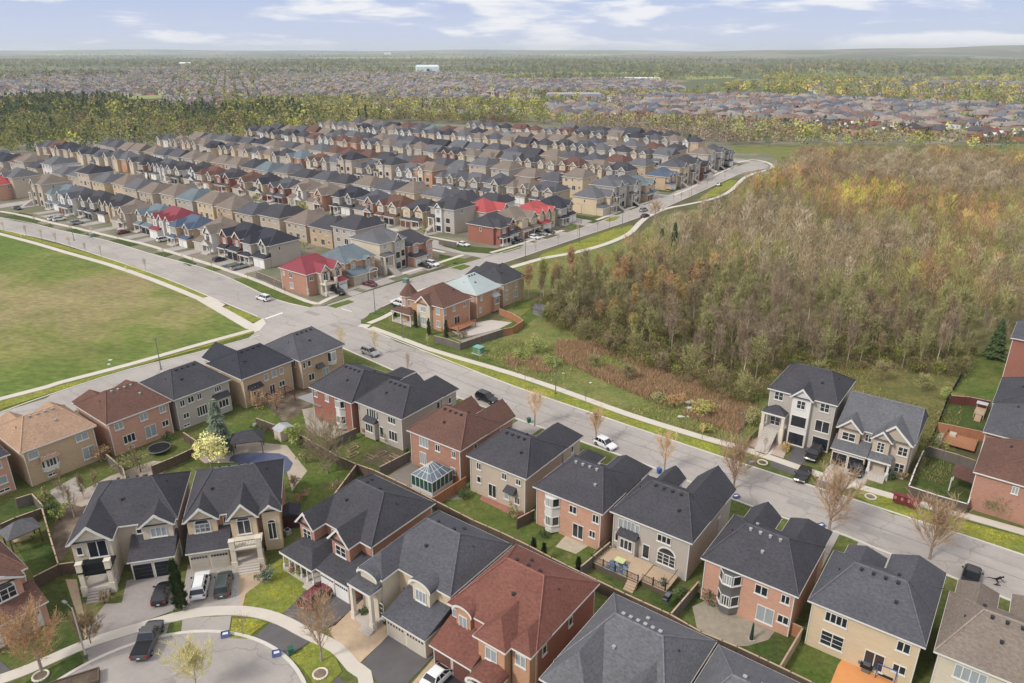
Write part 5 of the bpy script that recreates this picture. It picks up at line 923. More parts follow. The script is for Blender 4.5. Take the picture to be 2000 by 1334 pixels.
# street maples on the near side of the wide road
big=[tmesh(s,TW['pink'],BARK,h=8.0,r=4.3,th=1.5,limbs=20,sub=11,tw=11,rad=0.17,twl=0.85,tww=0.019,upright=0.5) for s in (3,8)]
med=[tmesh(s,TW['tan'],BARK,bud=TW['orange'],h=6.2,r=2.2,th=1.5,limbs=13,sub=7,tw=8,rad=0.11,twl=0.6,tww=0.018,upright=0.75,buds=1,budsz=0.05) for s in (5,6)]
SG='bare street trees along the near side of the wide road'
for i,(p,m_,sc_,lab) in enumerate((((1044,832),med[0],1.0,'budding street tree behind the beige house with orange fence, farthest of the near side maples'),((1163,868),med[1],1.0,'budding tree overhanging the white hatchback parked at the kerb'),((1298,922),med[0],1.02,'budding street tree left of the greige house with double front peaks'),
   ((1432,955),big[0],0.92,'wide bare maple between two charcoal roofs opposite the black cars'),((1618,1040),big[1],1.08,'largest bare maple, opposite the red community mailboxes'),((1815,1092),big[0],0.98,'bare maple behind the golden brick house near the skateboarder'))):
    x,y=G(*p); plant('maple_tree',m_,x,y,lab,'tree',SG,rz=i*1.3,sc=sc_)
sap=[tmesh(s,TW[c],BARK,h=3.8,r=0.8,th=1.3,limbs=8,sub=3,tw=4,rad=0.05,twl=0.5,tww=0.012,upright=0.9) for s,c in ((11,'pink'),(12,'brown'),(13,'tan'))]
ysap=tmesh(14,TW['tan'],BARK,bud=TW['yellow'],h=6.0,r=1.5,th=1.3,limbs=10,sub=4,tw=4,rad=0.07,twl=0.6,tww=0.012,upright=0.9,buds=2,budsz=0.09)
for p,l in (((669,690),'yellow budding young tree behind the corner roof at the intersection'),((734,694),'yellow budding young tree beside the parked silver wagon')):
    x,y=G(*p); plant('young_tree',ysap,x,y,l,'tree','yellow budding trees at the intersection',sc=0.92)
x,y=G(797,736); plant('young_tree',tmesh(15,TW['greybrown'],h=5.5,r=1.2,th=1.5,limbs=9,sub=4,tw=4,rad=0.07,twl=0.6,tww=0.012,upright=0.8),x,y,'slim bare tree at the kerb behind the twin charcoal roofs','tree')
sp_=[(1025,748),(1143,790),(1371,858),(763,640),(790,663),(835,678),(936,708),(1492,885)]
nb=['beside the green utility box','in front of the meadow','left of the stone stair house','by the turret house corner','under the cedar hedge','beside the orange crossing path','right of the utility box','in the tyre ring by the drive']
for i,p in enumerate(sp_):
    x,y=G(*p); plant('sapling',sap[i%3],x,y,'thin bare sapling on the boulevard grass %s'%nb[i],'tree','saplings on the far side of the wide road',rz=i,sc=rnd.uniform(0.6,0.9))
lp=[(8,452),(52,462),(83,470),(111,478),(138,486),(168,495),(198,502),(285,530)]
for i,p in enumerate(lp):
    x,y=G(*p); plant('sapling',sap[i%2],x,y,'small pinkish sapling beside the field, %s from the left edge'%ORD[i],'tree','saplings between the field and the wide road',rz=i*2,sc=rnd.uniform(0.9,1.15))
lp=[(138,452),(180,462),(232,474),(320,500),(358,512),(378,516),(415,527),(485,548),(537,568),(70,440),(95,446)]
for i,p in enumerate(lp):
    x,y=G(*p); plant('sapling',sap[(i+1)%3],x,y,'small bare sapling on a grass square before the row houses, %s of that row'%ORD[i],'tree','saplings in front of the row houses',rz=i*2,sc=rnd.uniform(0.7,1.0))
lp=[(1045,490),(1090,478),(1128,462),(1167,455),(1190,446),(1228,432),(1315,397),(1330,392),(1361,375),(1380,368),(1415,352),(1345,388)]
for i,p in enumerate(lp):
    x,y=G(*p); plant('sapling',sap[i%3],x,y,'thin sapling along the boulevard street, %s from the intersection'%ORD[i],'tree','saplings along the boulevard street',rz=i*2,sc=rnd.uniform(0.8,1.2))
x,y=G(1278,432); plant('blossom_tree',tmesh(17,TW['pink'],BARK,bud=TW['pink'],h=7,r=4.2,th=1.5,limbs=14,sub=5,tw=5,rad=0.15,twl=0.9,tww=0.03,buds=2,budsz=0.16,upright=0.3),x,y,'broad pinkish tree at the kink of the boulevard street','tree')
# near gardens
def gp(p): return G(*p)
x,y=gp((628,1292)); plant('maple_tree',tmesh(20,TW['pink'],BARK,h=8.2,r=2.7,th=1.6,limbs=16,sub=9,tw=9,rad=0.13,twl=0.8,tww=0.015,upright=0.75),x,y,'tall bare maple on the dandelion grass between two driveways','tree')
x,y=gp((82,1312)); plant('maple_tree',tmesh(21,TW['rust'],BARK,bud=TW['orange'],h=7.0,r=3.7,th=1.3,limbs=18,sub=11,tw=10,rad=0.15,twl=0.8,tww=0.02,upright=0.4,buds=1,budsz=0.06),x,y,'round orange-brown tree at the lower left corner','tree')
x,y=gp((178,1258)); plant('shrub',tmesh(22,TW['brown'],BARKD,bud=TW['rust'],h=4.2,r=2.0,th=0.3,limbs=18,sub=8,tw=10,rad=0.05,twl=0.6,tww=0.018,upright=0.5,buds=1,budsz=0.05),x,y,'brown twiggy shrub left of the stone entry steps','shrub')
x,y=gp((385,1350)); plant('young_tree',tmesh(23,TW['cream'],BARK,bud=TW['tan'],h=5.2,r=3.0,th=1.2,limbs=18,sub=9,tw=10,rad=0.07,twl=0.7,tww=0.018,upright=0.6,buds=1,budsz=0.05),x,y,'pale tan tree top in the middle of the turning circle','tree')
x,y=gp((475,1240)); plant('sapling',tmesh(24,TW['greybrown'],h=2.8,r=1.3,th=0.9,limbs=8,sub=3,tw=3,rad=0.05,twl=0.4,tww=0.01),x,y,'small bare sapling on the grass between two driveways','tree')
x,y=gp((355,1190)); plant('cedar',conifer(30,7.2,1.05,2400,'cedar',top=1,leaf=0.3),x,y,'tall narrow cedar between the black car and the white van','tree')
x,y=gp((432,880)); plant('spruce',conifer(31,9.4,3.0,3600,'bluespruce',leaf=0.55),x,y,'tall blue-green spruce in front of the greige house','tree')
x,y=gp((412,912)); plant('blossom_tree',leafy(32,5.4,2.5,2600,'cream',leaf=0.2,th=1.0),x,y,'round cream blossoming tree behind the pool','tree')
x,y=gp((640,925)); plant('willow_tree',tmesh(33,TW['greybrown'],BARK,bud=TW['olive'],h=8.6,r=5.2,th=1.0,limbs=20,sub=9,tw=9,rad=0.15,twl=1.1,tww=0.022,upright=0.1,buds=1,budsz=0.07),x,y,'big grey bare tree spreading over the garden fence','tree')
x,y=gp((578,870)); plant('young_tree',leafy(34,3.6,1.4,1100,'green',leaf=0.15),x,y,'small bright green tree by the blue playground posts','tree')
x,y=gp((560,800)); plant('young_tree',tmesh(35,TW['rust'],BARK,h=4.6,r=2.2,th=0.7,limbs=12,sub=6,tw=6,rad=0.07,twl=0.7,tww=0.015,upright=0.3),x-1,y,'rusty bare tree by the cluttered yard','tree') if False else None
for i,(p,h,l) in enumerate((((128,985),7.2,'tall narrow bare birch in front of the tan house, left one'),((145,1010),6.0,'tall narrow bare birch in front of the tan house, right one'),((268,925),6.6,'upright bare tree in front of the brown roofed brick house'),((165,975),4.0,'low bare birch beside the back patio table'),((192,970),4.6,'upright twiggy birch beside the back patio'))):
    x,y=gp(p); plant('birch_tree',tmesh(40+i,TW['brown'],BARKP,bud=TW['olive'],h=h,r=0.9,th=0.5,limbs=12,sub=5,tw=5,rad=0.06,twl=0.6,tww=0.018,upright=1.0,buds=1,budsz=0.05),x,y,l,'tree','bare birches behind the left houses')
for i,(p,s_,c_,l) in enumerate((((238,925),1.3,'olive','olive budding shrub by the fence below the brick house'),((275,922),1.6,'olive','wide olive budding shrub beside the upright bare tree'),((540,800),1.4,'rust','rusty bare bush in the yard behind the pergola'),((505,800),1.6,'rust','rusty bare bush beside the white canopy'),((100,1010),1.1,'cedar','dark green shrub by the lower left fence'),((116,1015),0.9,'green','light green shrub by the lower left fence'),
   ((1295,1150),0.5,'dark','potted round bush on the deck beside the arched window'),((1388,1175),0.9,'dark','dark round bush on the flagstone patio'),((205,900),1.5,'rust','rusty hedge behind the tan house'),((640,1120),0.01,'dark','')) ):
    if s_<0.1: continue
    x,y=gp(p); plant('shrub',leafy(60+i,2.2*s_,1.1*s_,700,c_,BARKD,leaf=0.12,th=0.2),x,y,l,'shrub','garden shrubs in the near yards')
for i,(p,h,l) in enumerate((((1042,1085),2.9,'narrow cedar in the fenced yard, left of the pair'),((1062,1097),3.0,'narrow cedar in the fenced yard, right of the pair'),((1129,1120),2.6,'narrow cedar at the yard corner beside the grey fence'),((812,640),4.4,'cedar at the front corner of the turret house'),((838,655),4.2,'cedar beside the arched stone bay'),((872,660),4.4,'cedar beside the corner house deck'),((772,618),3.0,'small cedar by the turret house porch'),((565,565),4.6,'cedar against the crimson roofed house'),((653,560),3.8,'cedar by the black jeep'),((1002,1068),1.5,'clipped cedar bush behind the orange fence'),((1535,905),0.1,''))):
    if h<1: continue
    x,y=gp(p); plant('cedar',conifer(80+i,h,0.55 if h<4 else 0.75,700,'cedar',top=1,leaf=0.24),x,y,l,'tree','narrow cedars beside houses')
for i,(p,s_,c_,l) in enumerate((((520,1135),1.0,'bluespruce','blue-green spreading juniper by the stone porch steps'),((590,1125),0.8,'olive','olive bush in front of the columned porch'),((1715,1010),0.0,'green',''),((1945,1005),2.0,'cedar','big rounded dark green bush by the right brick house'),((1848,780),1.3,'green','light green bush on the chain link fence'),((1818,880),1.6,'green','green bush beside the beige gabled house'),((1735,935),0.9,'dark','small dark evergreen beside the brick entry steps'),((1535,880),0.8,'gold','golden grass tufts left of the stone stairs'),((905,660),0.9,'greybrown','bare shrub beside the corner house patio'),((1098,660),0.01,'green',''))):
    if s_<0.1: continue
    x,y=gp(p); plant('shrub',leafy(100+i,1.7*s_,1.1*s_,900,c_,BARKD,leaf=0.11,th=0.15,flat=0.7),x,y,l,'shrub','shrubs beside the houses')
# bushes of the meadow
for i,(p,s_,c_,l) in enumerate((((1048,690),1.5,'green','fresh green bush at the left end of the meadow, tallest'),((1020,705),1.2,'green','fresh green bush beside the tallest one on the meadow'),((1078,715),1.0,'green','small fresh green bush nearest the far sidewalk'),((1372,815),1.4,'yellow','yellow-green bush behind the rubbish on the meadow'),((1318,795),1.1,'orange','orange bush on the meadow'),((1285,785),0.8,'olive','small olive bush left of the orange one'),((1378,845),0.8,'yellow','small yellowish bush near the sidewalk'),((1700,790),1.0,'olive',''),((1470,830),1.2,'olive','olive bush at the edge of the wood behind the fence'),((1270,405),1.0,'cedar',''))):
    if not l: continue
    x,y=gp(p); plant('bush',leafy(120+i,2.6*s_,1.6*s_,900,c_,BARKD,leaf=0.15,th=0.3),x,y,l,'bush','bushes on the meadow')
for i,(p,h,r_,l) in enumerate((((1290,500),9.0,3.2,'dark green pine by the footpath kink, left of the pair'),((1315,490),9.5,3.0,'dark green pine by the footpath kink, right of the pair'),((1085,560),6.5,2.2,'dark evergreen at the left tip of the wood'),((1940,700),9.0,3.6,'dark spruce at the wood edge beside the right yard'),((1512,395),9.5,3.4,'bright green pine beside the far bend of the street'),((1500,375),7.5,2.6,'small green pine above the far bend of the street'),((1415,450),7,2.4,'dark evergreen inside the wood near the path'))):
    x,y=gp(p); plant('pine_tree',conifer(140+i,h,r_,2200,'cedar' if i not in (4,5) else 'green',leaf=0.5),x,y,l,'tree','evergreens at the edge of the wood')
x,y=gp((662,452)); plant('young_tree',leafy(150,7,2.4,1500,'yellow',leaf=0.25),x,y,'yellow blooming tree among the third row houses','tree') if False else None
for p,l in (((592,425),'yellow-green blooming tree in front of the red brick row house'),((662,375),'smaller yellow-green blooming tree behind the row of gables')):
    x,y=gp(p); plant('blossom_tree',leafy(151,6,2.4,1500,'yellow',leaf=0.25),x,y,l,'tree')
# ---- the bare wood on the right
WOODP=GP([(1020,592),(1060,568),(1120,548),(1180,532),(1245,498),(1290,468),(1340,447),(1400,424),(1455,386),(1490,362),(1520,345),(1545,332),(1560,318),(1620,310),(1750,316),(2010,330),(2350,345),(2350,640),(2010,668),(1905,690),(1880,735),(1700,715),(1540,735),(1470,760),(1400,730),(1300,700),(1180,660),(1100,630),(1060,600)])
def inside(P,x,y):
    c=False; j=len(P)-1
    for i in range(len(P)):
        if (P[i][1]>y)!=(P[j][1]>y) and x<(P[j][0]-P[i][0])*(y-P[i][1])/(P[j][1]-P[i][1])+P[i][0]: c=not c
        j=i
    return c
qs=random.Random(5); pts=[]
x0=min(p[0] for p in WOODP);x1=max(p[0] for p in WOODP);y0=min(p[1] for p in WOODP);y1=max(p[1] for p in WOODP)
yy=y0
while yy<y1:
    st=3.9+ (yy-120)/240.0; xx=x0
    while xx<x1:
        a=xx+qs.uniform(-.5,.5)*st; b_=yy+qs.uniform(-.5,.5)*st
        if inside(WOODP,a,b_):
            px,py=proj(a,b_)
            if -60<px<2080: pts.append((a,b_,math.hypot(a,b_)))
        xx+=st
    yy+=st
pts.sort(key=lambda p:p[2]); print('wood trees',len(pts))
KINDS=[('greybrown',BARKP),('brown',BARK),('olive',BARK),('greybrown',BARK),('rust',BARK),('gold',BARK),('yellow',BARKP),('greybrown',BARKP)]
def kind_at(x,y):
    v=math.sin(x*0.045+1.3)+math.sin(y*0.038+x*0.02)+math.sin(x*0.11-y*0.09)*0.7+qs.uniform(-0.9,0.9)
    far=max(0,(y-260)/200.)
    if v>2.0: return 6 if qs.random()<0.6 else 5
    if v>1.6: return 4 if qs.random()<0.5 else 5
    if v>0.7: return 1
    if v>-0.2: return 2 if y<330 else 0
    if v>-1.0: return 3
    return 0 if qs.random()<0.7 else 7
fm=[]
for k,(c_,bk) in enumerate(KINDS):
    bud={'olive':TW['olive'],'rust':TW['orange'],'gold':TW['gold'],'yellow':TW['yellow'],'greybrown':TW['olive'],'brown':TW['brown']}[c_]
    fm.append([tmesh(200+k*3+j,TW[c_] if c_!='yellow' else TW['olive'],bk,bud=bud,h=11.5+j*1.2,r=1.9+0.3*j,th=3.4,limbs=13,sub=5,tw=5,rad=0.11,twl=1.25,tww=0.036,upright=0.95,buds=2 if k in (4,5,6) else (1 if k in(2,1) else 0),budsz=0.17,k=3) for j in range(2)])
KL=['grey-brown','brown','olive budding','grey','rust budded','golden budded','yellow-green leafing','pale barked']
for i,(x,y,d) in enumerate(pts[:290]):
    k=kind_at(x,y); o=plant('woodland_tree',fm[k][i%2],x,y,'%s tall slim bare tree in the crowded wood right of the boulevard street'%KL[k],'tree','%s trees of the bare wood'%KL[k],rz=qs.uniform(0,6.28),sc=qs.uniform(0.5,1.0))
# the rest of the wood: one mass
def bulk(name,V,F,C,m,kind='stuff',label=None,cat=None):
    me=bpy.data.meshes.new(name); V=np.concatenate(V).astype(np.float32); nt_=len(V)//3
    me.vertices.add(len(V)); me.vertices.foreach_set('co',V.ravel()); me.loops.add(len(V)); me.loops.foreach_set('vertex_index',np.arange(len(V),dtype=np.int32))
    me.polygons.add(nt_); me.polygons.foreach_set('loop_start',np.arange(0,len(V),3,dtype=np.int32))
    try: me.polygons.foreach_set('loop_total',np.full(nt_,3,dtype=np.int32))
    except Exception: pass
    at=me.attributes.new('tint','FLOAT_COLOR','POINT'); at.data.foreach_set('color',np.concatenate(C).astype(np.float32).ravel())
    me.materials.append(m); me.update(); me.validate(); o=bpy.data.objects.new(name,me); col.objects.link(o); o['kind']=kind
    if label: o['label']=label
    if cat: o['category']=cat
    return o
TINT=vmat('mixed_foliage',(0,0,0),0.12,attr=True)
def tri_tree(seed,h,r,nt_,upr=1.0):
    """far bare tree as a soup of slim triangles: stems and upward sprays"""
    g=np.random.default_rng(seed); T=[]
    for j in range(2):
        a=j*1.57; w=0.13; T.append([[-w*math.cos(a),-w*math.sin(a),0],[w*math.cos(a),w*math.sin(a),0],[0,0,h*0.8]])
    for i in range(nt_):
        z=h*(0.28+0.66*g.random()**0.8); rr_=r*math.sin(min(1,(1.02-z/h)*1.9)*1.57)*g.random()**0.5; a=g.random()*6.283
        p=np.array([math.cos(a)*rr_,math.sin(a)*rr_,z]); d=np.array([math.cos(a)*0.5,math.sin(a)*0.5,upr])+g.normal(0,0.35,3); d/=np.linalg.norm(d); l=h*0.14*(0.5+g.random()); s=np.cross(d,g.normal(0,1,3)); s/=np.linalg.norm(s)
        w=0.05+0.05*g.random(); T.append([p-s*w,p+s*w,p+d*l])
    return np.array(T,dtype=np.float32).reshape(-1,3)
TT=[tri_tree(i,12,2.3,150) for i in range(6)]
COLK=np.array([lin(c,1) for c in ((118,104,82),(122,100,76),(116,112,70),(120,110,88),(136,106,76),(142,122,72),(138,134,66),(134,122,104))])*1.75
V=[];C=[]; g=np.random.default_rng(3)
for (x,y,d) in pts[290:]:
    k=kind_at(x,y); t_=TT[int(g.integers(6))]; s=0.62+0.4*g.random(); a=g.random()*6.283; ca,sa=math.cos(a),math.sin(a); w=1.0 if y<330 else 1.25
    q=t_*s; V.append(np.stack([q[:,0]*ca*w-q[:,1]*sa*w+x,q[:,0]*sa*w+q[:,1]*ca*w+y,q[:,2]],1)); cc_=COLK[k]*(0.62+0.85*g.random()); cc_[3]=1; cq=np.repeat(cc_[None],len(q),0)
    if g.random()<0.35: cq[:6]=(0.42,0.385,0.32,1)
    C.append(cq)
bulk('bare_wood',V,None,C,TINT,label='mass of bare grey-brown trees filling the wood at the right',cat='wood')
sheet('forest_floor',WOODP,0.006,grass('leaf_litter',(112,104,72),(104,102,64),bare=(126,110,84)))
# undergrowth, reeds and brush along the wood
def scatter(n,poly,fn):
    xs=[p[0] for p in poly];ys=[p[1] for p in poly];c=0;out=[]
    while c<n:
        x=qs.uniform(min(xs),max(xs));y=qs.uniform(min(ys),max(ys))
        if inside(poly,x,y): fn(x,y);c+=1
def blades(n,poly,h,w,tints,name,label,cat,lean=0.35):
    V=[];C=[]
    P=[]; scatter(n,poly,lambda x,y:P.append((x,y)))
    P=np.array(P); k=len(P); a=g.random(k)*6.283; hh=h*(0.4+0.9*g.random(k)); ww=w*(0.5+g.random(k)); lx=g.normal(0,lean,k)*hh; ly=g.normal(0,lean,k)*hh
    A=np.stack([P[:,0]-np.cos(a)*ww,P[:,1]-np.sin(a)*ww,np.zeros(k)],1);B=np.stack([P[:,0]+np.cos(a)*ww,P[:,1]+np.sin(a)*ww,np.zeros(k)],1);T=np.stack([P[:,0]+lx,P[:,1]+ly,hh],1)
    V=np.stack([A,B,T],1).reshape(-1,3); tt=(np.array([lin(c,1) for c in tints])*1.6)[g.integers(len(tints),size=k)]*(0.7+0.6*g.random(k))[:,None]; tt[:,3]=1
    return bulk(name,[V],None,[np.repeat(tt,3,0)],TINT,label=label,cat=cat)
def mask(P,f): return [p for p in P if f(*p)]
_sc=scatter
def scatter(n,poly,fn,f=None):
    if MASK is None: return _sc(n,poly,fn)
    _sc(n,poly,lambda x,y: fn(x,y) if MASK(x,y)>qs.uniform(-0.6,0.6) else None)
MASK=lambda x,y: math.sin(x*0.31+y*0.12)+math.sin(y*0.27-x*0.1)+0.7*math.sin(x*0.83)*math.sin(y*0.71)-0.1
MASK0=MASK; MASK=lambda x,y: MASK0(x,y)+1.1
blades(60000,GP([(1085,668),(1180,668),(1300,712),(1420,770),(1480,800),(1440,850),(1380,830),(1250,775),(1180,745),(1090,700)]),0.95,0.055,[(166,132,108),(152,120,96),(142,118,92),(130,110,84),(124,116,78)],'dry_reeds','straw brown dry reeds between the meadow and the wood','reeds')
blades(9000,GP([(985,702),(1010,690),(1060,705),(1080,728),(1040,732),(1000,722)]),0.9,0.05,[(160,136,106),(146,122,94)],'dry_reeds','small patch of dry reeds beside the green bushes','reeds')
MASK=lambda x,y: math.sin(x*0.2+1)+math.sin(y*0.23)+0.2
blades(26000,GP([(905,672),(1000,727),(1106,762),(1228,806),(1366,848),(1462,872),(1480,800),(1300,712),(1120,680),(980,660)]),0.45,0.05,[(104,114,62),(128,122,78),(96,106,54),(146,136,94)],'meadow_grass','tufted meadow grass beyond the far sidewalk','grass')
blades(22000,GP([(1500,860),(1850,950),(1900,700),(1560,720),(1500,800)]),0.5,0.06,[(118,112,70),(132,122,84),(104,102,60)],'meadow_grass','brown tufted grass behind the two right houses','grass')
MASK=None
# low brush along the near edge of the wood and thin understorey
V=[];C=[]; BT=[tri_tree(50+i,3.4,1.6,110,0.8) for i in range(4)]; ED=GP([(1030,600),(1100,655),(1180,690),(1300,738),(1420,790),(1490,800),(1530,735),(1700,722),(1880,742),(1905,690),(1700,640),(1300,640),(1100,590)]); BC=np.array([lin(c,1) for c in ((116,106,78),(104,102,62),(126,112,86),(112,112,64),(134,116,84),(98,98,60),(120,126,62))])*1.35
for _ in range(2300):
    while True:
        x,y=qs.uniform(0,125),qs.uniform(110,215)
        if inside(ED,x,y): break
    t_=BT[qs.randrange(4)]*qs.uniform(0.2,1.05)**1.3; a=qs.uniform(0,6.28); ca,sa=math.cos(a),math.sin(a); V.append(np.stack([t_[:,0]*ca-t_[:,1]*sa+x,t_[:,0]*sa+t_[:,1]*ca+y,t_[:,2]],1)); cc_=BC[qs.randrange(7)]*qs.uniform(0.75,1.2); cc_[3]=1; C.append(np.repeat(cc_[None],len(t_),0))
bulk('wood_brush',V,None,C,TINT,label='low twiggy brush along the near edge of the wood',cat='brush')
for i,(p,s_,c_) in enumerate((((1140,668),1.3,'olive'),((1190,690),1.0,'brown'),((1240,700),1.5,'olive'),((1290,730),1.1,'greybrown'),((1350,735),1.7,'olive'),((1400,770),1.2,'brown'),((1450,790),1.5,'olive'),((1110,645),1.4,'greybrown'),((1075,630),1.2,'olive'),((1160,720),0.7,'olive'),((1225,745),0.8,'greybrown'),((1600,745),1.1,'olive'),((1720,745),1.0,'brown'),((1800,765),0.8,'olive'))):
    x,y=gp(p); plant('bush',tmesh(600+i,TW[c_],BARKD,bud=TW['olive'],h=3.6*s_,r=2.0*s_,th=0.2,limbs=14,sub=6,tw=7,rad=0.05,twl=0.8,tww=0.03,upright=0.45,buds=1,budsz=0.1),x,y,'twiggy %s bush in front of the wood, %s from the left'%({'olive':'olive','brown':'brown','greybrown':'grey-brown'}[c_],ORD[[2,4,6,7,8,9,10,1,0,3,5,11,12,13][i]]),'bush','twiggy bushes in front of the wood')
YS=[((905,975),0.7,'cedar','by the back wall of the beige house'),((1000,1008),0.5,'olive','at the red patio'),((1060,1050),0.4,'cedar','below the white bay'),((1170,1090),0.5,'olive','left of the raised deck'),((1330,1165),0.6,'cedar','right of the raised deck'),((1372,1165),0.6,'brown','under the grey bay'),((1545,1215),0.5,'olive','at the corner of the salmon house'),((1640,1250),0.5,'brown','below the grid window of the golden house'),((715,850),0.5,'rust','under the bump-out window of the greige house'),((760,865),0.6,'olive','at the vegetable garden wall'),((795,890),0.5,'cedar','at the right end of the vegetable garden'),((870,930),0.5,'olive','beside the conservatory'),((600,905),0.9,'olive','on the lawn left of the grey bare tree'),((575,950),0.8,'brown','on the lawn right of the pool'),((590,975),0.6,'rust','beside the pool deck corner'),((660,960),0.8,'brown','under the grey bare tree'),((505,850),0.8,'cedar','right of the gazebo'),((545,845),0.7,'olive','behind the pool'),((330,860),0.6,'cedar','below the brown roofed brick house'),((90,975),0.7,'olive','between the two leftmost yards'),((1760,935),0.6,'brown','in the bed under the beige house window'),((1730,925),0.6,'cedar','right of the white porch'),((205,1180),0.7,'brown','left of the entry steps'),((575,1120),0.5,'rust','by the columned porch'),((712,1205),0.4,'cedar','beside the arched entry')]
for i,(p,s_,c_,w_) in enumerate(YS):
    x,y=gp(p); plant('shrub',leafy(700+i,2.0*s_+0.3,1.3*s_,420,c_,BARKD,leaf=0.13,th=0.1,flat=0.8),x,y,'small %s shrub %s'%({'cedar':'dark green','olive':'olive','brown':'brown','rust':'rusty'}[c_],w_),'shrub','small shrubs of the near gardens')
# small garden and street trees of the subdivision
et=[tmesh(501,TW['brown'],BARK,h=5.5,r=1.8,th=1.2,limbs=9,sub=4,tw=5,rad=0.09,twl=0.8,tww=0.03,upright=0.6),leafy(502,4.5,1.7,420,'olive',leaf=0.3),tmesh(503,TW['rust'],BARK,bud=TW['orange'],h=5,r=1.7,th=1.0,limbs=9,sub=4,tw=5,rad=0.09,twl=0.8,tww=0.03,upright=0.6,buds=1,budsz=0.12),conifer(504,5.5,1.4,420,'cedar',leaf=0.45)]
EL=['bare brown','olive budding','rusty budding','dark evergreen']; n_=0
for t0 in (34.0,60.5,71.0,98.5,122,134,159,186,197,225,251,263,290):
    s_=24+qs.uniform(0,10)
    while s_<330:
        x,y=ST(s_,t0+qs.uniform(-1,1)); px,py=proj(x,y)
        if -30<px<1500 and py>topline(px)+3 and min((abs(x-a)+abs(y-b) for a,b in HOUSES),default=99)>9.5:
            k=qs.choice([0,0,1,1,2,3]); n_+=1; plant('small_tree',et[k],x,y,'%s small tree among the subdivision houses, %s lot from the boulevard'%(EL[k],ORD[min(29,int(s_/12))]),'tree','small trees of the subdivision',rz=s_,sc=qs.uniform(0.6,1.1))
        s_+=qs.uniform(9,26)
print('estate trees',n_)
# ------------------------------------------------------------------ vehicles
def paint(name,rgb,r=0.3,metal=0.2):
    m,t,b=newmat(name); b.inputs['Base Color'].default_value=lin(rgb); b.inputs['Roughness'].default_value=r; b.inputs['Metallic'].default_value=metal; b.inputs['Coat Weight'].default_value=0.5; b.inputs['Coat Roughness'].default_value=0.1; return m
PT={'white':paint('white_car_paint',(225,225,224),0.35,0),'black':paint('black_car_paint',(22,22,25)),'green':paint('dark_green_car_paint',(62,74,70)),'grey':paint('dark_grey_car_paint',(74,74,74)),'silver':paint('silver_car_paint',(160,162,160),0.3,0.5),'red':paint('red_car_paint',(120,22,34)),'blue':paint('dark_blue_car_paint',(34,46,66))}
TYRE=mat('tyre_rubber',(0.015,0.015,0.016),0.9); RIM=mat('alloy_rim',lin((150,150,152)),0.35,metal=0.8); LAMPR=mat('red_tail_lamp',lin((150,20,24)),0.3); LAMPW=mat('clear_head_lamp',lin((205,208,212)),0.2); PLATE=mat('licence_plate',lin((210,214,220)),0.5)
CARG=glass('car_glass',(0.012,0.014,0.018),0.06)
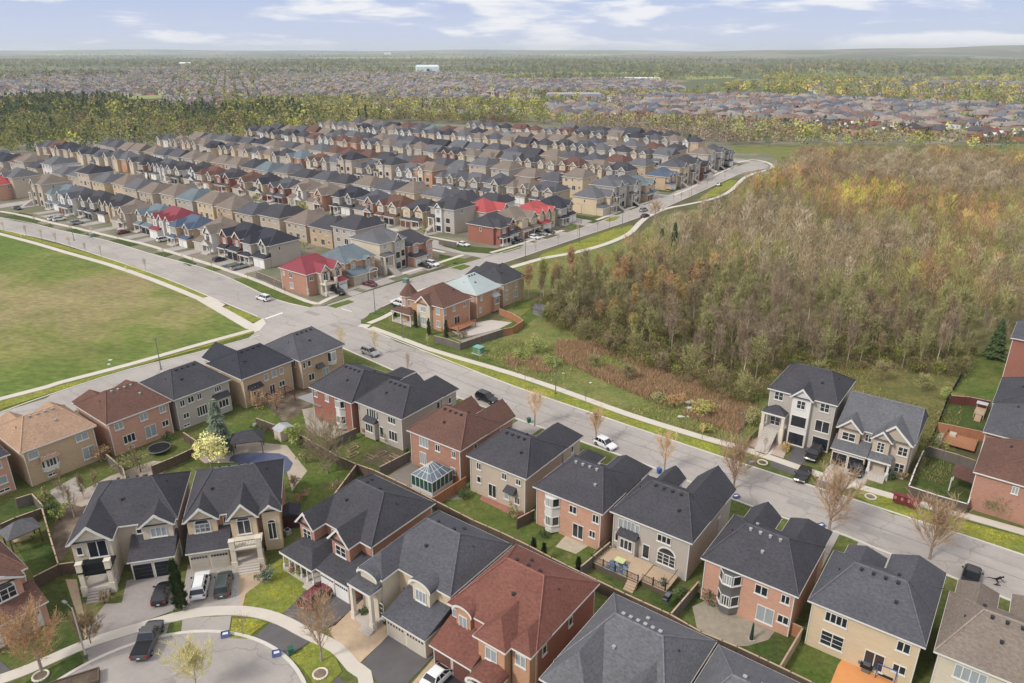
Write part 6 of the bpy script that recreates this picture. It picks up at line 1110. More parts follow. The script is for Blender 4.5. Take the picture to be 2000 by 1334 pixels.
def car(kind,colour,p,ang,label,group='parked cars',name=None,z=0.05,q=None):
    """p = ground point, ang = heading of the front (degrees, world)"""
    x,y=G(*p) if q is None else q
    L,W,H={'suv':(4.7,1.9,1.72),'van':(5.0,1.95,1.75),'sedan':(4.75,1.84,1.45),'hatch':(4.2,1.8,1.52),'pickup':(5.8,2.0,1.9)}[kind]
    o=empty(name or {'suv':'parked_car','van':'parked_van','sedan':'parked_car','hatch':'parked_car','pickup':'pickup_truck'}[kind],(x,y,z),R(ang-90),label,{'van':'van','pickup':'pickup truck'}.get(kind,'car'),group)
    pm=PT[colour]; gb={'suv':0.26,'van':0.28,'sedan':0.2,'hatch':0.22,'pickup':0.34}[kind]
    belt=H*0.60 if kind!='sedan' else H*0.62; hood=belt-0.10
    st=[(-L/2,0.80,belt-0.30,gb+0.16),(-L/2+0.10,0.92,belt-0.06,gb+0.04),(-L/2+0.5,0.98,belt,gb),(-L*0.15,1.0,belt,gb),(L*0.16,1.0,belt-0.01,gb),(L*0.24,0.99,hood,gb),(L/2-0.55,0.96,hood-0.07,gb),(L/2-0.16,0.86,hood-0.17,gb+0.03),(L/2,0.68,hood-0.36,gb+0.14)]
    if kind=='sedan': st[1]=(-L/2+0.1,0.9,belt-0.08,gb+0.05)
    b=MB(); rings=[]
    for (yy,w,zt,zb) in st:
        hw=W/2*w; r=[(-hw*0.93,yy,zb),(-hw,yy,zb+0.15),(-hw,yy,zt-0.16),(-hw*0.93,yy,zt),(0,yy,zt+0.035),(hw*0.93,yy,zt),(hw,yy,zt-0.16),(hw,yy,zb+0.15),(hw*0.93,yy,zb)]
        n=len(b.v); b.v+=r; rings.append(n)
    for a,c in zip(rings,rings[1:]):
        for i in range(9): j=(i+1)%9; b.f.append((a+i,a+j,c+j,c+i)); b.m.append(0)
    b.f.append(tuple(rings[0]+i for i in range(8,-1,-1))); b.m.append(0); b.f.append(tuple(rings[-1]+i for i in range(9))); b.m.append(0)
    bo=b.build('body',pm,o,smooth=False)
    # cabin
    c0,c1,t0,t1={'suv':(-L/2+0.12,L*0.2,-L/2+0.42,L*0.05),'van':(-L/2+0.12,L*0.24,-L/2+0.35,L*0.08),'sedan':(-L/2+0.75,L*0.2,-L*0.24,L*0.04),'hatch':(-L/2+0.15,L*0.2,-L/2+0.6,L*0.04),'pickup':(-L*0.1,L*0.24,-L*0.04,L*0.13)}[kind]
    g=MB(); wb,wt=W/2*0.9,W/2*0.72; zt=H-0.07
    g.hexa([(-wb,c0,belt),(wb,c0,belt),(wb,c1,belt-0.01),(-wb,c1,belt-0.01),(-wt,t0,zt),(wt,t0,zt),(wt,t1,zt),(-wt,t1,zt)]); g.build('window',CARG,o)
    r=MB(); r.hexa([(-wt*1.02,t0-0.06,zt-0.02),(wt*1.02,t0-0.06,zt-0.02),(wt*1.02,t1+0.1,zt-0.02),(-wt*1.02,t1+0.1,zt-0.02),(-wt*0.9,t0+0.05,H),(wt*0.9,t0+0.05,H),(wt*0.9,t1-0.05,H),(-wt*0.9,t1-0.05,H)])
    for f in (0.0,0.36,0.68,1.0):      # pillars
        for s in(-1,1):
            a=(s*(wb+0.012),c0+(c1-c0)*f,belt); e=(s*(wt+0.015),t0+(t1-t0)*f,zt); r.tube(a,e,0.045,0.035,4,cap=False)
    r.build('roof',pm,o)
    if kind in('suv','van'):
        for s in(-1,1): k_=MB(); k_.box(s*wt*0.86-0.03,s*wt*0.86+0.03,t0+0.2,t1-0.1,H-0.01,H+0.05); k_.build('roof_rail',METAL if colour!='white' else DARK,o)
    if kind=='pickup':
        k_=MB(); k_.box(-W/2*0.86,W/2*0.86,-L/2+0.12,-L*0.13,belt+0.02,belt+0.055); k_.build('bed_cover',DARK,o)
    for s in(-1,1):
        for yy in(-L*0.31,L*0.31):
            w=MB(); w.tube((s*(W/2-0.22),yy,0.34),(s*(W/2+0.02),yy,0.34),0.34,0.34,12); wo=w.build('wheel',TYRE,o)
            w=MB(); w.tube((s*(W/2),yy,0.34),(s*(W/2+0.035),yy,0.34),0.2,0.19,8); w.build('rim',RIM,wo)
        k_=MB(); k_.box(s*W/2*0.72-0.2,s*W/2*0.72+0.2,L/2-0.24,L/2-0.09,hood-0.33,hood-0.2); k_.build('headlight',LAMPW,o)
        k_=MB(); k_.box(s*W/2*0.78-0.14,s*W/2*0.78+0.14,-L/2-0.01,-L/2+0.16,belt-0.3,belt-0.08); k_.build('taillight',LAMPR,o)
        k_=MB(); k_.box(s*(W/2+0.1)-0.1,s*(W/2+0.1)+0.1,L*0.16,L*0.16+0.14,belt,belt+0.17); k_.build('mirror',pm if colour!='white' else DARK,o)
    k_=MB(); k_.box(-0.16,0.16,-L/2-0.03,-L/2-0.012,belt-0.5,belt-0.36); k_.build('licence_plate',PLATE,o)
    k_=MB(); k_.box(-W/2*0.6,W/2*0.6,L/2-0.05,L/2+0.02,gb+0.14,hood-0.4); k_.build('grille',DARK,o)
    return o
car('van','white',(393,1150),104,'white people carrier with dark windows parked before the greige garage doors')
car('suv','green',(438,1148),104,'dark green wagon parked beside the white people carrier')
car('hatch','black',(318,1165),102,'small black hatchback parked left of the tall narrow cedar')
car('pickup','grey',(291,1258),96,'dark grey pickup truck reversing out across the sidewalk of the cul-de-sac',group=None)
car('suv','red',(620,1172),60,'dark red wagon parked before the white garage doors, behind a bare maple')
car('sedan','white',(858,1325),54,'white sedan with sunroof on the black driveway at the bottom edge')
car('hatch','white',(1182,872),-47,'white hatchback parked at the kerb of the wide road by a budding tree')
car('suv','black',(1588,893),-128,'black sport utility car parked before the stone stair house garage')
car('sedan','black',(1567,932),-125,'black sedan parked across the sidewalk end of the driveway')
car('suv','black',(1673,922),-124,'black car parked before the beige gabled house')
car('suv','black',(951,783),-40,'dark wagon parked behind the brown roof on the wide road')
car('suv','silver',(724,693),-40,'silver wagon parked at the kerb near the yellow tree')
car('pickup','black',(1893,1138),52,'dark pickup truck half hidden by the taupe roof near the skateboarder')
car('suv','white',(515,586),143,'white car driving on the wide road near the intersection',group=None)
car('pickup','silver',(468,525),52,'silver pickup truck in front of the black roofed row house')
car('hatch','blue',(429,510),52,'dark blue car in the driveway behind the silver pickup')
car('suv','black',(661,574),-38,'black off-road car at the white garage of the crimson roofed house')
car('sedan','red',(722,558),142,'dark red sedan in front of the blue-grey roofed house')
car('suv','white',(845,519),-38,'white car before the white double garage'); car('sedan','black',(830,522),-38,'black car beside the white one before the white double garage')
car('suv','white',(779,596),142,'white car half hidden behind the turret')
car('suv','white',(320,471),52,'white car in front of the crimson roofed row house'); car('sedan','red',(241,456),52,'red car behind orange bushes in front of the row houses')
car('suv','white',(107,429),52,'white car at the left end of the row houses, left of two'); car('suv','white',(117,431),52,'white car at the left end of the row houses, right of two'); car('sedan','black',(35,409),-38,'black car beside the left side street'); car('suv','silver',(152,438),52,'tan silver car in the row of driveways, right of the white pair')
car('suv','silver',(1257,413),50,'silver car parked at the bend of the boulevard street, upper of two'); car('sedan','black',(1260,424),50,'dark car parked at the bend of the boulevard street, lower of two'); car('suv','silver',(1404,363),60,'silver car driving on the boulevard street near its far end',group=None)
bs=[(1043,466,'white'),(1058,459,'silver'),(1072,455,'black'),(1010,472,'black'),(1000,475,'black'),(1204,409,'white'),(1330,360,'black'),(1350,353,'white'),(1358,350,'silver'),(1366,347,'white'),(1392,336,'white'),(1410,330,'black'),(1305,372,'black'),(1420,327,'black'),(540,393,'silver'),(522,391,'red'),(905,480,'white'),(552,395,'white')]
for i,(a,b_,c_) in enumerate(bs): car('suv' if i%2 else 'sedan',c_,(a,b_),-38,'%s car in a driveway of the subdivision, %s along from the intersection'%(c_,ORD[i]),'cars in the subdivision driveways')
# ------------------------------------------------------------------ fences, sheds, small things
def fence(pts,label,m=WOODB,h=1.8,cap=WOODT,posts=True,group='garden fences',name='fence',px=True,open_=False):
    P=[G(a,b,h-0.1) for a,b in pts] if px else pts
    x0,y0=P[0]; o=empty(name,(x0,y0,0),0,label,'fence',group); pan=MB(); cp=MB(); po=[]
    for a,b in zip(P,P[1:]):
        L=math.dist(a,b); 
        if L<0.3: continue
        du=((b[0]-a[0])/L,(b[1]-a[1])/L); n=(-du[1],du[0]); O=(a[0]-x0,a[1]-y0,0)
        if open_:
            k=int(L/0.16)
            for i in range(k): pan.obox(O,du,n,i*0.16,i*0.16+0.03,0.1,h,-0.015,0.015)
            pan.obox(O,du,n,0,L,0.15,0.2,-0.02,0.02); pan.obox(O,du,n,0,L,h-0.15,h-0.1,-0.02,0.02)
        else:
            k=max(1,int(L/0.3))
            for i in range(k): d=0.012 if i%2 else 0.0; pan.obox(O,du,n,L*i/k,L*(i+1)/k,0.05,h-0.08-(0.02 if i%2 else 0),-0.03+d,0.012+d)
            cp.obox(O,du,n,-0.05,L+0.05,h-0.06,h,-0.09,0.09)
        for i in range(int(L/2.4)+1): u=min(L,i*2.4); po.append((O[0]+du[0]*u,O[1]+du[1]*u))
    pan.build('panel',m,o)
    if cp.v: cp.build('top_rail',cap,o)
    if posts:
        pm=MB(); pm.box(-0.06,0.06,-0.06,0.06,0,h+0.08); me=pm.mesh('post',[m])
        for u,v in po[:60]: inst('post',me,o,(u,v,0))
    return o
fence([(853,980),(925,1017),(978,1040),(1034,1067),(1077,1090),(1133,1118),(1220,1160),(1308,1200),(1369,1235),(1440,1264),(1500,1292),(1587,1334),(1640,1365)],'long brown wooden fence between the two rows of back yards')
fence([(500,817),(562,840),(590,852),(659,891),(696,907),(731,919),(800,952),(853,980)],'brown fence behind the vegetable garden and the grey bare tree')
fence([(696,908),(672,940),(646,975)],'brown fence running down beside the columned porch house roof')
fence([(845,973),(910,932)],'orange cedar fence beside the conservatory yard',WOODO,cap=WOODO)
fence([(741,913),(800,883)],'weathered grey fence between vegetable garden and conservatory',WOODG); fence([(637,863),(695,837)],'weathered fence between the pale patio and the vegetable garden',WOODG)
fence([(1010,1014),(1044,996)],'short fence left of the white bay house yard'); fence([(1135,1107),(1191,1060)],'weathered grey fence left of the wooden deck',WOODG); fence([(1310,1200),(1364,1137)],'weathered grey fence right of the wooden deck',WOODG)
fence([(1524,1301),(1568,1227)],'tan board fence between flagstone patio yard and play mat yard',WOODT,cap=WOODT); fence([(1544,1216),(1568,1227)],'short orange gate fence at the golden brick house',WOODO)
fence([(1500,1292),(1524,1301)],'fence stub at the patio corner') if False else None
fence([(296,911),(340,893),(377,876)],'brown fence between brick house yard and pool',WOODB); fence([(358,845),(385,863)],'pale topped fence beside the greige house'); fence([(208,888),(240,915),(245,935)],'small grey fence behind the tan house',WOODG); fence([(30,975),(62,965),(85,990)],'dark fence between the two leftmost back yards',WOODG)
fence([(0,1025),(29,1012),(82,993),(98,1050),(114,1103),(66,1127)],'brown fence with pale top rail around the gazebo lawn'); fence([(114,1103),(143,1099)],'brown gate fence joining the portico house')
fence([(1833,826),(1925,845)],'reddish cedar fence at the top of the deck yard',WOODO); fence([(1804,880),(1788,915),(1775,950),(1830,968),(1890,985),(1897,965)],'brown fence around the corner yard with the pergola',WOODB,cap=TRIM); fence([(1812,872),(1875,890),(1905,900)],'dark weathered fence between the deck yard and the corner yard',WOODG); fence([(1858,773),(1895,776),(1935,784)],'reddish fence below the dandelion yard',WOODR)
fence([(1896,690),(1875,735),(1851,776),(1833,826),(1815,862)],'black chain link fence along the edge of the wood',DARK,h=1.5,open_=True,posts=True)
fence([(1454,868),(1472,848),(1491,830)],'black iron fence beside the stone stairs',DARK,h=1.4,open_=True,posts=False)
fence([(848,656),(872,662),(898,671),(940,657),(983,643)],'weathered grey fence around the turret house patio',WOODG); fence([(975,603),(1000,612),(1022,626),(1000,640),(983,643)],'cedar fence behind the pale green roofed house',WOODO); fence([(500,531),(525,540),(552,552)],'grey fence left of the crimson roofed corner house',WOODG,h=1.8); fence([(857,468),(892,474)],'weathered fence beside the brick corner house',WOODG)
# retaining strips and boundary of the deck yard etc.
def thing(name,mats,label,cat,build,loc=(0,0,0),rz=0,group=None):
    o=empty(name,loc,rz,label,cat,group); build(o); return o
def part(o,n,m,*boxes):
    b=MB()
    for q in boxes: b.box(*q)
    return b.build(n,m,o)
# glass conservatory behind the brown roofed house
def conserv(o):
    W,D,h=4.6,4.2,2.6; part(o,'base_wall',WALL['white'],(-W/2,W/2,-D/2,D/2,0,0.7))
    for s,(n,a,b_) in enumerate((('L',W,D),)): pass
    for (O,du,nn,L) in (((-W/2,-D/2,0.7),(1,0),(0,-1),W),((-W/2,D/2,0.7),(1,0),(0,1),W),((-W/2,-D/2,0.7),(0,1),(-1,0),D),((W/2,-D/2,0.7),(0,1),(1,0),D)):
        b=MB(); b.obox(O,du,nn,0,L,0,h-0.7,-0.08,-0.04); b.build('glass_wall',GLASSG,o); f=MB(); k=5
        for i in range(k+1): u=L*i/k; f.obox(O,du,nn,max(0,u-0.05),min(L,u+0.05),0,h-0.7,-0.04,0.03)
        f.obox(O,du,nn,-0.03,L+0.03,h-0.8,h-0.68,-0.04,0.04); f.obox(O,du,nn,0,L,0.0,0.08,-0.04,0.035); f.build('frame',TRIM,o)
    r=MB(); z=h; e=[(-W/2,-D/2),(W/2,-D/2),(W/2,D/2),(-W/2,D/2)]; rg=[(-0.7,0),(0.7,0)]
    quads=[(e[0],e[1],rg[1],rg[0]),(e[1],e[2],rg[1],rg[1]),(e[2],e[3],rg[0],rg[1]),(e[3],e[0],rg[0],rg[0])]
    f=MB()
    for a,b_,c_,d_ in quads:
        A=(*a,z);B=(*b_,z);Cc=(*c_,z+1.5);Dd=(*d_,z+1.5)
        r.poly([A,B,Cc,Dd] if c_!=d_ else [A,B,Cc])
        for i in range(0,5):
            t_=i/4; p=tuple(A[j]+(B[j]-A[j])*t_ for j in range(3)); q_=tuple(Dd[j]+(Cc[j]-Dd[j])*t_ for j in range(3)); f.tube(p,q_,0.05,0.04,4,cap=False)
        p=tuple((A[j]+Dd[j])/2 for j in range(3)); q_=tuple((B[j]+Cc[j])/2 for j in range(3)); f.tube(p,q_,0.04,0.04,4,cap=False)
    r.build('glass_roof',mat('tinted_roof_glass',lin((86,104,120)),0.08,var=0.3,spec=1.0),o); f.build('roof_frame',TRIM,o)
x,y=G(845,950); thing('conservatory',None,'white framed glass conservatory with hipped roof behind the brown roofed brick house','conservatory',conserv,(x,y,0),R(53.5))
def gazebo(o,roofm,W,D,h,pm,rise=1.4):
    r=MB(); hip(r,-W/2,W/2,-D/2,D/2,h,rise,D/2,D/2,D/2); r.build('roof',roofm,o)
    for a in(-1,1):
        for b_ in(-1,1): part(o,'post',pm,(a*(W/2-0.35)-0.08,a*(W/2-0.35)+0.08,b_*(D/2-0.35)-0.08,b_*(D/2-0.35)+0.08,0,h))
    part(o,'beam',pm,(-W/2+0.2,W/2-0.2,-D/2+0.25,-D/2+0.4,h-0.25,h-0.01),(-W/2+0.2,W/2-0.2,D/2-0.4,D/2-0.25,h-0.25,h-0.01))
x,y=G(487,880); thing('gazebo',None,'dark roofed timber gazebo with grey posts at the head of the pool','gazebo',lambda o:gazebo(o,ROOF['charcoal'],5.2,3.6,2.5,WOODG),(x,y,0),R(15))
x,y=G(48,1062); thing('gazebo',None,'grey soft top gazebo standing inside the brown fence at lower left','gazebo',lambda o:gazebo(o,ROOF['grey'],4.2,3.4,2.4,WOODB),(x,y,0),R(52))
def table(o,m,L=1.8,W=1.0):
    part(o,'table_top',m,(-L/2,L/2,-W/2,W/2,0.7,0.75))
    for a in(-1,1):
        for b_ in(-1,1): part(o,'leg',DARK,(a*(L/2-0.1)-0.03,a*(L/2-0.1)+0.03,b_*(W/2-0.1)-0.03,b_*(W/2-0.1)+0.03,0,0.7))
x,y=G(46,1058); thing('garden_table',None,'pale table standing under the lower left gazebo','table',lambda o:table(o,PAVERT,2.2),(x,y,0),R(50))
def shed(o,W,D,h,wm,rm,g=0.9):
    part(o,'wall',wm,(-W/2,W/2,-D/2,D/2,0,h)); r=MB(); w=W/2+0.2;d=D/2+0.2
    r.poly([(-w,-d,h),(-w,d,h),(0,d,h+g),(0,-d,h+g)][::-1]); r.poly([(w,-d,h),(w,d,h),(0,d,h+g),(0,-d,h+g)]); r.poly([(-w,-d,h),(w,-d,h),(0,-d,h+g)]); r.poly([(w,d,h),(-w,d,h),(0,d,h+g)]); r.poly([(-w,-d,h),(-w,d,h),(w,d,h),(w,-d,h)]); r.build('roof',rm,o)
    part(o,'door',wm,(-0.5,0.5,-D/2-0.05,-D/2-0.003,0.1,1.9))
x,y=G(569,1022); thing('garden_shed',None,'small dark reddish shed right of the golden beige house','shed',lambda o:shed(o,2.6,2.4,2.0,mat('maroon_paint',lin((78,44,44)),0.8),ROOF['black'],0.6),(x,y,0),R(14))
x,y=G(1058,614); thing('garden_shed',None,'grey domed plastic shed on the grass beside the wood','shed',lambda o:shed(o,3.0,3.2,1.7,mat('grey_plastic_sheet',lin((128,128,130)),0.7),ROOF['grey'],1.0),(x,y,0),R(52))
x,y=G(556,855); thing('garden_shed',None,'small pale shed with metal roof beside the pergola yard','shed',lambda o:shed(o,2.6,2.0,2.0,WALL['cream'],mat('pale_metal_roof',lin((160,162,168)),0.4),0.5),(x,y,0),R(50))
x,y=G(935,690)
def ubox(o): part(o,'cabinet',mat('green_utility_paint',lin((72,140,116)),0.5),(-1.0,1.0,-0.8,0.8,0.12,1.5)); part(o,'lid',mat('light_green_paint',lin((104,170,146)),0.5),(-1.05,1.05,-0.85,0.85,1.5,1.62)); part(o,'pad',CONC,(-1.3,1.3,-1.1,1.1,0,0.12)); part(o,'door_gap',DARK,(-0.02,0.02,-0.812,-0.802,0.2,1.45))
thing('utility_box',None,'green metal utility box beside the far sidewalk of the wide road','utility box',ubox,(x,y,0),R(-36))
def mailbox(o):
    MR=mat('red_mailbox_paint',lin((120,40,42)),0.5); 
    for i in range(4): part(o,'cabinet',MR,(-1.75+i*0.88,-0.91+i*0.88,-0.3,0.3,0.35,1.6)); part(o,'panel',mat('grey_mail_panel',lin((170,120,116)),0.5),(-1.62+i*0.88,-1.3+i*0.88,-0.325,-0.302,0.9,1.4)); part(o,'pedestal',METAL,(-1.45+i*0.88,-1.2+i*0.88,-0.12,0.12,0,0.35))
    part(o,'roof',MR,(-1.85,1.85,-0.42,0.42,1.6,1.68))
x,y=G(1768,990); thing('community_mailbox',None,'row of red community mailboxes beside the right sidewalk','mailbox',mailbox,(x,y,0.1),R(-36))
# deck of the greige house, with tables
def deck(o):
    part(o,'floor',WOODT,(-5.2,1.6,-2.3,1.9,0.85,0.95),(1.6,5.0,-1.6,1.9,0.7,0.8)); part(o,'skirt',WOODB,(-5.2,1.6,-2.32,-2.3,0,0.85),(1.6,5.0,-1.62,-1.6,0,0.7)); b=MB()
    for x0,x1,y_,z in ((-5.2,1.5,-2.25,0.95),(1.7,4.9,-1.55,0.8)):
        b.box(x0,x1,y_-0.03,y_+0.03,z+0.9,z+0.97); b.box(x0,x1,y_-0.02,y_+0.02,z+0.1,z+0.15)
        for i in range(int((x1-x0)/0.2)): b.box(x0+i*0.2,x0+i*0.2+0.04,y_-0.02,y_+0.02,z,z+0.9)
    for xx in (-5.15,4.9): b.box(xx-0.03,xx+0.03,-1.6,1.8,1.75,1.82)
    for i in range(16): b.box(-5.17,-5.13,-2.2+i*0.25,-2.16+i*0.25,0.95,1.8)
    b.build('railing',WOODB,o)
    for i,xx in enumerate((-5.1,-3.4,-1.7,0,1.5,3.2,4.85)): part(o,'post',DARK,(xx-0.06,xx+0.06,-2.3 if xx<1.6 else -1.6,-2.18 if xx<1.6 else -1.48,0,2.0))
    part(o,'steps',WOODT,*[(0.2,1.5,-2.35-0.3*(i+1),-2.35-0.3*i,0,0.75-0.2*i) for i in range(4)])
cx_,cy_=21.9,73.0
x,y=G(1240,1120); thing('wooden_deck',None,'raised two level wooden deck with dark posts and steps behind the greige house','deck',deck,(x,y,0),R(-36.5))
x,y=G(1206,1108,0.9); thing('outdoor_rug',None,'blue and white patterned rug on the upper left of the deck','rug',lambda o:part(o,'cloth',mat('blue_rug',lin((70,96,128)),0.9,scale=2.5,var=0.5,c2=lin((150,164,176)),scale2=2.0),(-1.3,1.3,-1.1,1.1,0.0,0.015)),(x,y,0.95),R(-30))
x,y=G(1211,1095,1.6); thing('patio_table',None,'pale lime covered patio table on the blue rug','table',lambda o:table(o,mat('lime_cloth',lin((196,206,130)),0.8),1.3,1.0),(x,y,0.97),R(-36))
def bbq(o): part(o,'firebox',DARK,(-0.6,0.6,-0.3,0.3,0.6,1.05)); part(o,'lid',METAL,(-0.35,0.35,-0.28,0.28,1.05,1.2)); part(o,'cart',METAL,(-0.4,0.4,-0.25,0.25,0.05,0.6)); part(o,'side_shelf',METAL,(-0.85,-0.6,-0.25,0.25,0.9,0.94),(0.6,0.85,-0.25,0.25,0.9,0.94))
x,y=G(1303,1175,0.9); thing('barbecue',None,'silver and black barbecue at the right end of the deck','barbecue',bbq,(x,y,0.82),R(52))
# orange play mat and swing behind the golden house
sheet('play_mat',GP([(1636,1300),(1643,1290),(1665,1292),(1720,1315),(1755,1330),(1745,1360),(1612,1360)]),0.06,mat('orange_rubber',lin((222,142,56)),0.8,var=0.05),0.05)
def bench(o):
    BL_=mat('blue_frame_paint',lin((44,92,150)),0.5)
    for a in(-1,1): b=MB(); b.tube((a*0.9,-0.4,0),(a*0.9,0.0,1.7),0.05,0.05,6); b.tube((a*0.9,0.4,0),(a*0.9,0,1.7),0.05,0.05,6); b.build('frame',BL_,o)
    b=MB(); b.tube((-0.9,0,1.7),(0.9,0,1.7),0.05,0.05,6); b.build('top_bar',BL_,o); part(o,'seat',DARK,(-0.7,0.7,-0.2,0.2,0.45,0.5)); part(o,'backrest',DARK,(-0.7,0.7,0.2,0.25,0.5,0.95))
x,y=G(1728,1328); thing('garden_swing',None,'blue framed garden swing seat beside the golden brick wall','swing',bench,(x,y,0),R(-36))
x,y=G(1690,1312); thing('barbecue',None,'dark barbecue cart between the swing and the patio door','barbecue',bbq,(x,y,0),R(-36))
# pergola canopies, metal awning over the pale patio
def awning(o): 
    r=MB(); r.hexa([(-3.2,-2.2,2.5),(3.2,-2.2,2.5),(3.2,2.2,2.9),(-3.2,2.2,2.9),(-3.2,-2.2,2.56),(3.2,-2.2,2.56),(3.2,2.2,2.96),(-3.2,2.2,2.96)]); r.build('roof_sheet',mat('ribbed_grey_metal',lin((150,150,150)),0.5,scale=1,stretch=(9,0.2,1),var=0.15),o)
    for a in(-3,0,3): part(o,'post',mat('blue_post_paint',lin((52,84,120)),0.6) if a==0 else WOODG,(a-0.06,a+0.06,-2.1,-1.98,0,2.5))
x,y=G(625,805); thing('patio_canopy',None,'ribbed grey metal canopy on posts behind the dark red brick house','canopy',awning,(x,y,0),R(143.5))
def playpen(o): 
    b=MB()
    for i in range(7): b.box(-2+i*0.66,-1.94+i*0.66,-1.5,1.5,2.2,2.28)
    for a in(-2,2): b.box(a-0.04,a+0.04,-1.5,1.5,2.12,2.2)
    b.build('slats',WOODR,o)
    for a in(-2,2):
        for c_ in(-1.5,1.5): part(o,'post',WOODR,(a-0.06,a+0.06,c_-0.06,c_+0.06,0,2.15))
x,y=G(550,785); thing('pergola',None,'dark red slatted pergola in the cluttered yard','pergola',playpen,(x,y,0),R(52))
def bigtramp(o):
    n=20; b=MB(); b.prism([(1.7*math.cos(i*math.pi/10),1.7*math.sin(i*math.pi/10)) for i in range(n)],0.72,0.76); b.build('mat',DARK,o)
    r=MB()
    for i in range(n): a,c_=i*math.pi/10,(i+1)*math.pi/10; r.tube((1.8*math.cos(a),1.8*math.sin(a),0.75),(1.8*math.cos(c_),1.8*math.sin(c_),0.75),0.1,0.1,5,cap=False)
    r.build('rim',METAL,o)
    for i in range(4): a=i*1.57; part(o,'leg',METAL,(1.7*math.cos(a)-0.04,1.7*math.cos(a)+0.04,1.7*math.sin(a)-0.04,1.7*math.sin(a)+0.04,0,0.7))
x,y=G(312,882); thing('trampoline',None,'dark round trampoline below the patio door of the brown roofed brick house','trampoline',bigtramp,(x,y,0),0)
def bin_(o,c):
    m_=mat('bin_plastic_'+c,lin({'blue':(48,92,170),'green':(30,96,72),'black':(40,40,44)}[c]),0.5); b=MB(); b.hexa([(-0.25,-0.25,0),(0.25,-0.25,0),(0.25,0.25,0),(-0.25,0.25,0),(-0.31,-0.31,0.85),(0.31,-0.31,0.85),(0.31,0.31,0.85),(-0.31,0.31,0.85)]); b.build('tub',m_,o); part(o,'lid',m_,(-0.33,0.33,-0.33,0.33,0.86,0.92))
def crate(o,c):
    m_=mat('crate_plastic_'+c,lin({'blue':(92,106,168),'green':(30,96,72)}[c]),0.5); part(o,'tub',m_,(-0.32,0.32,-0.22,-0.19,0,0.35),(-0.32,0.32,0.19,0.22,0,0.35),(-0.32,-0.29,-0.19,0.19,0,0.35),(0.29,0.32,-0.19,0.19,0,0.35),(-0.29,0.29,-0.19,0.19,0,0.03)); part(o,'paper_load',TRIM,(-0.2,0.2,-0.12,0.12,0.03,0.28))
for p,c,l in (((569,1278),'green','green wheeled bin on the boulevard grass near the fresh driveway'),((1033,826),'green','green bin at the kerb behind the beige house'),((803,1248),'blue','blue bin beside the garage doors of the arched entry house'),((1287,925),'blue','bin at the kerb left of the double peaked roof')):
    x,y=G(*p); thing('wheeled_bin',None,l,'bin',lambda o:bin_(o,c),(x,y,0.06),0.4)
for p,l in (((441,1243),'blue recycling crate at the kerb of the cul-de-sac, beside a white bag'),((541,1280),'blue recycling crate at the kerb below the dark apron'),((1467,906),'blue recycling crate on the boulevard beside the tyre ring'),((1437,973),'blue recycling crate behind the greige deck house roof'),((1603,1030),'blue recycling crate at the foot of the largest bare maple'),((440,521),'blue recycling crate before the row houses')):
    x,y=G(*p); thing('recycling_crate',None,l,'crate',lambda o:crate(o,'blue'),(x,y,0.1),0.3,'blue recycling crates at the kerbs').scale=(1.5,1.5,1.3)
def tyre(o):
    b=MB(); n=16
    for i in range(n): a,c_=i*2*math.pi/n,(i+1)*2*math.pi/n; b.tube((0.75*math.cos(a),0.75*math.sin(a),0.08),(0.75*math.cos(c_),0.75*math.sin(c_),0.08),0.12,0.12,5,cap=False)
    b.build('ring',STONE,o); s=MB(); s.prism([(0.7*math.cos(i*math.pi/8),0.7*math.sin(i*math.pi/8)) for i in range(16)],0,0.08); s.build('soil',MULCH,o)
for p,l in (((1489,905),'pale stone ring round a sapling beside the blue crate'),((1700,972),'pale stone ring on the dandelion grass'),((80,1322),'brick ring round the orange-brown tree at lower left'),((626,1318),'stone ring under the tall bare maple')):
    x,y=G(*p); thing('tree_ring',None,l,'tree ring',tyre,(x,y,0.09),0,'stone rings round street trees')
# rubbish scattered on the meadow
for i,(p,s_) in enumerate((((1347,787),1.0),((1346,798),0.8),((1330,815),0.7),((1345,814),0.6),((1150,699),0.5),((1100,730),0.35),((1153,748),0.35),((1254,763),0.4),((1835,728),0.5),((216,704),0.5),((213,712),0.4))):
    x,y=G(*p); b=MB(); q=random.Random(i); b.prism([(s_*math.cos(a)*q.uniform(0.6,1.1),s_*0.7*math.sin(a)*q.uniform(0.6,1.1)) for a in (0,1,2,3,4,5)],0,0.25*s_); o=b.build('rubbish_bag',TRIM); o.location=(x,y,0.03)
    tag(o,['large white bag of rubbish dumped on the meadow, uppermost','white bag just below the uppermost one by the yellow bush','white scrap near the crate, left one on the meadow','bluish white scrap beside the yellow bush','white scrap at the edge of the dry reeds','tiny white scrap near the lamp post on the meadow','tiny white scrap left of the meadow middle','tiny white scrap above the orange bush','white ball on the brown grass by the chain link fence','white scrap on the field near its lower walk, upper','white scrap on the field near its lower walk, lower'][i],'rubbish','white scraps lying on the grass')
# pool, gravel strip, planter
sheet('pool_water',GP([(450,893),(470,886),(500,884),(545,886),(560,892),(572,905),(566,918),(556,925),(548,920),(520,905),(470,905),(448,901)]),0.06,mat('dark_pool_cover',lin((70,78,112)),0.4,var=0.1,spec=0.5))
def planter(o): part(o,'timber_box',WOODB,(-3.5,3.5,-1.0,-0.85,0,0.6),(-3.5,3.5,0.85,1.0,0,0.6),(-3.5,-3.35,-0.85,0.85,0,0.6),(3.35,3.5,-0.85,0.85,0,0.6)); part(o,'soil',MULCH,(-3.35,3.35,-0.85,0.85,0,0.45))
x,y=G(122,1348); thing('planter_box',None,'long timber planter box of dead plants at the bottom left','planter',planter,(x,y,0.1),R(27))
def satellite(): pass
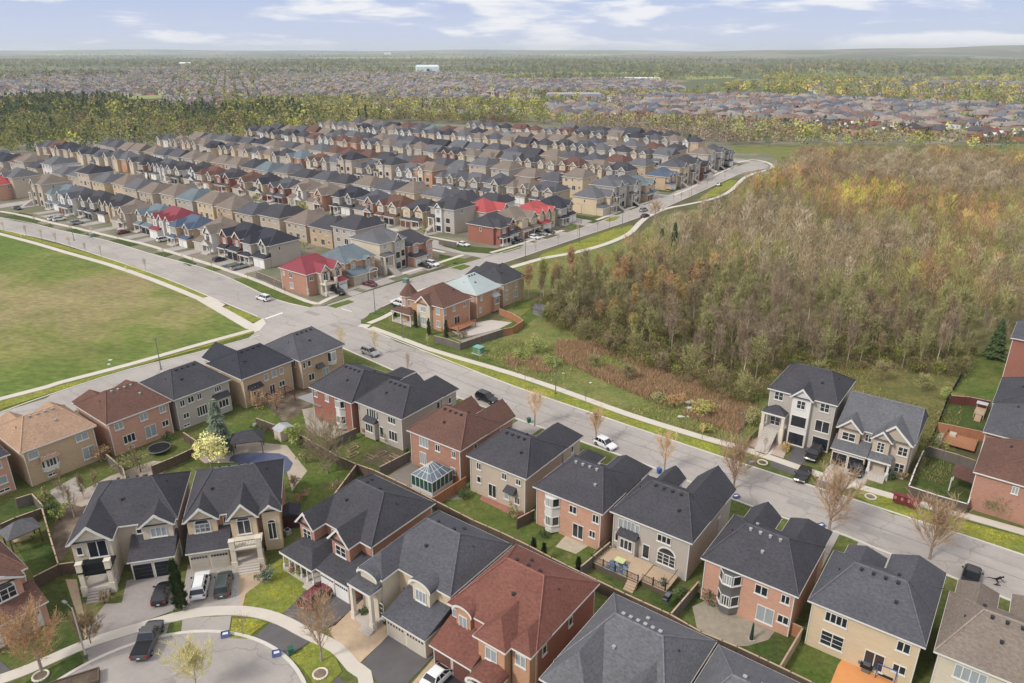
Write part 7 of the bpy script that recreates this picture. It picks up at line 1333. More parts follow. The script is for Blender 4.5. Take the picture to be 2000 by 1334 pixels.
# lamps
def lamp(o,h=7.5,arm=1.6):
    b=MB(); b.tube((0,0,0),(0,0,h),0.11,0.06,8); b.build('pole',CONC if arm<1.5 else METAL,o); b=MB(); b.tube((0,0,h-0.1),(arm,0,h+0.25),0.045,0.04,6); b.build('arm',METAL,o); part(o,'lamp_head',METAL,(arm-0.1,arm+0.6,-0.14,0.14,h+0.18,h+0.32)); part(o,'base',METAL,(-0.16,0.16,-0.16,0.16,0,0.35))
for i,(p,h,a,l) in enumerate((((168,1284),6.8,150,'grey street lamp on the lawn edge left of the cul-de-sac'),((733,613),7.6,160,'street lamp at the intersection corner in front of the turret house'),((787,660),7.5,-128,'street lamp on the boulevard below the turret house'),((1085,770),7.5,-128,'street lamp beside the meadow, left one'),((1446,882),7.5,-128,'street lamp on the boulevard near the iron fence'),((315,722),7.5,-60,'street lamp between the field walk and the left street'),
   ((1026,510),7,142,'street lamp on the boulevard street, nearest the dark roofed house'),((1131,475),7,142,'street lamp on the curved grass of the boulevard street'),((1215,446),7,142,'street lamp near the path kink'),((1349,393),7,142,'street lamp near the far end of the boulevard street'),((1135,436),7,142,'street lamp at the third block corner'),((145,470),7,-128,'street lamp opposite the left end of the row houses'))):
    x,y=G(*p); thing('street_lamp',None,l,'street lamp',lambda o:lamp(o,h,1.6 if i else 1.0),(x,y,0.05),R(a),'street lamps')
def sign(o): b=MB(); b.tube((0,0,0),(0,0,2.9),0.04,0.04,6); b.build('post',METAL,o); b=MB(); b.hexa([(-0.35,-0.02,2.3),(0,-0.02,1.95),(0,0.02,1.95),(-0.35,0.02,2.3),(0,-0.02,2.65),(0.35,-0.02,2.3),(0.35,0.02,2.3),(0,0.02,2.65)]); b.build('sign_plate',mat('yellow_sign_paint',lin((214,160,50)),0.5),o)
x,y=G(557,578); thing('road_sign',None,'yellow diamond warning sign beside the crimson roofed corner house','sign',sign,(x,y,0.05),R(52))
def postm(o): b=MB(); b.box(-0.14,0.14,-0.14,0.14,0,1.0); b.build('body',mat('yellow_marker_paint',lin((210,190,70)),0.5),o); part(o,'cap',TRIM,(-0.16,0.16,-0.16,0.16,1.0,1.06))
for p,l in (((42,464),'yellow hydrant by the field walk, left one'),((247,527),'yellow hydrant by the field walk, right one')):
    x,y=G(*p); thing('hydrant',None,l,'hydrant',postm,(x,y,0.09))
def trans(o): part(o,'cabinet',mat('transformer_green',lin((96,128,112)),0.6),(-0.8,0.8,-0.6,0.6,0.05,1.1)); part(o,'lid',mat('transformer_lid',lin((120,150,132)),0.6),(-0.84,0.84,-0.64,0.64,1.1,1.18))
for p,l in (((180,463),'green transformer box on a grass square before the row houses'),((793,552),'green transformer box at the kerb near the turret roof')):
    x,y=G(*p); thing('transformer_box',None,l,'utility box',trans,(x,y,0.09),R(-37))
# patio furniture of the flagstone patio and others
def chair(o,c): 
    m_=mat('chair_'+c,lin({'teal':(60,160,170),'white':(225,225,222),'dark':(50,48,48)}[c]),0.6); part(o,'seat',m_,(-0.28,0.28,-0.28,0.28,0.4,0.46)); part(o,'backrest',m_,(-0.28,0.28,0.24,0.3,0.46,0.95))
    for a in(-1,1):
        for b_ in(-1,1): part(o,'leg',m_,(a*0.24-0.03,a*0.24+0.03,b_*0.24-0.03,b_*0.24+0.03,0,0.4))
for i,(p,c,l) in enumerate((((1478,1205),'teal','teal garden chair on the flagstone patio'),((1462,1199),'white','white garden chair on the flagstone patio'),((1450,1195),'dark','dark garden chair left of the white one'),((700,838),'white','white chair on the pale patio beside the dark red house'),((498,835),'white','white chair under the pool gazebo'),((1862,845),'dark','dark chair on the pale slabs by the right cedar deck'))):
    x,y=G(*p); thing('garden_chair',None,l,'chair',lambda o:chair(o,c),(x,y,0.05),i*0.9)
def para(o): b=MB(); b.tube((0,0,0.1),(0,0,2.3),0.24,0.1,8); b.build('canopy',mat('dark_green_cloth',lin((36,56,48)),0.8),o); b=MB(); b.tube((0,0,0),(0,0,2.5),0.04,0.04,6); b.build('pole',METAL,o); part(o,'base',CONC,(-0.3,0.3,-0.3,0.3,0,0.1))
x,y=G(1467,1250); thing('folded_parasol',None,'folded dark green parasol standing on the flagstone patio','parasol',para,(x,y,0.04))
def ac(o): part(o,'housing',mat('light_grey_housing',lin((170,170,168)),0.5),(-0.4,0.4,-0.4,0.4,0,0.75)); b=MB(); b.prism([(0.32*math.cos(i*math.pi/6),0.32*math.sin(i*math.pi/6)) for i in range(12)],0.751,0.78); b.build('fan_grille',DARK,o)
for p,l in (((1527,1233),'air conditioner beside the flagstone patio'),((893,938),'air conditioner behind the conservatory'),((1210,1080),'air conditioner at the greige deck house'),((562,1043),'air conditioner beside the small dark shed')):
    x,y=G(*p); thing('air_conditioner',None,l,'air conditioner',ac,(x,y,0),R(-36))
def cedardeck(o):
    part(o,'floor',WOODO,(-2.2,2.4,-2.4,2.4,0.5,0.6)); b=MB()
    for q in ((-2.2,2.4,2.33,2.4),(-2.2,-2.13,-0.6,2.3),(0.2,2.4,-2.4,-2.33)): b.box(q[0],q[1],q[2],q[3],1.45,1.53); b.box(q[0],q[1],q[2],q[3],0.6,0.66)
    for i in range(20): b.box(-2.2+i*0.24,-2.15+i*0.24,2.34,2.39,0.6,1.45)
    b.build('railing',WOODO,o); part(o,'sofa',mat('pale_cushion',lin((190,180,160)),0.8),(1.0,2.2,0.8,1.8,0.6,1.0))
x,y=G(1873,868); thing('wooden_deck',None,'orange cedar deck with railing in the right back yard','deck',cedardeck,(x,y,0),R(52))
def slide(o): part(o,'platform',WOODT,(-1.6,1.6,-0.8,0.8,0.9,1.0)); part(o,'roof_panel',mat('pale_panel',lin((190,190,196)),0.5),(0.6,1.9,-0.9,0.9,2.0,2.1)); part(o,'steps',WOODT,*[(-1.6-0.3*(i+1),-1.6-0.3*i,-0.5,0.5,0,0.85-0.2*i) for i in range(4)]); [part(o,'post',WOODT,(a-0.05,a+0.05,b_-0.05,b_+0.05,0,2.0 if a>0 else 1.7)) for a in(-1.5,1.5) for b_ in(-0.75,0.75)]
x,y=G(1912,812); thing('wooden_deck',None,'light wooden landing with steps behind the slate roofed right house','deck',slide,(x,y,0),R(52))
def pergola(o):
    r=MB(); r.hexa([(-2,-1.8,2.3),(2,-1.8,2.3),(2,1.8,2.7),(-2,1.8,2.7),(-2,-1.8,2.4),(2,-1.8,2.4),(2,1.8,2.8),(-2,1.8,2.8)]); r.build('roof',ROOF['brown'],o); [part(o,'post',TRIM,(a-0.08,a+0.08,b_-0.08,b_+0.08,0,2.3)) for a in(-1.8,1.8) for b_ in(-1.6,1.6)]
x,y=G(1880,955); thing('garden_shelter',None,'brown roofed shelter on white posts in the right corner yard','shelter',pergola,(x,y,0),R(52))
# raised beds and slabs of the vegetable garden
for i,p in enumerate(((690,890),(722,893),(745,888),(760,905),(690,878),(772,893))):
    x,y=G(*p); b=MB(); b.box(-1.0,1.0,-0.35,-0.3,0,0.25); b.box(-1.0,1.0,0.3,0.35,0,0.25); b.box(-1,-0.95,-0.3,0.3,0,0.25); b.box(0.95,1,-0.3,0.3,0,0.25); o=b.build('raised_bed',WOODT); o.location=(x,y,0.03); o.rotation_euler=(0,0,R(-36 if i%2 else 52)); tag(o,'wooden raised bed in the vegetable garden, %s from the left'%ORD[i],'raised bed','raised beds in the vegetable garden')
# skateboarder
def person():
    x,y=G(1943,1142); o=empty('person',(x,y,0.04),R(-20),'person in black crouching low on a skateboard, one leg stretched back, on the wide road','person')
    J={'pelvis':(0,0,0.80,0.14),'waist':(0.10,0,0.92,0.13),'chest':(0.32,0,1.10,0.155),'neck':(0.52,0,1.22,0.06),'head':(0.62,0,1.30,0.10),'crown':(0.68,0,1.38,0.09),
     'hipF':(0.02,-0.09,0.74,0.10),'kneeF':(0.24,-0.12,0.46,0.07),'ankF':(0.06,-0.10,0.16,0.045),'toeF':(0.25,-0.11,0.14,0.04),
     'hipB':(-0.06,0.09,0.78,0.10),'kneeB':(-0.42,0.14,0.74,0.07),'ankB':(-0.82,0.16,0.76,0.045),'toeB':(-1.0,0.16,0.70,0.035),
     'shR':(0.36,-0.19,1.12,0.07),'elR':(0.58,-0.30,0.92,0.048),'wrR':(0.80,-0.26,0.78,0.03),'paR':(0.88,-0.25,0.74,0.034),
     'shL':(0.36,0.19,1.14,0.07),'elL':(0.52,0.42,1.02,0.048),'wrL':(0.74,0.50,0.90,0.03),'paL':(0.82,0.51,0.87,0.034)}
    E_=[('pelvis','waist'),('waist','chest'),('chest','neck'),('neck','head'),('head','crown'),('pelvis','hipF'),('hipF','kneeF'),('kneeF','ankF'),('ankF','toeF'),('pelvis','hipB'),('hipB','kneeB'),('kneeB','ankB'),('ankB','toeB'),('chest','shR'),('shR','elR'),('elR','wrR'),('wrR','paR'),('chest','shL'),('shL','elL'),('elL','wrL'),('wrL','paL')]
    for s in('R','L'):
        px_,py_,pz_,_=J['pa'+s]; sg=-1 if s=='R' else 1
        for i,(dy,l) in enumerate(((-0.032,0.07),(-0.011,0.08),(0.011,0.075),(0.032,0.06))):
            J['f%s%da'%(s,i)]=(px_+0.05,py_+dy,pz_-0.015,0.009); J['f%s%db'%(s,i)]=(px_+0.05+l*0.7,py_+dy*1.2,pz_-0.05,0.008); E_+=[('pa'+s,'f%s%da'%(s,i)),('f%s%da'%(s,i),'f%s%db'%(s,i))]
        J['t'+s]=(px_+0.03,py_-sg*0.06,pz_-0.03,0.010); E_.append(('pa'+s,'t'+s))
    names=list(J); me=bpy.data.meshes.new('body'); me.from_pydata([J[n][:3] for n in names],[(names.index(a),names.index(b_)) for a,b_ in E_],[]); me.update()
    bo=bpy.data.objects.new('body',me); col.objects.link(bo); bo.parent=o; md=bo.modifiers.new('skin','SKIN')
    if not me.skin_vertices: pass
    for i,n in enumerate(names): me.skin_vertices[0].data[i].radius=(J[n][3],J[n][3]); me.skin_vertices[0].data[i].use_root=(i==0)
    sb=bo.modifiers.new('sub','SUBSURF'); sb.levels=1; sb.render_levels=2
    me.materials.append(mat('black_clothing',lin((30,28,30)),0.9))
    SK=mat('skin',lin((190,140,112)),0.6)
    def ball(n,c,r,m_,sc=(1,1,1)):
        import bmesh; bm=bmesh.new(); bmesh.ops.create_uvsphere(bm,u_segments=12,v_segments=8,radius=r); mm=bpy.data.meshes.new(n); bm.to_mesh(mm); bm.free(); mm.materials.append(m_); ob=bpy.data.objects.new(n,mm); col.objects.link(ob); ob.parent=o; ob.location=c; ob.scale=sc; return ob
    ball('face',(0.70,0,1.31),0.075,SK,(0.7,0.85,1.1)); ball('nose',(0.765,0,1.30),0.014,SK); ball('mouth',(0.75,0,1.25),0.014,mat('lips',lin((150,90,84)),0.6),(0.5,1.6,0.5)); ball('hair',(0.62,0,1.36),0.105,DARK,(1.05,0.9,0.9))
    for s in(-1,1): ball('eye',(0.748,s*0.03,1.325),0.011,DARK); ball('ear',(0.64,s*0.09,1.31),0.022,SK,(0.7,0.4,1.2)); ball('shoe',(0.15 if s<0 else -0.93,-0.105 if s<0 else 0.16,0.15 if s<0 else 0.72),0.07,DARK,(1.9,0.75,0.6))
person()
def board(o):
    b=MB(); b.box(-0.32,0.32,-0.1,0.1,0.08,0.1); b.hexa([(0.32,-0.1,0.08),(0.42,-0.08,0.12),(0.42,0.08,0.12),(0.32,0.1,0.08),(0.32,-0.1,0.1),(0.42,-0.08,0.14),(0.42,0.08,0.14),(0.32,0.1,0.1)]); b.build('deck',DARK,o)
    for a in(-0.25,0.25):
        for s in(-1,1): w=MB(); w.tube((a,s*0.06,0.035),(a,s*0.1,0.035),0.035,0.035,8); w.build('wheel',TRIM,o)
x,y=G(1943,1142); ca,sa=math.cos(R(-20)),math.sin(R(-20)); thing('skateboard',None,'dark skateboard under the crouching person on the wide road','skateboard',board,(x+0.15*ca+0.1*sa,y+0.15*sa-0.1*ca,0.042),R(-20))
# ------------------------------------------------------------------ the far town, woods, hills and haze
HZ=[]
PALEF=mat('pale_green_field',lin((138,142,84),1),1.0,scale=0.02,var=0.1)
for a in ([(230,190),(330,182),(450,180),(480,184),(380,190),(260,194)],[(1000,181),(1060,178),(1080,183),(1010,186)],[(1330,150),(1420,147),(1440,152),(1340,156)],[(1500,158),(1640,152),(1660,158),(1520,164)],[(1880,148),(2020,140),(2020,172),(1900,170)],[(1640,108),(1900,100),(2020,104),(1700,113)],[(0,104),(300,102),(420,105),(120,108)],[(1040,106),(1400,104),(1500,108),(1100,110)],[(600,112),(900,110),(960,113),(640,116)],[(1100,142),(1250,140),(1290,143),(1130,146)]): sheet('field',GP(a),0.02+0.01*(a[0][0]%7),PALEF)
def soup_box(V,C,x,y,w,d,e,rise,rot,rc,wc,gable=False):
    c,s=math.cos(rot),math.sin(rot); P=lambda a,b,z:(x+a*c-b*s,y+a*s+b*c,z)
    e4=[(-w/2,-d/2),(w/2,-d/2),(w/2,d/2),(-w/2,d/2)]
    for i in range(4):
        a,b_=e4[i],e4[(i+1)%4]; V+= [P(*a,0),P(*b_,0),P(*b_,e),P(*a,0),P(*b_,e),P(*a,e)]; C+=[wc]*6
        m_=((a[0]+b_[0])/2,(a[1]+b_[1])/2)
        for t in (0.28,0.72):                       # window openings
            u=(a[0]+(b_[0]-a[0])*t,a[1]+(b_[1]-a[1])*t); k=0.07; du=((b_[0]-a[0])*k,(b_[1]-a[1])*k); n=(m_[0]*0.012,m_[1]*0.012); z0,z1=e*0.55,e*0.82
            q=[(u[0]-du[0]+n[0],u[1]-du[1]+n[1]),(u[0]+du[0]+n[0],u[1]+du[1]+n[1])]; V+=[P(*q[0],z0),P(*q[1],z0),P(*q[1],z1),P(*q[0],z0),P(*q[1],z1),P(*q[0],z1)]; C+=[(0.05,0.055,0.065,1) if (int(x+y))%3 else (0.4,0.4,0.4,1)]*6
    o=0.5; f=[(-w/2-o,-d/2-o),(w/2+o,-d/2-o),(w/2+o,d/2+o),(-w/2-o,d/2+o)]; r=w/2 if d>=w else d/2; rx=0 if d>=w else w/2-r*0.7; ry=0 if d<w else d/2-r*(0.0 if gable else 0.7)
    A=P(-rx,-ry,e+rise); B=P(rx,ry,e+rise); F=[P(*q,e) for q in f]
    if d>=w: T=[(F[0],F[1],A),(F[2],F[3],B),(F[1],F[2],B),(F[1],B,A),(F[3],F[0],A),(F[3],A,B)]
    else: T=[(F[0],F[1],B),(F[0],B,A),(F[2],F[3],A),(F[2],A,B),(F[1],F[2],B),(F[3],F[0],A)]
    for t in T: V+=list(t); C+=[rc]*3
RC=[lin(c) for c in ((98,98,106),(112,113,120),(126,126,128),(142,128,118),(124,98,90),(152,138,126),(88,92,102),(134,110,100))]; WC=[lin(c) for c in ((206,182,160),(184,136,116),(216,200,180),(214,210,202),(176,122,102),(200,160,132))]  # RC: far roof tones lightened, with haze put into the colour
q8=random.Random(9)
def band(poly,n,rows=None,sc=1.0,V=None,C=None,minsep=None):
    P=GP(poly); k=0; tries=0; out=[]
    st=15.5*sc; rot=R(20); x0,x1=min(p[0] for p in P),max(p[0] for p in P); y0,y1=min(p[1] for p in P),max(p[1] for p in P)
    cx,cy=(x0+x1)/2,(y0+y1)/2; L=max(x1-x0,y1-y0); c_,s_=math.cos(rot),math.sin(rot); i=-int(L/st)
    while i<L/st:
        j=-int(L/(st*2.5))
        while j<L/(st*2.5):
            for o_ in (0,0.95):
                a=(i+q8.uniform(-.06,.06))*st; b_=(j*2.5+o_*1.15+q8.uniform(-.05,.05))*st+math.sin(a*0.008)*45+math.sin(a*0.021+2)*18
                x,y=cx+a*c_-b_*s_,cy+a*s_+b_*c_
                if inside(P,x,y) and q8.random()<(0.86 if math.sin(x*0.013+y*0.004)+math.sin(y*0.011)>-1.1 else 0.25): out.append((x,y,rot+(math.pi if o_ else 0)))
            j+=1
        i+=1
    return out[:n] if n else out
V=[];C=[]
bands=[([(0,190),(0,152),(120,140),(420,132),(700,140),(980,150),(1000,176),(820,184),(620,178),(560,200),(480,215),(300,188),(200,196)],0,1.0),([(450,180),(1000,160),(1200,158),(1330,168),(1330,190),(1000,200),(700,215),(470,215)],0,1.0),([(1150,192),(1500,190),(1780,205),(2000,214),(2000,283),(1760,272),(1560,262),(1480,245),(1300,240),(1090,236),(1060,215)],0,1.05),([(1560,168),(1800,160),(2000,165),(2000,190),(1800,196),(1600,186)],0,1.3),([(700,215),(850,208),(1050,225),(1020,240),(760,232)],0,1.2),([(230,205),(330,195),(480,205),(470,225),(250,222)],0,1.1)]
allh=[]
for p,n,s in bands: allh+=band(p,n,sc=s)
allh.sort(key=lambda h:math.hypot(h[0],h[1])); print('far houses',len(allh))
def merged_house(x,y,rot,i):
    v=[];c=[]; w=q8.uniform(10,13); soup_box(v,c,0,0,w,q8.uniform(11,14),q8.uniform(3.4,5.8),q8.uniform(2.6,3.6),0,(0.05,0.05,0.06,1),(0.3,0.25,0.2,1)); return v
nearest=[h for h in allh if math.hypot(h[0],h[1])<900][:34]; rest=[h for h in allh if h not in nearest]
for i,(x,y,rot) in enumerate(nearest):
    e,rise,w,d=q8.uniform(3.2,4.6),3.2,q8.uniform(11,13.5),12; rk=q8.choice(['brown','slate','taupe','charcoal','redbrown']); wk=q8.choice(['brick','salmon','beige','redbrick','brick'])
    o=empty('house',(x,y,0),rot,'low %s house, %s roof, %s nearest beyond the wood'%(WN[wk],RN[rk],ORD[i] if i<30 else 'about '+ORD[i-6]),'house','low houses beyond the bare wood')
    b=MB(); b.box(-w/2,w/2,-d/2,d/2,0,e); b.build('wall',WALL[wk],o); b=MB(); hip(b,-w/2-.5,w/2+.5,-d/2-.5,d/2+.5,e,rise,w/2*0.9,d/2+.5,d/2+.5); b.build('roof',ROOF[rk],o)
    for u in (-3,0,3): window(o,(u,-d/2,e*0.55),(1,0),(0,-1),1.4,1.4,'ctwo'); window(o,(u,d/2,e*0.55),(1,0),(0,1),1.4,1.4,'two')
    b=MB(); g_=q8.uniform(-3,3); b.poly([(g_-2,-d/2-0.55,e-0.1),(g_+2,-d/2-0.55,e-0.1),(g_,-d/2-0.55,e+1.8)]); b.poly([(g_-2,-d/2-0.55,e-0.1),(g_,-d/2-0.55,e+1.8),(g_,-1,e+1.8)]); b.poly([(g_,-d/2-0.55,e+1.8),(g_+2,-d/2-0.55,e-0.1),(g_,-1,e+1.8)]); b.build('gable',TRIM,o)
for (x,y,rot) in rest:
    wc=q8.choice(WC); rc=q8.choice(RC); soup_box(V,C,x,y,q8.uniform(10,12.5),q8.uniform(11,14),q8.uniform(5.2,6.4),q8.uniform(2.2,3.2),rot,rc,wc)
    a=rot-math.pi/2; gx,gy=x+math.cos(a)*7,y+math.sin(a)*7; s_,c_=math.sin(rot),math.cos(rot)
    for o_ in ((-2.8,2.9) if q8.random()<0.6 else (0.8,)):
        hx,hy=gx+o_*c_,gy+o_*s_; wgt=q8.choice([(0.72,0.70,0.66,1),(0.6,0.52,0.42,1),(0.72,0.70,0.66,1),(0.4,0.22,0.16,1)])
        V+=[(hx-2.3*c_,hy-2.3*s_,0),(hx+2.3*c_,hy+2.3*s_,0),(hx+2.3*c_,hy+2.3*s_,5.2),(hx-2.3*c_,hy-2.3*s_,0),(hx+2.3*c_,hy+2.3*s_,5.2),(hx-2.3*c_,hy-2.3*s_,5.2),(hx-2.5*c_,hy-2.5*s_,5.2),(hx+2.5*c_,hy+2.5*s_,5.2),(hx,hy,7.9)]; C+=[wgt]*9
        ux,uy=hx+0.1*math.cos(a),hy+0.1*math.sin(a); V+=[(ux-0.8*c_,uy-0.8*s_,3.4),(ux+0.8*c_,uy+0.8*s_,3.4),(ux+0.8*c_,uy+0.8*s_,5.0),(ux-0.8*c_,uy-0.8*s_,3.4),(ux+0.8*c_,uy+0.8*s_,5.0),(ux-0.8*c_,uy-0.8*s_,5.0)]; C+=[(0.06,0.06,0.07,1)]*6
bulk('distant_houses',[np.array(V)],None,[np.array(C)],TINT,label='the many small houses of the far town',cat='town')
# white halls and other large far buildings
def hall(px,py,w,d,h,c,l,rot=0.2):
    x,y=G(px,py); o=empty('hall',(x,y,0),rot,l,'building','large far buildings'); m_=mat('hall_'+l[:12].replace(' ','_'),lin(c),0.6,var=0.04); b=MB(); b.box(-w/2,w/2,-d/2,d/2,0,h); b.build('wall',m_,o); b=MB(); hip(b,-w/2,w/2,-d/2,d/2,h,h*0.25,2,d/2,d/2); b.build('roof',m_,o); b=MB(); b.box(-w*0.06,w*0.06,-d/2-0.3,-d/2,0,h*0.7); b.build('door',DARK,o)
hall(835,143,60,40,17,(206,220,220),'tall pale blue-white hall in the middle of the far town'); hall(757,107,70,50,16,(232,232,230),'bright white hall near the horizon'); hall(1245,158,90,30,6,(224,218,212),'long low white building among far trees',0.05); hall(840,152,110,40,5,(206,190,178),'long low beige building before the pale hall',0.1); hall(1708,106,160,60,20,(228,226,222),'white building on the right skyline'); hall(362,130,40,30,12,(235,235,232),'small white building left on the far plain'); hall(1120,196,70,14,8,(150,150,158),'row of grey townhouses above the trees',0.05)
# crowns of far trees
def blobs(pts,tints,h=(7,12),nq=26,size=1.6,conif=0.0,name='far_wood',label='',cat='wood'):
    V=[];C=[]; T=np.array([lin(c,1) for c in tints])*1.28; D_=np.array([lin(c,1) for c in ((60,76,50),(70,88,54),(56,70,50))])*1.3; 
    for (x,y) in pts:
        H=g.uniform(*h); cf=g.random()<conif; r=H*(0.17 if cf else 0.36); k=nq
        if cf: zz=H*(0.05+0.95*g.random(k)); rad=r*(1.02-zz/H)*1.5; a=g.random(k)*6.283; P=np.stack([np.cos(a)*rad,np.sin(a)*rad,zz],1); cc_=D_[g.integers(3)]
        else: v=g.normal(0,1,(k,3)); v/=np.linalg.norm(v,axis=1)[:,None]; P=v*np.array([r,r,H*0.36])*(0.75+0.3*g.random(k))[:,None]+np.array([0,0,H*0.58]); cc_=T[g.integers(len(T))]
        s=size*(0.6+0.7*g.random(k))*(0.8 if cf else 1)*H/10; u=g.normal(0,1,(k,3)); u/=np.linalg.norm(u,axis=1)[:,None]; w=g.normal(0,1,(k,3)); w-=u*(u*w).sum(1)[:,None]; w/=np.linalg.norm(w,axis=1)[:,None]
        P=P+np.array([x,y,0]); tri=np.stack([P-u*s[:,None]*0.6,P+u*s[:,None]*0.6,P+w*s[:,None]],1).reshape(-1,3); c_=np.tile(cc_*(0.62+0.95*g.random()),(k,1))*(0.85+0.3*g.random(k))[:,None]; c_[:,3]=1
        V.append(tri); C.append(np.repeat(c_,3,0))
    return bulk(name,V,None,C,TINT,label=label,cat=cat)
def pick(poly,sp,keep=1.0,px=True,warp=0.0):
    P=GP(poly) if px else poly; out=[]; x0,x1=min(p[0] for p in P),max(p[0] for p in P); y0,y1=min(p[1] for p in P),max(p[1] for p in P); y=y0
    while y<y1:
        x=x0
        while x<x1:
            a,b_=x+q8.uniform(-.5,.5)*sp,y+q8.uniform(-.5,.5)*sp
            if inside(P,a,b_) and q8.random()<keep*(1 if warp==0 else (1.0 if math.sin(a/warp)+math.sin(b_/warp*0.7+a/warp*0.6)>-0.4 else 0.15)): out.append((a,b_))
            x+=sp
        y+=sp
    return out
YG=[(134,138,76),(120,128,70),(146,140,78),(108,114,66),(122,112,76),(110,106,76)]; BR=[(126,112,90),(116,106,82),(136,120,92),(108,108,70),(140,136,76)]
W1=pick([(-120,300),(-120,232),(0,240),(60,238),(230,232),(380,236),(500,246),(620,248),(560,268),(430,280),(300,292),(0,305)],8.5); blobs(W1,[(142,142,68),(116,124,64),(104,106,66),(118,108,74),(98,102,62),(124,112,78)],(8,14),64,0.95,0.22,'mixed_wood','yellow-green and brown wood behind the left of the subdivision')
W2=pick([(-120,238),(-120,205),(0,208),(90,200),(230,204),(300,222),(420,225),(560,220),(620,240),(500,250),(300,238),(60,240)],8.5); blobs(W2,[(92,98,58),(142,140,72),(84,94,58),(126,116,74)],(10,18),60,1.05,0.5,'evergreen_wood','dark evergreen wood at the upper left')
W3b=pick([(430,246),(440,206),(620,200),(760,208),(900,205),(1060,210),(1080,240),(900,244),(760,238),(620,262),(520,262)],8.0,0.85); blobs(W3b,[(148,144,78),(132,134,72),(112,112,66),(124,112,78),(104,108,62)],(8,14),60,1.0,0.14,'mixed_wood','yellow-green trees behind the middle of the subdivision')
W3=pick([(470,262),(440,235),(600,222),(760,240),(1040,244),(1330,262),(1450,285),(1600,290),(1700,289),(2010,299),(2010,293),(1700,272),(1480,246),(1300,242),(1080,238),(760,228),(620,215),(560,222),(520,250)],9.0,0.9); blobs(W3,BR+YG,(7,13),60,1.0,0.08,'mixed_wood','belt of brown and yellow-green trees behind the subdivision')
W4=pick([(1080,246),(1330,244),(1480,250),(1560,268),(1440,290),(1330,276),(1180,262)],6.5); blobs(W4,[(128,116,98),(118,108,88),(136,120,104)],(7,11),50,0.9,0.03,'bare_wood','grey-brown bare wood behind the right end of the subdivision')
W5=pick([(640,205),(760,190),(1000,186),(1330,186),(1560,176),(1560,200),(1480,192),(1150,196),(1060,218),(850,210),(700,218)],12,0.75,warp=60); blobs(W5,YG+[(176,160,76)],(9,14),40,1.3,0.07,'mixed_wood','yellow-green tree belt inside the far town')
W6=pick([(1330,190),(1520,150),(1760,160),(2010,160),(2010,214),(1760,204),(1500,192)],13,0.8,warp=80); blobs(W6,YG+[(182,160,80)],(9,15),40,1.3,0.07,'mixed_wood','golden green trees between the right far houses')
W7=pick([(-100,190),(-100,140),(700,138),(1000,150),(1330,160),(1000,184),(480,214),(300,188)],14,0.45); blobs(W7,YG,(7,12),16,2.0,0.2,'town_trees','scattered trees among the far town houses',cat='trees')
W8=pick([(1100,236),(1150,192),(2000,212),(2000,283),(1560,262)],14,0.42); blobs(W8,YG+BR,(6,11),20,2.0,0.25,'town_trees','scattered trees among the right far houses',cat='trees')
# plain to the horizon: woods and hedges in drifts
P9=[]; 
for i in range(9000):
    d=1900*math.exp(q8.random()**1.0*1.75); a=q8.uniform(-0.66,0.66); x,y=d*math.sin(a),d*math.cos(a)
    v=math.sin(x/310.+y/520.)+math.sin(y/240.-x/700.)+0.8*math.sin(x/90.+1)*math.sin(y/130.)
    if v>0.55 or q8.random()<0.05: P9.append((x,y))
blobs(P9,[(112,116,72),(96,104,68),(132,130,80),(122,110,84),(84,96,66),(104,100,78)],(11,18),22,2.0,0.05,'far_woods','woods and hedgerows on the plain towards the horizon')
P10=pick([(-100,140),(-100,118),(1000,118),(2100,118),(2100,160),(1500,150),(1330,160),(1000,150),(700,138)],26,0.75,warp=170); print('P10',len(P10))
blobs(P10,[(112,116,72),(96,104,68),(138,134,80),(122,110,84),(84,96,66)],(10,16),22,1.8,0.05,'far_woods','woods beyond the far town')
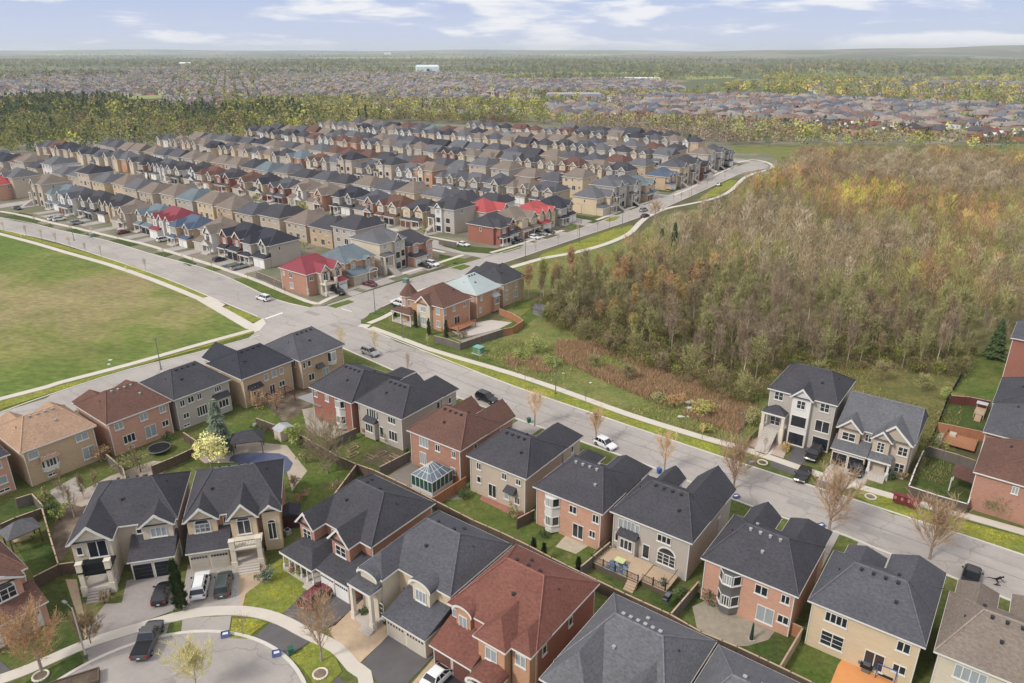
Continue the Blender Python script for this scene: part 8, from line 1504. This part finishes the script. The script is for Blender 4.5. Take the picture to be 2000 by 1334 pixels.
# hills on the right skyline
def hills():
    m,t,b=newmat('hill_fields'); b.inputs['Roughness'].default_value=1
    mb=MB(); nx,ny=60,12
    def hz(i,j):
        x=900+i*11000/nx; y=5200+j*3000/ny; u=(i/nx); return (x,y,max(-2,(40+58*min(1,u*2.0)+9*math.sin(i*0.31)+5*math.sin(i*0.9))*math.sin(min(1,j/ny*1.25)*math.pi/2)*min(1,u*5)-2))
    vs_=[[hz(i,j) for j in range(ny+1)] for i in range(nx+1)]
    for i in range(nx):
        for j in range(ny): mb.poly([vs_[i][j],vs_[i+1][j],vs_[i+1][j+1],vs_[i][j+1]])
    o=mb.build('hills',COUNTRY,smooth=True); o['kind']='structure'
    mb=MB()
    def h2(i,j):
        x=-14000+i*28000/60; y=10500+j*3000/6; return (x,y,(38+9*math.sin(i*0.47)+6*math.sin(i*1.1+2))*math.sin(min(1,j/6*1.5)*math.pi/2)-2)
    vs_=[[h2(i,j) for j in range(7)] for i in range(61)]
    for i in range(60):
        for j in range(6): mb.poly([vs_[i][j],vs_[i+1][j],vs_[i+1][j+1],vs_[i][j+1]])
    o=mb.build('hills',COUNTRY,smooth=True); o['kind']='structure'
hills()
# individually seen far evergreens by the subdivision edge
for i,(p,h) in enumerate((((716,240),16),((702,241),13),((826,230),14),((1345,288),9),((1500,252),11),((1530,256),10),((105,262),13))):
    x,y=G(*p); plant('pine_tree',conifer(300+i,h,3.4,700,'dark',leaf=1.1),x,y,['tall dark evergreen standing alone behind the subdivision','shorter dark evergreen left of the lone tall one','dark evergreen in the middle tree belt','small evergreen behind the upper right houses','dark evergreen before the right far houses, left one','dark evergreen before the right far houses, right one','yellow-green ringed evergreen in the left wood'][i],'tree','far evergreens')
# air
hz_=MB(); hz_.box(-16200,16200,-400,16200,-1.5,118); ho=hz_.build('haze',None); ho.data.materials.clear()
m=bpy.data.materials.new('haze_air'); m.use_nodes=True; t=m.node_tree; t.nodes.clear(); ou=t.nodes.new('ShaderNodeOutputMaterial'); pv=t.nodes.new('ShaderNodeVolumePrincipled')
pv.inputs['Density'].default_value=HAZE_D; pv.inputs['Color'].default_value=(0.84,0.90,1.0,1); pv.inputs['Anisotropy'].default_value=0.2
t.links.new(pv.outputs[0],ou.inputs['Volume']); ho.data.materials.append(m); ho['kind']='stuff'
